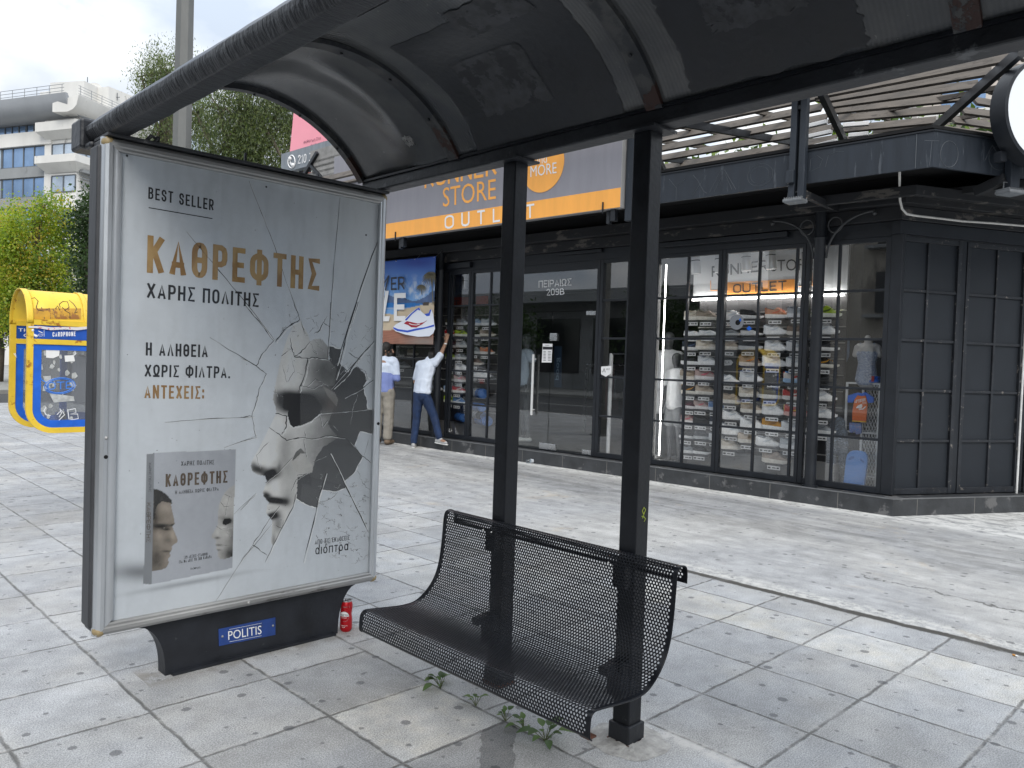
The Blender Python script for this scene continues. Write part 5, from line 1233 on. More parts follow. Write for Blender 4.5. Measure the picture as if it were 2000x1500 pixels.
# ------------------------------------------------------------------ pergola over the roof terrace
WOOD = mat('weathered pine slat', (0.105, 0.090, 0.076), 0.8, var=0.35, vs=6, bump=0.3, bs=40, col2=(0.06, 0.05, 0.042), thr=0.58, cs=8, stretch=(0.6, 0.6, 3))
pg = thing('pergola', 'timber slat pergola on dark steel rafters above the shop canopy', 'pergola', (10.5, 4.0, 3.85))
def slat(b, F, s0, s1, o, z, w=0.19, th=0.03, tilt=0.03):
    c, sn = math.cos(tilt), math.sin(tilt); q = []
    for s in (s0, s1):
        for a, h in ((-w/2, -th/2), (w/2, -th/2), (w/2, th/2), (-w/2, th/2)):
            q.append(F.w(s, z+a*sn+h*c, o+a*c-h*sn))
    b.hexa([q[0], q[4], q[5], q[1], q[3], q[7], q[6], q[2]])
zP = 4.45
def lslat(b, p, q, w=0.142, th=0.03, tilt=0.88):
    """board on edge between two points, its outer edge low"""
    p, q = Vector(p), Vector(q); d = (q-p).normalized(); n = d.cross(Vector((0, 0, 1))).normalized()
    if n.dot(CAM-p) < 0: n = -n
    up = Vector((0, 0, 1)); fa_ = n*math.cos(tilt)-up*math.sin(tilt); nn = n*math.sin(tilt)+up*math.cos(tilt); a_ = fa_*(w/2); h_ = nn*(th/2)
    b.hexa([p-a_-h_, p+a_-h_, p+a_+h_, p-a_+h_, q-a_-h_, q+a_-h_, q+a_+h_, q-a_+h_])
zk_ = lambda k: zP+0.045*k
for k, y in enumerate((156, 177, 198, 219, 240, 260.5, 281, 301, 321, 341)):
    p = gnd(1450, y, zk_(k)); o = (p-FA.O).dot(FA.N); pr = gnd(1602+0.47*(y-176), y-14, zk_(k)); s_r = (pr-FA.O).dot(FA.E)
    b = MB(); lslat(b, FA.w(s_r, zk_(k), o), FA.w(10.5, zk_(k), o)); b.build('slat', WOOD, pg)
for k, (x1, y1, x2, y2) in enumerate(((1560, 150, 2010, 62), (1580, 168, 1990, 88), (1595, 186, 1969, 113), (1606, 195, 1935, 139), (1618, 205, 1910, 165), (1628, 216, 1881, 190), (1636, 232, 1856, 213), (1646, 253, 1828, 235), (1650, 274, 1803, 260))):
    b = MB(); lslat(b, gnd(x1, y1, zk_(k)), gnd(x2, y2, zk_(k))); b.build('slat', WOOD, pg)
for k, (x1, y1, x2, y2) in enumerate(((1990, 110, 2040, 115), (1972, 132, 2012, 138), (1949, 153, 1972, 157), (1926, 175, 1957, 180), (1902, 197, 1947, 204), (1878, 216, 1946, 225), (1859, 234, 1947, 247), (1840, 252, 1953, 268), (1822, 268, 1953, 288))):
    p, q = gnd(x1, y1, zk_(k)), gnd(x2, y2, zk_(k)); b = MB(); lslat(b, p, p+(q-p).normalized()*7.0); b.build('slat', WOOD, pg)
def rafter(px1, px2, z1, z2, w=0.06, h=0.10):
    def zpl(x, y, z): return gnd(x, y, z)
    b = MB(); b.bar(zpl(*px1, z1), zpl(*px2, z2), w, h); b.build('rafter', STL, pg)
rafter((1655, 288), (1603, 178), 4.52, 4.40); rafter((1806, 268), (1996, 98), 4.52, 4.40); rafter((1302, 345), (1262, 260), 4.50, 4.40); 
for s in (2.2, 4.0, 6.0, 8.5): 
    b = MB(); b.bar(FA.w(s, zP-0.07, 0.8), FA.w(s, zP+0.45, -2.6), 0.05, 0.09); b.build('rafter', STL, pg)
b = MB()
for s in (1.0, 1.75, 2.8, 3.6): b.bar(FA.w(s, zP+0.09, 0.7), FA.w(s, zP+0.60, -2.6), 0.045, 0.05)
for s in (0.9, 1.9): b.bar(FB.w(s, zP+0.09, 0.5), FB.w(s, zP+0.55, -2.6), 0.045, 0.05)
b.build('batten', WOOD, pg)
b = MB()
for s, o in ((9.3, 0.6), (9.3, -2.4), (4.0, -2.5), (-0.5, -2.5)): b.bar(FA.w(s, 3.83, o), FA.w(s, zP+0.3, o), 0.08, 0.08, (1, 0, 0))
b.build('pergola_post', STL, pg)
# white light battens under the slats
WB = mat('white lamp batten', (0.80, 0.80, 0.80), 0.4)
for k, (xa, ya, xb, yb) in enumerate(((1572, 248, 1615, 238), (1574, 268, 1624, 257), (1573, 291, 1633, 275), (1646, 245, 1697, 241), (1657, 265, 1696, 261), (1915, 263, 1962, 272))):
    p, q = gnd(xa, ya, 4.60), gnd(xb, yb, 4.60); b = MB(); b.bar(p, q, 0.06, 0.05)
    tag(b.build('light_batten', WB, bevel=0.005), ['white batten on the highest slat just right of the twin channel bracket', 'white batten on the middle slat right of the twin channel bracket', 'white batten on the lowest slat right of the twin channel bracket', 'upper white batten between the two sloping rafters', 'lower white batten between the two sloping rafters', 'white batten beside the round white sign'][k], 'light batten', 'white battens under the pergola slats')
# ------------------------------------------------------------------ display wall behind the windows
SLATW = mat('charcoal slat wall', (0.060, 0.058, 0.060), 0.7, var=0.2, vs=2)
SLATB = mat('slat groove metal', (0.50, 0.48, 0.45), 0.35, metal=0.6)
SIGNW = mat('white sign panel', (0.66, 0.67, 0.68), 0.6, var=0.05, vs=1)
def display_wall(label, s0, s1, zt, rows, group):
    t = thing('slat_wall', label, 'display wall', FA.w((s0+s1)/2, SZ0, -0.5), group)
    b = MB(); b.fbox(FA, s0, s1, SZ0, zt, -0.52, -0.46); b.build('panel', SLATW, t)
    for z in rows:
        b = MB(); b.fbox(FA, s0, s1, z, z+0.013, -0.458, -0.445); b.build('strip', SLATB, t)
    b = MB(); b.fbox(FA, s0, s1, SZ0, 0.42, -0.44, -0.30); b.build('base_board', mat('grey base board', (0.20, 0.20, 0.20), 0.6), t)
    return t
display_wall('dark slat display wall full of shoes behind the right hand shop window', 0.68, 2.62, 2.42, [0.30+0.192*k for k in range(11)], 'slat walls behind the windows')
display_wall('dark slat display wall behind the windows left of the entrance', 6.0, 7.18, 2.42, [0.62+0.165*k for k in range(11)], 'slat walls behind the windows')
display_wall('dark slat display wall behind the windows by the two men', 7.3, 11.4, 2.42, [0.95+0.19*k for k in range(8)], 'slat walls behind the windows')
b = MB(); b.fbox(FA, 0.55, 0.66, SZ0, 3.0, -1.4, -0.55); 
tag(b.build('pillar', INTD), 'dark interior partition at the end of the right hand shoe wall', 'partition')
sb = thing('window_signboard', 'white board with black and orange lettering inside the top of the right hand window', 'sign', FA.w(1.8, 2.42, -0.48))
b = MB(); b.fbox(FA, 0.68, 2.72, 2.425, 3.1, -0.50, -0.445); b.build('board', SIGNW, sb)
OS = -0.443
def fi(x, y): return FA.px(x, y, OS)
DGR = mat('dark grey lettering', (0.03, 0.032, 0.036), 0.6); OR2 = mat('pale orange panel', lin('#e79a4a'), 0.6)
b = MB(); b.prism([fi(1418, 551), fi(1552, 545), fi(1552, 572), fi(1418, 577)], FA.N*0.002); op = b.build('orange_panel', OR2, sb)
b = MB(); b.textpx('RUNNER', (1390, 541), (1500, 529), (1390, 520), fi, 0.022); b.textpx('STORE', (1506, 530), (1588, 527), (1506, 508), fi, -0.006)
b.textpx('OUTLET', (1432, 573), (1536, 566.5), (1432, 555), lambda x, y: FA.px(x, y, OS+0.006), 0.018); b.build('lettering', DGR, sb)
b = MB()
for P in ([(1388, 548), (1388, 567), (1404, 567)], [(1586, 534), (1586, 558), (1560, 559)]): b.tube([fi(*p) for p in P], 0.006, 4)
b.build('corner_line', OR2, sb)
b = MB(); b.fbox(FA, 0.70, 2.70, 2.395, 2.418, -0.42, -0.395); GLOWM2 = GLOWM.copy(); GLOWM2.name = 'added glow bar'; GLOWM2.node_tree.nodes['Principled BSDF'].inputs['Emission Strength'].default_value = 15.0; b.build('added_glow_bar', GLOWM2, sb)  # glowing bar added to light the shoes from above, along the board's pale edge
sb2 = thing('window_signboard', 'dim grey board with lettering inside the top of the windows left of the entrance', 'sign', FA.w(6.9, 2.42, -0.48))
DIM = mat('dim sign panel', (0.10, 0.10, 0.105), 0.6); MAR = mat('maroon panel', lin('#8a3420'), 0.6)
b = MB(); b.fbox(FA, 6.62, 8.6, 2.425, 3.1, -0.50, -0.445); b.build('board', DIM, sb2)
b = MB(); b.fbox(FA, 6.62, 7.6, 2.43, 2.60, -0.444, -0.442); b.build('red_panel', MAR, sb2)
b = MB(); b.textpx('STORE', (882, 572), (922, 570), (882, 557), fi, -0.006); b.textpx('OUTLET', (835, 598), (897, 598), (835, 587), lambda x, y: FA.px(x, y, OS+0.003), 0.02); b.build('lettering', DGR, sb2)

# ------------------------------------------------------------------ shoes: one sneaker with parts, copied
SOLEW = mat('white rubber', (0.72, 0.72, 0.70), 0.6)
def shoe_mesh():
    n, m = 15, 14
    T = [i/(n-1) for i in range(n)]
    hw = [0.028, 0.036, 0.038, 0.038, 0.036, 0.034, 0.033, 0.034, 0.037, 0.041, 0.044, 0.044, 0.040, 0.031, 0.012]
    ht = [0.098, 0.108, 0.104, 0.092, 0.090, 0.096, 0.104, 0.106, 0.098, 0.084, 0.070, 0.060, 0.053, 0.046, 0.036]
    L = 0.30; rows = []
    for i in range(n):
        x = -0.15+L*T[i]; row = []
        for j in range(m):
            a = math.pi*j/(m-1); c, s = math.cos(a), max(0.0, math.sin(a)); p = 0.62 if i > 8 else 0.5
            row.append((x-(0.008*s if i == 0 else 0), hw[i]*math.copysign(abs(c)**0.75, c)*(1-0.28*s*(i < 9)), 0.028+(ht[i]-0.028)*s**p))
        rows.append(row)
    up = MB(); up.grid(rows); up.poly(rows[0]); up.poly(rows[-1])
    so = MB(); rows = []
    for i in range(n+1):
        t = i/n; x = -0.158+0.318*t; w = np.interp(t, [0, .06, .2, .45, .7, .85, .95, 1], [0.022, 0.036, 0.043, 0.038, 0.047, 0.046, 0.032, 0.010]); zb = 0.0+0.018*max(0, (t-0.75)/0.25)**1.6+0.010*max(0, (0.10-t)/0.10)
        zt = 0.043-0.012*t+0.008*max(0, (t-0.85)/0.15)
        rows.append([(x, w*0.9, zb), (x, w, zb+0.012), (x, w*0.97, zt), (x, -w*0.97, zt), (x, -w, zb+0.012), (x, -w*0.9, zb)])
    so.grid(rows, closed=True); so.poly(rows[0]); so.poly(rows[-1])
    ac = MB()   # side flash, heel tab and laces
    for sd in (-1, 1):
        P = [(-0.06, 0.040, 0.050), (-0.02, 0.0375, 0.056), (0.02, 0.037, 0.066), (0.045, 0.033, 0.084)]
        ac.strip([(x, sd*(y+0.0035), z) for x, y, z in P], [0.006, 0.016, 0.014, 0.005], (0, 1, 0))
    for k in range(5):
        x = 0.0+0.020*k; z = 0.108-0.0085*k-0.003*(k == 0); ac.tube([(x-0.004, -0.024, z-0.018), (x, 0, z+0.003), (x+0.004, 0.024, z-0.018)], 0.0035, 5)
    ac.box(-0.158, -0.146, -0.014, 0.014, 0.05, 0.104)
    co = MB(); A = []
    for j in range(16):
        t = 2*math.pi*j/16; A.append((-0.082+0.055*math.cos(t), 0.026*math.sin(t), 0.100+0.006*math.cos(t)**2-0.010*(math.cos(t) > 0.2)))
    co.tube(A, 0.0075, 6, closed=True); co.poly([(x, y, z-0.004) for x, y, z in A])
    return up, so, ac, co
_su = [x for x in shoe_mesh()]
SHC = {}
def sc_(c):
    if c not in SHC: SHC[c] = mat('shoe cloth '+c, lin('#'+c), 0.75, var=0.12, vs=40)
    return SHC[c]
proto = thing('running_shoe', 'x', 'shoe', (0, 0, 0))
up = _su[0].build('upper', sc_('ffffff'), proto, smooth=True, auto=60)
so = _su[1].build('sole', SOLEW, proto, smooth=True, auto=45)
ac = _su[2].build('trim', sc_('dddddd'), proto, smooth=True)
co = _su[3].build('collar', sc_('444444'), proto, smooth=True)
for o in (up, so, ac, co): o.material_slots[0].link = 'OBJECT'
TAGW = mat('price card', (0.70, 0.70, 0.70), 0.5); TAGP = mat('price card print', (0.05, 0.05, 0.05), 0.5)
tproto = thing('price_tag', 'x', 'price tag', (0, 0, 0)); 
b = MB(); b.box(-0.085, 0.085, -0.003, 0.0, -0.022, 0.022); tc_ = b.build('card', TAGW, tproto)
b = MB(); b.box(-0.075, -0.04, -0.0045, -0.0032, -0.010, 0.010); b.box(-0.02, 0.03, -0.0045, -0.0032, -0.006, 0.006); b.box(0.04, 0.072, -0.0045, -0.0032, -0.009, 0.009); b.build('print', TAGP, tproto)
ROWN = ['top', 'second', 'third', 'fourth', 'fifth', 'sixth', 'seventh', 'eighth', 'ninth', 'tenth']
ANG = math.atan2(-FA.E.y, -FA.E.x)      # toe towards the corner
PAL = {'white': ('e8e9ea', 'f0f0f0', 'c9cfd6', '9aa0a8', 'white'), 'cream': ('d6cdbf', 'ece7de', 'c2b7a6', 'b3a793', 'cream'), 'beige': ('b9aa98', 'e4dfd6', 'a49583', '8d7f70', 'beige'),
       'taupe': ('96887b', 'd8d2c8', '83766a', '6c6158', 'taupe'), 'grey': ('8f9499', 'd9dadb', '74797f', '55595e', 'grey'), 'lgrey': ('b7bcc2', 'e2e4e6', '9ba3ac', '7d858f', 'light grey'),
       'dgrey': ('4a4e54', 'cfd1d3', '35393e', '2b2e32', 'dark grey'), 'black': ('1c1d20', 'e6e6e6', '3a3c40', '101113', 'black'), 'allblack': ('17181a', '2a2b2d', '3a3c40', '101113', 'all black'),
       'blackgold': ('1d1c1b', 'd8d3c8', 'c08a2a', '121110', 'black and gold'), 'navy': ('1f2a3d', 'e6e6e6', '4a5a78', '141c2a', 'navy'), 'maroon': ('43202c', 'dcd7d8', '6b3d4b', '2a141c', 'maroon'),
       'red': ('b3121c', 'e9e4e2', 'e9d9d4', '5c0a10', 'red'), 'redprint': ('c23a33', 'e8b8b0', 'e5c44a', '8c1c20', 'red patterned'), 'lime': ('a7c22a', 'e8ebdd', '4f6314', '39470f', 'lime green'),
       'orange': ('c98a66', 'e9e4df', 'd8663a', '8c8a88', 'orange and grey'), 'mustard': ('c98f1e', 'eef0f0', 'a87414', '7c5510', 'mustard yellow'), 'brown': ('6d5648', 'd6cfc6', '574337', '3f3128', 'brown'),
       'olive': ('55523f', 'e6e6e2', '3c3a2b', '2c2b20', 'olive'), 'pink': ('b8a19c', 'e7e3e2', 'd56f7f', '8d7a78', 'greyish pink'), 'blue': ('5d86b8', 'e4e8ee', 'dfe8f2', '3a5f92', 'blue'),
       'lblue': ('9db4cf', 'eceff3', '7d9abd', '6a86a8', 'pale blue'), 'multi': ('d8cfc8', '8fb2d6', 'c2443a', '4d7fb5', 'blue and red patterned'), 'tan': ('a58f7c', 'dcd2c6', 'c4733e', '7f6b5a', 'tan')}
rs_ = random.Random(11)
shoe_spots = []     # (photo x, base y, colour, row, window, column)
RW = [(0, [(315, 470, 'cream'), (385, 470, 'taupe'), (512, 470, 'white'), (610, 462, 'black'), (747, 460, 'orange'), (865, 455, 'lgrey'), (1005, 455, 'lime')]),
      (1, [(310, 552, 'white'), (392, 550, 'white'), (505, 550, 'grey'), (612, 550, 'white'), (738, 545, 'white'), (860, 548, 'brown'), (1000, 545, 'white')]),
      (2, [(305, 628, 'navy'), (383, 625, 'cream'), (500, 625, 'beige'), (605, 625, 'dgrey'), (742, 630, 'white'), (858, 632, 'white'), (1000, 630, 'black')]),
      (3, [(303, 703, 'black'), (383, 705, 'white'), (610, 710, 'tan'), (735, 712, 'white'), (853, 715, 'white'), (995, 718, 'blackgold')]),
      (4, [(298, 782, 'beige'), (375, 782, 'pink'), (495, 803, 'white'), (610, 792, 'white'), (740, 790, 'allblack'), (848, 798, 'multi'), (995, 800, 'allblack')]),
      (5, [(297, 857, 'blackgold'), (375, 860, 'beige'), (512, 905, 'beige'), (605, 872, 'cream'), (718, 880, 'olive'), (840, 888, 'red'), (980, 892, 'white')]),
      (6, [(292, 933, 'maroon'), (355, 935, 'pink'), (437, 942, 'blue'), (515, 990, 'white'), (617, 955, 'beige'), (730, 965, 'white'), (850, 972, 'redprint'), (985, 980, 'white')]),
      (7, [(285, 1008, 'pink'), (357, 1012, 'allblack'), (440, 1018, 'navy'), (517, 1068, 'white'), (618, 1035, 'white'), (730, 1043, 'mustard'), (837, 1055, 'white'), (980, 1063, 'grey')]),
      (8, [(280, 1088, 'black'), (358, 1092, 'dgrey'), (435, 1100, 'white'), (505, 1145, 'cream'), (600, 1112, 'beige'), (697, 1128, 'white'), (822, 1143, 'lgrey')]),
      (9, [(285, 1165, 'grey'), (350, 1170, 'black'), (740, 1218, 'taupe')])]
for r, L in RW:
    for k, (x, y, c) in enumerate(L): shoe_spots.append((1240+x/2.679, 450+y/2.679, c, r, 'right hand window', k, len(L)))
LWd = {0: [(885, 635, 'olive'), (904, 635, 'grey'), (932, 636, 'lblue'), (955, 636, 'lgrey')], 1: [(884, 657, 'red'), (903, 657, 'lime'), (932, 658, 'black'), (953, 657, 'taupe')],
       2: [(852, 699, 'dgrey'), (885, 679, 'maroon'), (904, 679, 'lgrey'), (931, 691, 'grey'), (952, 692, 'orange')], 3: [(850, 722, 'navy'), (882, 702, 'lime'), (902, 702, 'grey'), (931, 713, 'brown')],
       4: [(846, 742, 'lime'), (884, 722, 'allblack'), (902, 723, 'white'), (930, 736, 'white'), (946, 737, 'white')], 5: [(853, 763, 'white'), (884, 744, 'olive'), (901, 746, 'pink')],
       6: [(882, 766, 'lblue'), (898, 767, 'red')], 7: [(882, 786, 'lime'), (898, 789, 'blue')]}
for r, L in LWd.items():
    for k, (x, y, c) in enumerate(L): shoe_spots.append((x, y, c, r, 'windows left of the entrance', k, len(L)))
for k, (x, y, c) in enumerate(((776, 716, 'lblue'), (790, 690, 'allblack'), (789, 718, 'grey'), (806, 694, 'taupe'))): shoe_spots.append((x, y, c, 8, 'window between the two men', k, 4))
ORD = ['leftmost', 'second', 'third', 'fourth', 'fifth', 'sixth', 'seventh', 'eighth']
WN = {'right hand window': 'right window', 'windows left of the entrance': 'left windows', 'window between the two men': ''}
first = True
cnt = {}
for (x, y, c, r, win, k, n) in shoe_spots: cnt[(c, r, win)] = cnt.get((c, r, win), 0)+1
for (x, y, c, r, win, k, n) in shoe_spots:
    p = FA.px(x, y, -0.24); P_ = PAL[c]
    o = proto if first else copy_tree(proto)
    o.location = p; o.rotation_euler = (0, 0, ANG+rs_.choice((rs_.uniform(-0.15, 0.15), rs_.uniform(-0.15, 0.15), rs_.uniform(0.2, 0.55)))+0.10)
    s = 0.96+rs_.uniform(-0.05, 0.06)
    if win != 'right hand window': s = 0.90
    if r >= 6 and k < 3 and win == 'right hand window': s *= 0.82
    if (r, k) == (9, 2): s = 1.12
    low = (r == 1 and k in (0, 1, 2, 3) and win == 'right hand window')
    o.scale = (s, s, s*(0.70 if low else rs_.uniform(1.16, 1.28)))
    pos = ('rightmost' if k == n-1 else ORD[k]+(' from left' if k else ''))
    row = 'lower row' if r == 8 and win.startswith('window b') else ROWN[r]+' row'
    o['label'] = ('%s shoe, %s, %s, %s' % (P_[4], pos, row, WN[win])) if not win.startswith('window b') else '%s running shoe on the shelf behind the glass between the two men' % P_[4]
    o['category'] = 'shoe'; o['group'] = 'shoes on the display walls'
    for ch in o.children:
        i = {'upper': 0, 'sole': 1, 'trim': 2, 'collar': 3}[ch.name.split('.')[0]]
        ch.material_slots[0].link = 'OBJECT'; ch.material_slots[0].material = sc_(P_[i])
    t = tproto if first else copy_tree(tproto)
    t.location = p + FA.N*0.07 + Vector((0, 0, -0.052)); t.rotation_euler = (0, 0, math.atan2(-FA.N.x, FA.N.y)+math.pi)
    t.scale = (0.95, 1, 1)
    t['label'] = ('price card under the %s shoe, %s, %s, %s' % (P_[4], pos, row, WN[win])) if not win.startswith('window b') else 'white price card under the %s shoe between the two men' % P_[4]
    t['category'] = 'price tag'; t['group'] = 'price cards under the shoes'
    # perspex shelf that carries the shoe
    first = False
b = None
PERS = mat('dark shelf', (0.05, 0.05, 0.052), 0.4)
sp_ = None
for i, (x, y, c, r, win, k, n) in enumerate(shoe_spots):
    p = FA.px(x, y, -0.24); s, z = (p-FA.O).dot(FA.E), p.z
    if sp_ is None:
        b = MB(); b.box(-0.115, 0.115, -0.14, 0.06, -0.024, -0.002); sp_ = b.build('shoe_shelf', PERS); o = sp_
    else: o = sp_.copy(); COL.objects.link(o)
    o.location = p; o.rotation_euler = (0, 0, math.atan2(FA.N.x, -FA.N.y)+math.pi)
    P_ = PAL[c]; pos = ('rightmost' if k == n-1 else ORD[k]+(' from left' if k else '')); row = ROWN[r]+' row'
    tag(o, ('shelf under the %s shoe, %s, %s, %s' % (P_[4], pos, row, WN[win])) if not win.startswith('window b') else 'small black shelf under the %s shoe between the two men' % P_[4], 'shelf', 'shoe shelves')

# ------------------------------------------------------------------ mannequins
GREY_M = mat('grey mannequin', (0.085, 0.088, 0.094), 0.4); PALE_M = mat('pale mannequin', (0.42, 0.41, 0.40), 0.4)
TEEW = mat('white jersey', (0.72, 0.73, 0.74), 0.85, var=0.06, vs=20, bump=0.2, bs=14); SHG = mat('grey shorts', (0.26, 0.27, 0.28), 0.85, var=0.12, vs=12, bump=0.3, bs=14)
SOLEG = mat('pale sneaker', (0.62, 0.62, 0.62), 0.7)
def figure(h, k=1.0):
    """standing mannequin capsules, x right, y forward, z up, height h"""
    u = h/1.75
    def c(p, q, a, b_, s=(1, 1, 1)): return (tuple(v*u for v in p), tuple(v*u for v in q), a*u, b_*u, s)
    C = [c((0, 0, 0.98), (0, 0.01, 1.16), 0.155, 0.135, (1, .68, .9)), c((0, 0.01, 1.16), (0, 0.0, 1.38), 0.135, 0.165, (1, .66, .8)), c((-.13, 0, 1.42), (.13, 0, 1.42), 0.065, 0.065), c((0, 0, 1.42), (0, .01, 1.54), 0.055, 0.05),
         c((0, .015, 1.60), (0, .01, 1.67), 0.072, 0.086, (.88, 1.08, 1))]
    for s in (-1, 1):
        C += [c((s*.175, 0, 1.41), (s*.225, -.01, 1.12), 0.048, 0.038), c((s*.225, -.01, 1.12), (s*.235, .05, .88), 0.038, 0.026), c((s*.235, .05, .88), (s*.232, .07, .80), 0.026, 0.030, (.6, 1, 1)), c((s*.232, .07, .80), (s*.225, .085, .73), 0.022, 0.012, (.7, 1, 1)), c((s*.225, .085, .84), (s*.205, .115, .79), 0.012, 0.009),
              c((s*.085, 0, .95), (s*.10, .01, .52), 0.088, 0.058), c((s*.10, .01, .52), (s*.105, -.02, .10), 0.056, 0.036), c((s*.105, -.02, .06), (s*.11, .12, .03), 0.036, 0.028)]
    return C
def tee(u, hem=0.93, sl=0.17):
    def c(p, q, a, b_, s=(1, 1, 1)): return (tuple(v*u for v in p), tuple(v*u for v in q), a*u, b_*u, s)
    C = [c((0, .0, hem), (0, .01, 1.2), 0.182, 0.165, (1, .74, .5)), c((0, .01, 1.2), (0, 0, 1.38), 0.165, 0.182, (1, .72, .8)), c((-.14, 0, 1.42), (.14, 0, 1.42), 0.075, 0.075)]
    for s in (-1, 1): C.append(c((s*.17, 0, 1.415), (s*.235, -.01, 1.415-sl), 0.072, 0.068, (1, 1, .6)))
    return C
def shorts(u, zk=0.62):
    def c(p, q, a, b_, s=(1, 1, 1)): return (tuple(v*u for v in p), tuple(v*u for v in q), a*u, b_*u, s)
    C = [c((0, 0, .90), (0, 0, .98), 0.168, 0.16, (1, .74, .7))]
    for s in (-1, 1): C.append(c((s*.085, 0, .88), (s*.105, .01, zk), 0.105, 0.10, (1, 1, .5)))
    return C
def place(F, s, o, z, yaw): # local +y faces out of the window
    base = math.atan2(F.N.y, F.N.x)-math.pi/2+yaw
    return Matrix.Translation(F.w(s, z, o)) @ Matrix.Rotation(base, 4, 'Z')
M1 = place(FA, 2.86, -0.34, SZ0, -0.2)
mq = thing('mannequin', 'grey child mannequin in white t-shirt and grey shorts by the window mullion', 'mannequin', M1.translation, 'mannequins in the windows')
h1 = 1.50; u1 = h1/1.75
blob('body', figure(h1), 0.014, GREY_M, mq, M1); blob('t_shirt', tee(u1, 0.90), 0.014, TEEW, mq, M1, 2); blob('shorts', shorts(u1), 0.014, SHG, mq, M1, 2)
b = MB(); b.box(-0.02, 0.03, 0.118*u1, 0.122*u1, 1.33*u1, 1.35*u1); o = b.build('chest_print', INK, mq); o.data.transform(M1)
blob('flip_flop', [((s*.11*u1, -.04, .012), (s*.112*u1, .13, .012), 0.034, 0.036, (1, 1, .4)) for s in (-1, 1)], 0.008, SOLEW, mq, M1, 1)
M2 = place(FA, 3.17, -0.62, SZ0, 0.25)
mq2 = thing('mannequin', 'taller dark mannequin in a white vest and white shorts behind the child mannequin', 'mannequin', M2.translation, 'mannequins in the windows')
blob('body', figure(1.80), 0.015, GREY_M, mq2, M2); blob('vest', tee(1.80/1.75, 0.98, 0.03), 0.015, TEEW, mq2, M2, 2); blob('shorts', shorts(1.80/1.75, 0.66), 0.015, TEEW, mq2, M2, 2)
blob('sneaker', [((s*.11, -.05, .035), (s*.115, .14, .03), 0.05, 0.042, (1, 1, .8)) for s in (-1, 1)], 0.01, SOLEG, mq2, M2, 1)
M3 = place(FA, 5.93, -0.7, SZ0, -0.5)
mq3 = thing('mannequin', 'grey mannequin in pale clothes half hidden behind the left shelter post', 'mannequin', M3.translation, 'mannequins in the windows')
blob('body', figure(1.78), 0.016, GREY_M, mq3, M3); blob('top', tee(1.78/1.75, 0.95, 0.1), 0.016, mat('pale blue top', (0.42, 0.48, 0.56), 0.85), mq3, M3, 2); blob('sneaker', [((s*.11, -.05, .035), (s*.115, .14, .03), 0.05, 0.042, (1, 1, .8)) for s in (-1, 1)], 0.01, SOLEG, mq3, M3, 1)
# torso in a patterned swimsuit on the mesh rack
def print_mat(name, a, b_, c, sc_=16.0):
    m = bpy.data.materials.new(name); m.use_nodes = True; nt = m.node_tree; Sx.nt = nt; p = nt.nodes['Principled BSDF']
    tc = nt.nodes.new('ShaderNodeTexCoord'); n = nz(tc.outputs['Object'], sc_, 3, 0.5, 2.2, (1, 1, 2.2))
    w = (n*9.0).frac(); col = mixc(w.gt(0.45), a, b_); col = mixc(w.gt(0.80), col, c); nt.links.new(col, p.inputs['Base Color']); p.inputs['Roughness'].default_value = 0.7; return m
SWIM = print_mat('blue white swirl print', (0.62, 0.68, 0.78), (0.10, 0.17, 0.36), (0.02, 0.025, 0.05)); CAMO = print_mat('black blue camouflage print', (0.015, 0.017, 0.02), (0.05, 0.07, 0.10), (0.20, 0.25, 0.32), 7.0)
M4 = place(FA, 0.41, -0.42, 0.0, 0.1)
mq4 = thing('mannequin_torso', 'pale headless child mannequin torso in a blue and white patterned swimsuit', 'mannequin', M4 @ Vector((0, 0, 1.4)), 'mannequins in the windows')
blob('body', [((0, 0, 1.42), (0, 0, 1.62), 0.115, 0.09, (1, .7, 1)), ((0, 0, 1.62), (0, 0, 1.75), 0.09, 0.115, (1, .68, .8)), ((-.09, 0, 1.80), (.09, 0, 1.80), 0.042, 0.042), ((0, 0, 1.80), (0, 0.01, 1.90), 0.042, 0.036), ((.115, 0, 1.79), (.135, 0, 1.70), 0.034, 0.03), ((-.115, 0, 1.79), (-.135, 0, 1.70), 0.034, 0.03)], 0.008, PALE_M, mq4, M4)
blob('swimsuit', [((0, 0, 1.42), (0, 0, 1.60), 0.124, 0.098, (1, .72, .8)), ((0, 0, 1.60), (0, 0, 1.72), 0.098, 0.122, (1, .7, .5)), ((-.05, .045, 1.74), (-.075, .02, 1.84), 0.010, 0.008), ((.05, .045, 1.74), (.075, .02, 1.84), 0.010, 0.008)], 0.007, SWIM, mq4, M4, 1)
# white mesh rack
RKW = mat('white mesh rack', (0.66, 0.67, 0.68), 0.5)
rk = thing('display_rack', 'white wire mesh display rack standing behind the corner window', 'rack', FA.w(0.43, SZ0, -0.45))
b = MB()
for s in (0.235, 0.415, 0.60): b.fbox(FA, s, s+0.022, SZ0, 1.385, -0.40, -0.378)
for s in (0.235, 0.60): b.fbox(FA, s, s+0.022, SZ0, 1.385, -0.76, -0.738)
for z in (1.365, 0.80, 0.30): b.fbox(FA, 0.255, 0.60, z, z+0.02, -0.40, -0.38); b.fbox(FA, 0.255, 0.60, z, z+0.012, -0.74, -0.40)
b.build('frame', RKW, rk)
b = MB(); z0, z1 = SZ0+0.02, 1.36
for k in range(-18, 30):
    for sg in (1, -1):
        P = []
        for i in range(0, 25):
            z = z0+(z1-z0)*i/24; s = 0.245+0.033*k+sg*(z-z0)*0.40
            if 0.245 <= s <= 0.412: P.append(FA.w(s, z, -0.392))
        if len(P) > 1: b.tube(P, 0.0032, 3)
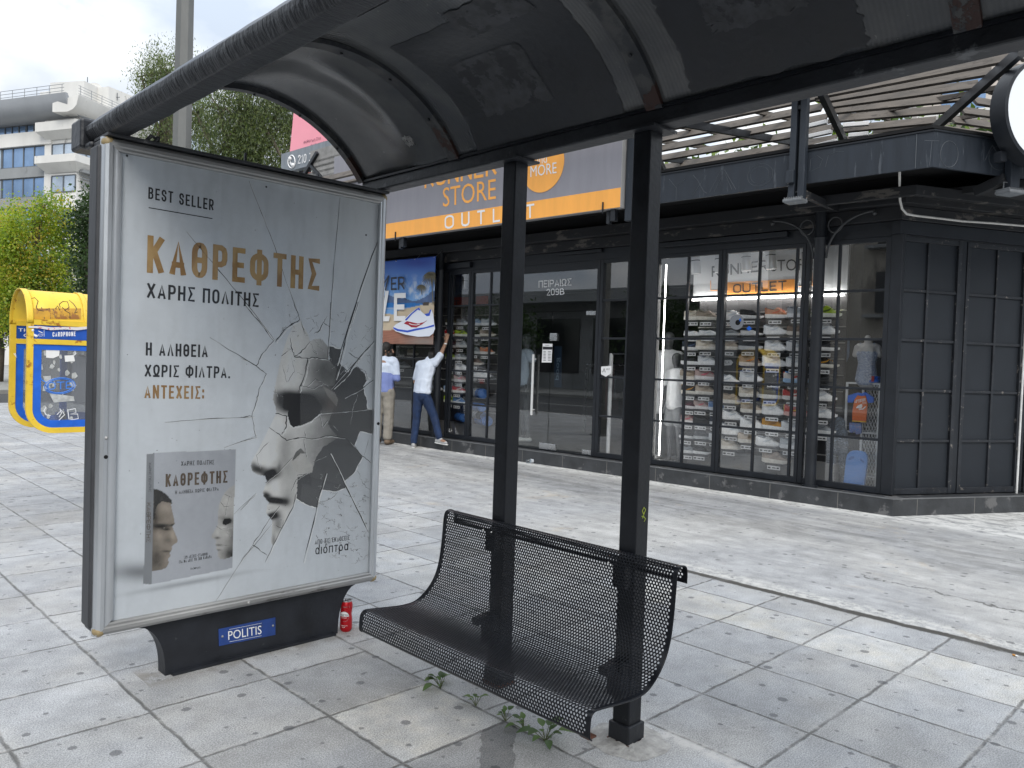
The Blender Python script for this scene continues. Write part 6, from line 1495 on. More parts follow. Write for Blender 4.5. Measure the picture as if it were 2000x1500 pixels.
for k in range(-18, 30):
    for sg in (1, -1):
        P = []
        for i in range(0, 25):
            z = z0+(z1-z0)*i/24; s = 0.43+0.033*k+sg*(z-z0)*0.40
            if 0.43 <= s <= 0.60: P.append(FA.w(s, z, -0.70))
        if len(P) > 1: b.tube(P, 0.0032, 3)
b.build('mesh_grid', RKW, rk)
# orange and blue children's swim shirt
CO = mat('orange jersey', lin('#d9640f'), 0.8, var=0.08, vs=20); CB = mat('blue jersey', lin('#0f5fc9'), 0.8, var=0.1, vs=20); CY = mat('yellow hem', lin('#d9a21a'), 0.8)
sh = thing('swim_shirt', 'small orange swim shirt with blue sleeves hanging on the white rack', 'shirt', FA.px(1680, 800, -0.34))
def fsx(x, y): return FA.px(x, y, -0.33)
def z4p(x, y): return fsx(1480+x/4.41, 660+y/4.41)
b = MB(); b.prism([z4p(*p) for p in ((868, 492), (838, 530), (820, 640), (820, 708), (940, 716), (952, 560), (935, 495), (900, 500))], FA.N*0.03); b.build('body', CO, sh, bevel=0.008)
b = MB(); b.prism([z4p(*p) for p in ((868, 470), (868, 494), (900, 502), (935, 498), (928, 464), (905, 478))], FA.N*0.034); b.prism([z4p(*p) for p in ((866, 470), (780, 496), (778, 556), (822, 560), (868, 492))], FA.N*0.028); b.prism([z4p(*p) for p in ((930, 466), (1006, 512), (1004, 558), (955, 562), (935, 496))], FA.N*0.028); b.build('sleeves', CB, sh, bevel=0.008)
b = MB(); b.prism([z4p(*p) for p in ((820, 709), (820, 718), (940, 728), (940, 717))], FA.N*0.031); b.build('hem', CY, sh)
def z4q(x, y): return FA.px(1480+x/4.41, 660+y/4.41, -0.298)
b = MB(); b.textpx('ADVENTURE', (834, 562), (930, 545), (836, 535), z4q, 0.01); b.textpx('TIME', (898, 572), (938, 566), (898, 556), z4q, 0.01)
b.prism([z4q(*p) for p in ((846, 600), (862, 582), (895, 568), (902, 588), (890, 605), (850, 606))], FA.N*0.001); b.strip([z4q(870, 615), z4q(905, 612), z4q(930, 590)], 0.012, FA.N); b.build('chest_print', WLET, sh)
# folded goods on the rack, bodyboard, leggings, mats
b = MB(); P = FA.px(1690, 744, -0.36)
f1 = thing('folded_trunks', 'bright blue folded swim trunks lying on top of the white rack', 'trunks', P)
b.fbox(FA, 0.255, 0.43, 1.387, 1.43, -0.50, -0.35); b.fbox(FA, 0.265, 0.42, 1.43, 1.462, -0.49, -0.36); b.build('cloth', CB, f1, bevel=0.014); b = MB(); b.fbox(FA, 0.30, 0.33, 1.40, 1.464, -0.352, -0.346); b.build('waist_cord', mat('red cord', (0.45, 0.05, 0.05), 0.7), f1); 
f2 = thing('folded_trunks', 'patterned blue swim trunks hung under the orange shirt on the rack', 'trunks', FA.px(1673, 840, -0.36))
BLP = print_mat('bright blue print', (0.03, 0.12, 0.42), (0.06, 0.28, 0.62), (0.55, 0.22, 0.06), 22.0)
b = MB(); b.prism([FA.px(x, y, -0.36) for x, y in ((1660, 825), (1684, 826), (1684, 846), (1674, 849), (1670, 842), (1664, 846), (1660, 842))], FA.N*0.03); b.build('cloth', BLP, f2, bevel=0.008)
BBM = mat('bodyboard blue', lin('#4a82c9'), 0.5, var=0.06, vs=4); BBD = mat('bodyboard grip', lin('#2f63a8'), 0.6)
bbd = thing('bodyboard', 'light blue bodyboard leaning against the white rack behind the corner glass', 'bodyboard', FA.px(1668, 952, -0.2))
def zbd(x, y, o=-0.20): return FA.px(1480+x/4.41, 660+y/4.41, o)
pts = [(735, 1250), (745, 1150), (758, 1040), (768, 1005), (790, 980), (820, 970), (880, 972), (920, 985), (940, 1015), (943, 1060), (930, 1170), (912, 1292)]
b = MB(); b.prism([zbd(*p) for p in pts], -FA.N*0.05); b.build('board', BBM, bbd, bevel=0.01)
b = MB()
for P in ([(780, 1040), (800, 1020), (830, 1018), (832, 1036), (800, 1052), (782, 1056)], [(880, 1035), (905, 1050), (922, 1068), (910, 1076), (885, 1056)]): b.prism([zbd(*p, -0.199) for p in P], FA.N*0.004)
b.build('grip', BBD, bbd, bevel=0.002)
lg = thing('leggings', 'black and blue camouflage leggings hanging behind the glass beside the round column', 'leggings', FA.px(1612, 900, -0.33))
Ml = place(FA, 0.74, -0.36, 0.0, 0.0)
blob('cloth', [((.02, 0, .80), (.0, 0, .20), 0.075, 0.05, (1, .6, .5)), ((-.10, 0, .80), (-.16, 0, .24), 0.075, 0.05, (1, .6, .5)), ((-.04, 0, .92), (-.04, 0, .80), 0.10, 0.11, (1, .5, .6))], 0.012, CAMO, lg, Ml, 1)
sh3 = thing('denim_shorts', 'faded blue denim shorts hanging at the top left of the corner window', 'shorts', FA.px(1648, 690, -0.6))
b = MB(); b.prism([FA.px(x, y, -0.6) for x, y in ((1636, 660), (1660, 662), (1662, 690), (1654, 708), (1650, 690), (1645, 710), (1634, 706))], FA.N*0.04); b.build('cloth', mat('washed denim', (0.16, 0.22, 0.33), 0.85, var=0.3, vs=14), sh3, bevel=0.01)
lm = thing('jacket', 'lime green and black jacket hanging deep behind the corner window', 'jacket', FA.px(1640, 820, -0.8))
Mj = place(FA, 0.60, -0.95, 0.0, 0.2)
blob('cloth', [((0, 0, .75), (0, 0, 1.35), 0.13, 0.15, (1, .5, .5)), ((.15, 0, 1.33), (.22, 0, .85), 0.06, 0.05), ((-.15, 0, 1.33), (-.22, 0, .85), 0.06, 0.05)], 0.016, mat('black nylon', (0.015, 0.015, 0.017), 0.5), lm, Mj, 1)
b = MB(); b.fbox(FA, 0.60, 0.64, 0.72, 1.05, -0.85, -0.83); b.build('lime_panel', mat('lime cloth', lin('#b3c21a'), 0.7), lm)
MATB = mat('blue foam', lin('#2f62a5'), 0.6, var=0.1, vs=14); MATL = mat('printed wrapper', (0.42, 0.43, 0.45), 0.35, var=0.45, vs=26, col2=(0.10, 0.12, 0.16), thr=0.52, cs=22)
for k, (x, y, w, lab, cat) in enumerate(((936, 768, 0.40, 'large blue and black mat roll in a printed wrapper, topmost of the window stack', 1), (934, 795, 0.42, 'blue foam mat roll on the middle of the stack left of the post', 0), (936, 811, 0.40, 'dark mat roll with grey wrapper just above the lowest roll', 1), (944, 821, 0.46, 'blue foam mat roll with black band, lowest of the right hand stack', 0), (900, 815, 0.34, 'blue foam mat roll behind the window frame beside the shoe wall', 0))):
    c = FA.px(x, y, -0.26); t = thing('mat_roll', lab, 'mat', c, 'mat rolls in the window'); r = 0.085 if k in (0, 3) else 0.07
    d = (FA.E*0.9+FA.N*-0.42).normalized(); 
    b = MB(); A = [c-d*w/2, c-d*(w/2-0.01), c+d*(w/2-0.01), c+d*w/2]; b.tube(A, [r*0.93, r, r, r*0.93], 20); b.build('roll', MATB if k != 2 else BLK, t, smooth=True, auto=40)
    if cat: 
        b = MB(); b.tube([c-d*w*0.05, c+d*w*0.42], r+0.002, 20); b.build('wrapper', MATL, t, smooth=True, auto=40)
    b = MB(); b.tube([c-d*w*0.32, c-d*w*0.29], r+0.003, 20); b.build('strap', BLK, t, smooth=True, auto=40)
    b = MB(); e = c-d*(w/2+0.001); A = []; pd = d.cross(Vector((0, 0, 1))).normalized()
    for i in range(50): a = i*0.42; A.append(e+(pd*math.cos(a)+Vector((0, 0, math.sin(a))))*(r*0.9*i/50))
    b.tube(A, 0.0035, 4); b.build('spiral_end', mat('pale foam edge', lin('#5f8fd0'), 0.6), t)
# pendant spotlights behind the glass heads
SPOT = mat('spotlight aluminium', (0.55, 0.55, 0.55), 0.35, metal=0.6)
for k, (x, lab) in enumerate(((1357, 'leftmost'), (1403, 'second from left'), (1455, 'third from left'), (1503, 'fourth from left'), (1573, 'rightmost, beside the round column'))):
    p = FA.px(x, 500, -0.30); t = thing('spotlight', 'silver spotlight in the right window head, %s' % lab, 'spotlight', p, 'spotlights in the right hand window')
    b = MB(); q = Vector((p.x, p.y, 3.10)); e = Vector((p.x, p.y, 2.74))+FA.E*-0.03; m_ = q.lerp(e, 0.5); b.tube([q, m_], 0.062, 16); b.build('housing', SPOT, t, smooth=True, auto=40)
    b = MB(); b.tube([m_, m_.lerp(e, 0.08)], 0.058, 16); b.build('collar', BLK, t); b = MB(); b.tube([m_.lerp(e, 0.08), e], 0.064, 16); b.build('head', SPOT, t, smooth=True, auto=40)
p = FA.px(908, 530, -0.3); t = thing('spotlight', 'silver cylinder spotlight in the head of the window left of the entrance', 'spotlight', p); b = MB(); b.tube([Vector((p.x, p.y, 3.1)), Vector((p.x, p.y, 2.72))], 0.05, 16); b.build('housing', SPOT, t, smooth=True, auto=40); b = MB(); b.tube([Vector((p.x, p.y, 2.86)), Vector((p.x, p.y, 2.85))], 0.053, 16); b.build('collar', BLK, t)
# brand card standing between the shoes
bd = thing('display_card', 'white brand card with black lettering standing on the shoe wall', 'card', FA.px(1425, 712, -0.36))
b = MB(); b.prism([FA.px(x, y, -0.36) for x, y in ((1412, 704), (1428, 703), (1432, 708), (1428, 713), (1412, 714))], FA.N*0.006); b.build('card', WLET, bd)
b = MB(); b.textpx('FILA', (1413, 710.5), (1425, 710), (1413, 706), lambda x, y: FA.px(x, y, -0.352), 0.015); b.build('lettering', INK, bd)
vl = thing('floor_card', 'white brand lettering stuck low on the glass left of the entrance', 'lettering', FA.px(879, 841, 0.008))
b = MB(); b.textpx('FILA', (873.5, 844), (883, 843), (873.5, 837.5), lambda x, y: FA.px(x, y, 0.0075), 0.015); b.build('lettering', WLET, vl)
st = thing('window_sticker', 'round grey sticker with a blue dot stuck on the right hand window', 'sticker', FA.px(1439, 628, 0.006))
def disc_px(cx, cy, r, o, m, name, par):
    c = FA.px(cx, cy, o); rr_ = (FA.px(cx, cy-r, o)-c).length
    b = MB(); b.prism([c+FA.E*(rr_*math.cos(i*math.pi/16))+Vector((0, 0, rr_*math.sin(i*math.pi/16))) for i in range(32)], FA.N*0.0008); return b.build(name, m, par)
disc_px(1439, 629, 15, 0.0055, mat('grey sticker', (0.20, 0.21, 0.23), 0.5), 'sticker', st); disc_px(1441, 630, 5.2, 0.007, BLK, 'dot', st)
b = MB(); b.prism([FA.px(1440+dx, 627+dy, 0.0068) for dx, dy in ((-1, 4), (6, -6), (8, -1), (2, 6))], FA.N*0.001); b.build('blue_mark', CB, st)
dm = thing('window_sticker', 'small blue diamond sticker on the right hand window', 'sticker', FA.px(1463, 642, 0.006))
b = MB(); b.prism([FA.px(*p, 0.0055) for p in ((1463, 636.5), (1468.5, 641.5), (1463, 646.5), (1457.5, 641.5))], FA.N*0.0008); b.build('diamond', CB, dm)
# security gates inside the door, hanging banner inside
GT = mat('white gate post', (0.58, 0.59, 0.60), 0.4)
for k, (x, xx) in enumerate(((1181, 1204),)):
    t = thing('security_gate', 'white anti theft gate posts standing inside the right door panel', 'gate', FA.w(3.72, SZ0, -0.35))
    b = MB(); b.tube([FA.w(3.80, SZ0, -0.12), FA.w(3.80, 1.66, -0.12)], 0.028, 10); b.tube([FA.w(3.62, SZ0+0.3, -0.25), FA.w(3.62, 1.66, -0.25)], 0.022, 10); b.build('post', GT, t, smooth=True, auto=40)
    b = MB(); b.bar(FA.w(3.80, 1.655, -0.12), FA.w(3.60, 1.655, -0.26), 0.05, 0.02); b.build('top_bar', STL, t)
t = thing('hanging_banner', 'dark blue vertical banner with pale letters hanging inside the shop', 'banner', FA.px(1092, 730, -1.2))
b = MB(); b.prism([FA.px(x, y, -1.2) for x, y in ((1083, 676), (1097, 677), (1096, 757), (1082, 756))], -FA.N*0.01); b.build('cloth', mat('deep blue cloth', (0.015, 0.04, 0.085), 0.8), t)
b = MB(); b.textpx('good', (1094.5, 698), (1093.5, 742), (1085, 698), lambda x, y: FA.px(x, y, -1.195), 0.0); b.build('lettering', mat('pale blue letters', (0.22, 0.33, 0.45), 0.6), t)
t = thing('clothes_rail', 'dark chrome clothes rail inside the door hung with dim garments', 'rail', FA.w(5.6, SZ0, -2.6))
b = MB(); b.tube([FA.w(4.6, SZ0, -3.2), FA.w(4.6, 1.5, -3.2), FA.w(6.6, 1.5, -3.2), FA.w(6.6, SZ0, -3.2)], 0.02, 8); b.build('rail', CHR, t, smooth=True)
for k in range(9):
    b = MB(); b.fbox(FA, 4.75+k*0.2, 4.80+k*0.2, 0.65+0.1*(k % 3), 1.42, -3.4, -3.0); b.build('garment', [mat('dim garment %s' % n, c, 0.9) for n, c in (('red', (0.10, 0.02, 0.03)), ('black', (0.015, 0.015, 0.016)), ('grey', (0.08, 0.085, 0.09)))][k % 3], t, bevel=0.02)
# ------------------------------------------------------------------ two men hanging the banner
SKIN = mat('tanned skin', (0.33, 0.19, 0.125), 0.55, var=0.12, vs=14); SKIN2 = mat('brown skin', (0.25, 0.145, 0.10), 0.55, var=0.12, vs=14)
HAIR = mat('black hair', (0.010, 0.009, 0.008), 0.6, var=0.4, vs=60, bump=0.5, bs=90)
POLO = mat('white polo cotton', (0.60, 0.66, 0.76), 0.85, var=0.06, vs=10, bump=0.55, bs=13); DENIM = mat('dark blue denim', (0.011, 0.028, 0.080), 0.85, var=0.3, vs=10, bump=0.5, bs=16)
KHAKI = mat('khaki cotton', (0.27, 0.25, 0.215), 0.9, var=0.2, vs=9, bump=0.6, bs=16); TWO = mat('violet blue cotton', (0.19, 0.24, 0.50), 0.85, var=0.12, vs=9, bump=0.4, bs=14)
LEATH = mat('tan boot leather', (0.17, 0.12, 0.08), 0.7, var=0.25, vs=20); SNK = mat('grey sneaker cloth', (0.38, 0.38, 0.38), 0.8, var=0.2, vs=25)
def hand(wrist, d, up, side, r=0.010, curl=0.3):
    """palm, four unequal fingers and a thumb; d along the hand, up out of the back of it"""
    d, up = Vector(d).normalized(), Vector(up).normalized(); s = d.cross(up).normalized()*side; w = Vector(wrist); C = []
    T = lambda p: tuple(p)
    C.append((T(w+d*0.012-s*0.0), T(w+d*0.050), 0.024, 0.024)); C.append((T(w+d*0.06-s*0.026), T(w+d*0.065+s*0.024), 0.017, 0.016)); C.append((T(w+d*0.03-s*0.018), T(w+d*0.035+s*0.016), 0.019, 0.018))
    for k, L in enumerate((0.068, 0.080, 0.075, 0.058)):
        o = w+d*0.075-s*(-0.030+0.020*k)*-1*-1; o = w+d*0.072+s*(0.031-0.0205*k); sp = s*(0.10*(1.5-k))
        m1 = o+(d+sp-up*curl*0.4).normalized()*L*0.5; C.append((T(o), T(m1), r, r*0.9)); C.append((T(m1), T(m1+(d+sp-up*curl*1.4).normalized()*L*0.5), r*0.9, r*0.75))
    t0 = w+d*0.022+s*0.022; t1 = t0+(d*0.7+s*0.8-up*0.2).normalized()*0.042; C.append((T(t0), T(t1), r*1.25, r*1.05)); C.append((T(t1), T(t1+(d*0.95+s*0.25-up*0.3).normalized()*0.032), r*1.0, r*0.8)); return C
def local(origin):
    m = Matrix((-FA.E, -FA.N, (0, 0, 1))).transposed().to_4x4(); return Matrix.Translation(origin) @ m
Pm = local(gnd(806, 873)) @ Matrix(((1.2, -.78, 0, 0), (0, 1, 0, 0), (0, 0, 1, 0), (0, 0, 0, 1)))
man = thing('person', 'man seen from behind in white polo shirt and blue jeans reaching up to the banner', 'person', Pm.translation)
ht, hl = (0.300, 0.27, 1.545), 0
C = [((.145, .06, .93), (.16, .10, 1.12), 0.14, 0.14, (1.1, .8, .9)), ((.16, .10, 1.12), (.19, .17, 1.32), 0.15, 0.165, (1.1, .75, .9)), ((.05, .18, 1.37), (.33, .17, 1.42), 0.07, 0.07), ((.20, .20, 1.40), (.265, .245, 1.50), 0.058, 0.055),
     ((.275, .26, 1.53), (.285, .275, 1.595), 0.078, 0.092, (.9, 1.05, 1)), ((.285, .345, 1.53), (.285, .36, 1.50), 0.03, 0.022), ((.29, .372, 1.545), (.29, .385, 1.525), 0.013, 0.016), ((.205, .27, 1.55), (.200, .265, 1.53), 0.014, 0.010), ((.365, .27, 1.55), (.37, .265, 1.53), 0.014, 0.010),
     ((.365, .17, 1.43), (.475, .22, 1.585), 0.056, 0.046), ((.475, .22, 1.585), (.565, .26, 1.80), 0.046, 0.031),
     ((.02, .18, 1.36), (-.045, .16, 1.10), 0.054, 0.043), ((-.045, .16, 1.10), (.01, .36, 1.02), 0.041, 0.030),
     ((.075, .05, .90), (.055, .03, .48), 0.10, 0.065), ((.055, .03, .48), (.03, -.03, .10), 0.062, 0.042), ((.215, .06, .90), (.40, .12, .55), 0.10, 0.066), ((.40, .12, .55), (.53, .08, .20), 0.062, 0.042),
     ((.03, -.03, .06), (-.005, .11, .035), 0.042, 0.034), ((.53, .07, .17), (.66, .03, .15), 0.042, 0.034)]
C += hand((.565, .26, 1.80), (.12, .10, 1), (0, -1, .1), -1) + hand((.01, .36, 1.02), (.25, .8, -.1), (-.6, .1, .8), 1)
body = blob('body', C, 0.0085, SKIN, man, Pm, 3)
blob('hair', [((.275, .225, 1.57), (.285, .285, 1.615), 0.083, 0.090, (.98, 1.08, 1)), ((.275, .215, 1.52), (.275, .22, 1.57), 0.072, 0.08)], 0.009, HAIR, man, Pm, 2)
blob('polo_shirt', [((.15, .07, .94), (.16, .10, 1.14), 0.172, 0.165, (1.12, .86, .5)), ((.16, .10, 1.14), (.185, .16, 1.33), 0.165, 0.182, (1.12, .80, .9)), ((.03, .17, 1.385), (.345, .17, 1.435), 0.082, 0.084), ((.365, .17, 1.43), (.46, .215, 1.565), 0.078, 0.074, (1, 1, .9)), ((.02, .18, 1.37), (-.035, .165, 1.16), 0.075, 0.072, (1, 1, .7)), ((.205, .195, 1.44), (.215, .205, 1.475), 0.074, 0.068)], 0.011, POLO, man, Pm, 2, .007)
blob('jeans', [((.145, .06, .88), (.15, .07, .97), 0.168, 0.158, (1.08, .85, .7)), ((.075, .05, .88), (.055, .03, .48), 0.115, 0.084), ((.055, .03, .48), (.03, -.03, .085), 0.084, 0.072, (1, 1, .5)), ((.215, .06, .88), (.40, .12, .55), 0.115, 0.086), ((.40, .12, .55), (.525, .08, .225), 0.086, 0.072)], 0.011, DENIM, man, Pm, 2, .007)
b = MB(); M_ = Matrix.Rotation(0, 4, 'Z')
for ctr, dr, zz in (((.03, -.03), (-.20, .98), 0.0), ((.535, .07), (.96, -.28), 0.105)):
    k = blob('shoe', [((ctr[0]-dr[0]*.05, ctr[1]-dr[1]*.05, zz+.045), (ctr[0]+dr[0]*.15, ctr[1]+dr[1]*.15, zz+.032), 0.046, 0.040, (1, 1, .9)), ((ctr[0], ctr[1], zz+.07), (ctr[0]+dr[0]*.04, ctr[1]+dr[1]*.04, zz+.07), 0.046, 0.042)], 0.009, SNK, man, Pm, 2)
    s_ = blob('sole', [((ctr[0]-dr[0]*.055, ctr[1]-dr[1]*.055, zz+.012), (ctr[0]+dr[0]*.165, ctr[1]+dr[1]*.165, zz+.012), 0.048, 0.043, (1, 1, .28))], 0.008, SOLEW, k, Pm, 1)
wb = blob('wristband', [((.548, .253, 1.757), (.553, .2545, 1.770), 0.037, 0.0365, (1, 1, .35))], 0.006, SOLEW, man, Pm, 1)
P2 = local(gnd(746, 868)) @ Matrix.Rotation(math.radians(32), 4, 'Z')
TURN = Matrix.Rotation(math.radians(-72), 3, 'Z')
def tn(L): return [(tuple(TURN @ Vector(c[0])), tuple(TURN @ Vector(c[1])))+tuple(c[2:]) for c in L]
man2 = thing('person', 'bearded man in blue and white shirt and khaki trousers half hidden by light box', 'person', P2.translation)
C = [((0, 0, .98), (0, .0, 1.16), 0.155, 0.15, (1, .75, .9)), ((0, 0, 1.16), (0, .0, 1.36), 0.15, 0.17, (1.05, .72, .85)), ((-.15, 0, 1.43), (.15, 0, 1.43), 0.07, 0.07), ((0, 0, 1.44), (0, .03, 1.53), 0.058, 0.055), ((0, .02, 1.58), (0, .02, 1.66), 0.080, 0.096, (.95, .98, 1))]
C += tn([((0, .10, 1.56), (0, .115, 1.53), 0.040, 0.030), ((0, .125, 1.645), (0, .150, 1.595), 0.011, 0.018), ((-.08, .02, 1.62), (-.083, .015, 1.60), 0.013, 0.010), ((.08, .02, 1.62), (.083, .015, 1.60), 0.013, 0.010)])
for s in (-1, 1):
    C += [((s*.19, 0, 1.42), (s*.235, -.02, 1.13), 0.056, 0.045), ((s*.235, -.02, 1.13), (s*.10, .21, 1.14), 0.043, 0.031), ((s*.09, 0, .95), (s*.10, .02, .50), 0.10, 0.065), ((s*.10, .02, .50), (s*.10, -.01, .10), 0.062, 0.042), ((s*.10, -.01, .06), (s*.115, .13, .035), 0.042, 0.034)]
    C += hand((s*.10, .21, 1.14), (-s*.6, .7, .15), (0, .3, 1), -s)
blob('body', C, 0.0085, SKIN2, man2, P2, 3)
blob('hair', tn([((0, -.005, 1.64), (0, .025, 1.688), 0.086, 0.089, (1, 1, 1)), ((0, -.03, 1.57), (0, -.02, 1.62), 0.066, 0.078)]), 0.009, HAIR, man2, P2, 2)
blob('beard', tn([((0, .085, 1.535), (0, .10, 1.555), 0.060, 0.056, (1.12, 1, .9)), ((-.062, .06, 1.555), (-.066, .045, 1.60), 0.02, 0.015), ((.062, .06, 1.555), (.066, .045, 1.60), 0.02, 0.015)]), 0.008, HAIR, man2, P2, 2)
b = MB()
for s in (-1, 1): b.sphere(tuple(TURN @ Vector((s*.031, .110, 1.632))), 0.011, 8, 6)
o = b.build('eyes', mat('eye', (0.06, 0.05, 0.045), 0.2), man2, smooth=True); o.data.transform(P2)
blob('shirt_yoke', [((0, 0, 1.24), (0, 0, 1.36), 0.172, 0.186, (1.05, .78, .5)), ((-.15, 0, 1.435), (.15, 0, 1.435), 0.094, 0.094), ((0, 0, 1.44), (0, .01, 1.49), 0.085, 0.07), ((.19, 0, 1.42), (.225, -.015, 1.22), 0.076, 0.072, (1, 1, .7)), ((-.19, 0, 1.42), (-.225, -.015, 1.22), 0.076, 0.072, (1, 1, .7))], 0.011, mat('pale shirt cotton', (0.55, 0.62, 0.74), 0.85, var=0.08, vs=9, bump=0.45, bs=14), man2, P2, 2, .007)
blob('shirt_body', [((0, 0, .92), (0, 0, 1.24), 0.176, 0.172, (1.05, .80, .4)), ((.225, -.015, 1.22), (.236, -.02, 1.13), 0.07, 0.066, (1, 1, .6)), ((-.225, -.015, 1.22), (-.236, -.02, 1.13), 0.07, 0.066, (1, 1, .6))], 0.011, TWO, man2, P2, 2, .007)
blob('trousers', [((0, 0, .90), (0, 0, .97), 0.168, 0.162, (1, .82, .7))]+[((s*.09, 0, .90), (s*.10, .02, .50), 0.118, 0.092) for s in (-1, 1)]+[((s*.10, .02, .50), (s*.10, -.01, .12), 0.092, 0.080, (1, 1, .6)) for s in (-1, 1)], 0.011, KHAKI, man2, P2, 2, .007)
for s in (-1, 1): blob('boot', [((s*.10, -.03, .05), (s*.12, .17, .04), 0.055, 0.046, (1, 1, .85)), ((s*.10, -.01, .06), (s*.10, -.01, .15), 0.055, 0.058)], 0.009, LEATH, man2, P2, 2)

# ------------------------------------------------------------------ beach banner they hang
OB = 0.30
q = [FA.px(700, 512, OB), FA.px(852, 500, OB), FA.px(848.5, 673, OB), FA.px(700, 673, OB)]
sR, zT = FA.sz(852, 500, OB); zB = FA.sz(849, 673, OB)[1]; sL = sR+2.6
ban = thing('hanging_banner', 'printed beach banner with a white trainer and palms hung across the shop windows', 'banner', FA.w(sR+1.3, zB, OB))
nxb, nzb = 170, 100; sg = np.linspace(sR, sL, nxb+1); zg = np.linspace(zB, zT, nzb+1); SS, ZB_ = np.meshgrid(sg, zg, indexing='ij'); SS = SS.ravel(); ZB_ = ZB_.ravel()
wav = 0.012*np.sin(SS*5.0+ZB_*1.5)+0.008*np.sin(SS*11)
PB = np.array(FA.O)[None]+np.outer(SS, np.array(FA.E))+np.outer(OB+wav, np.array(FA.N)); PB[:, 2] += ZB_
D = PB-np.array(CAM); dzb = D@np.array(_f); bx = 1000+FPX*(D@np.array(RT))/dzb; by = 750-FPX*(D@np.array(UP))/dzb
X_, Y_ = (bx-730)*3.49, (by-470)*3.49      # window coordinates of the photographed part
n1 = vnoise(SS*3, ZB_*3, 3, 21)+0.5*vnoise(SS*3, ZB_*3, 8, 22)+0.25*vnoise(SS*3, ZB_*3, 20, 23)
v = np.clip((Y_-110)/300, 0, 1)
cb = np.array(lin('#3f6fd8'))*(1-v)[:, None]+np.array(lin('#7db4ee'))*v[:, None]
cb = mixa(cb, lin('#3b3fae'), 0.55*bl(X_, Y_, 300, 150, 130, 40))
cb = mixa(cb, lin('#e6eef6'), np.clip((n1*1.4+0.1), 0, 1)*np.clip((Y_-220)/90, 0, 1)*(Y_ < 400))
mt = 395-25*np.sin(X_*0.011+1.0)-np.clip((X_-280), 0, 200)*0.55+n1*14
mz = (Y_ > mt)&(Y_ < 432); cb[mz] = (np.array(lin('#56709c'))*(1+0.5*n1[:, None]))[mz]
sea = (Y_ >= 425)&(Y_ < 470); cb[sea] = (np.array(lin('#1f7fd0'))*(1+0.3*n1[:, None]))[sea]
cb = mixa(cb, lin('#e9f2f4'), 0.7*bl(X_, Y_, 300, 462, 400, 5))
snd = (Y_ >= 462-np.clip(X_-230, -60, 200)*0.25)&(Y_ < 640)&((X_ > 150)|(Y_ > 500)); cb[snd] = (np.array(lin('#dccaad'))*(1+0.12*n1[:, None]))[snd]
wd = (Y_ > 600+12*np.sin(X_*0.02)); cb[wd] = (np.array(lin('#a8705a'))*(1+0.25*np.sin(Y_*0.35+X_*0.06)[:, None]*0.5+0.2*n1[:, None]))[wd]
cb = mixa(cb, lin('#8a867f'), 0.8*bl(X_, Y_, 350, 690, 150, 40)*(Y_ > 620))
rk_ = (Y_ > 420)&(Y_ < 442)&(X_ > 330)&(n1 > -0.1); cb[rk_] = lin('#4a4038')
cb = np.clip(cb*0.80, 0.005, 0.85)
idb = np.arange((nxb+1)*(nzb+1)).reshape(nxb+1, nzb+1); fb_ = np.stack([idb[:-1, :-1], idb[1:, :-1], idb[1:, 1:], idb[:-1, 1:]], -1).reshape(-1, 4)
me = bpy.data.meshes.new('cloth'); me.from_pydata(PB.tolist(), [], fb_.tolist()); ca = me.color_attributes.new('print', 'FLOAT_COLOR', 'POINT'); ca.data.foreach_set('color', np.concatenate([cb, np.ones((len(cb), 1))], 1).ravel()); me.polygons.foreach_set('use_smooth', [True]*len(me.polygons))
bm_ = pm.copy(); bm_.name = 'banner print'; me.materials.append(bm_); cloth = bpy.data.objects.new('cloth', me); COL.objects.link(cloth); adopt(cloth, ban)
md = cloth.modifiers.new('t', 'SOLIDIFY'); md.thickness = 0.003; md.offset = -1
def bn(x, y, o=OB+0.026): return FA.px(730+x/3.49, 470+y/3.49, o)
# palms, trainer and words printed on it
PALM = mat('printed palm', lin('#6f6a58'), 0.8, var=0.3, vs=30); TRW = mat('printed white trainer', lin('#dfe4ee'), 0.7); TRB = mat('printed blue trim', lin('#2f55c4'), 0.7); TRR = mat('printed red flash', lin('#9c1f33'), 0.7)
b = MB(); prg = random.Random(4)
for tx, ty, x0, y0, R_ in ((390, 230, 398, 330, 62), (322, 310, 326, 365, 36)):
    b.strip([bn(x0+6, y0+100 if R_ > 50 else y0), bn(x0, y0), bn(tx+4, ty+20), bn(tx, ty)], 0.022 if R_ > 50 else 0.014, FA.N)
    for k in range(26):
        a = math.radians(-200+k*14.5); P = []
        for i in range(5): t = i/4; P.append(bn(min(419, tx+math.cos(a)*R_*t), ty+math.sin(a)*R_*0.8*t+R_*0.75*t*t*0.8))
        b.strip(P, [0.008, 0.016*R_/60, 0.020*R_/60, 0.014*R_/60, 0.003], FA.N)
b.build('palm_print', PALM, cloth)
b = MB(); b.poly([bn(*p) for p in ((132, 590), (150, 570), (200, 545), (245, 500), (285, 468), (312, 456), (322, 480), (350, 505), (375, 492), (392, 468), (405, 500), (412, 560), (418, 600), (405, 632), (380, 652), (300, 655), (215, 640), (150, 618), (135, 605))]); b.build('trainer_print', TRW, cloth)
OT = OB+0.029
def bt(x, y): return bn(x, y, OT)
b = MB(); b.poly([bt(*p) for p in ((132, 588), (165, 603), (230, 612), (290, 598), (350, 590), (410, 572), (412, 584), (340, 602), (290, 612), (230, 626), (160, 615), (135, 602))])
b.poly([bt(*p) for p in ((345, 500), (360, 515), (380, 512), (392, 470), (384, 470), (374, 494))]); b.poly([bt(*p) for p in ((285, 470), (310, 455), (318, 478), (300, 470), (262, 500), (222, 545), (212, 540), (250, 500))])
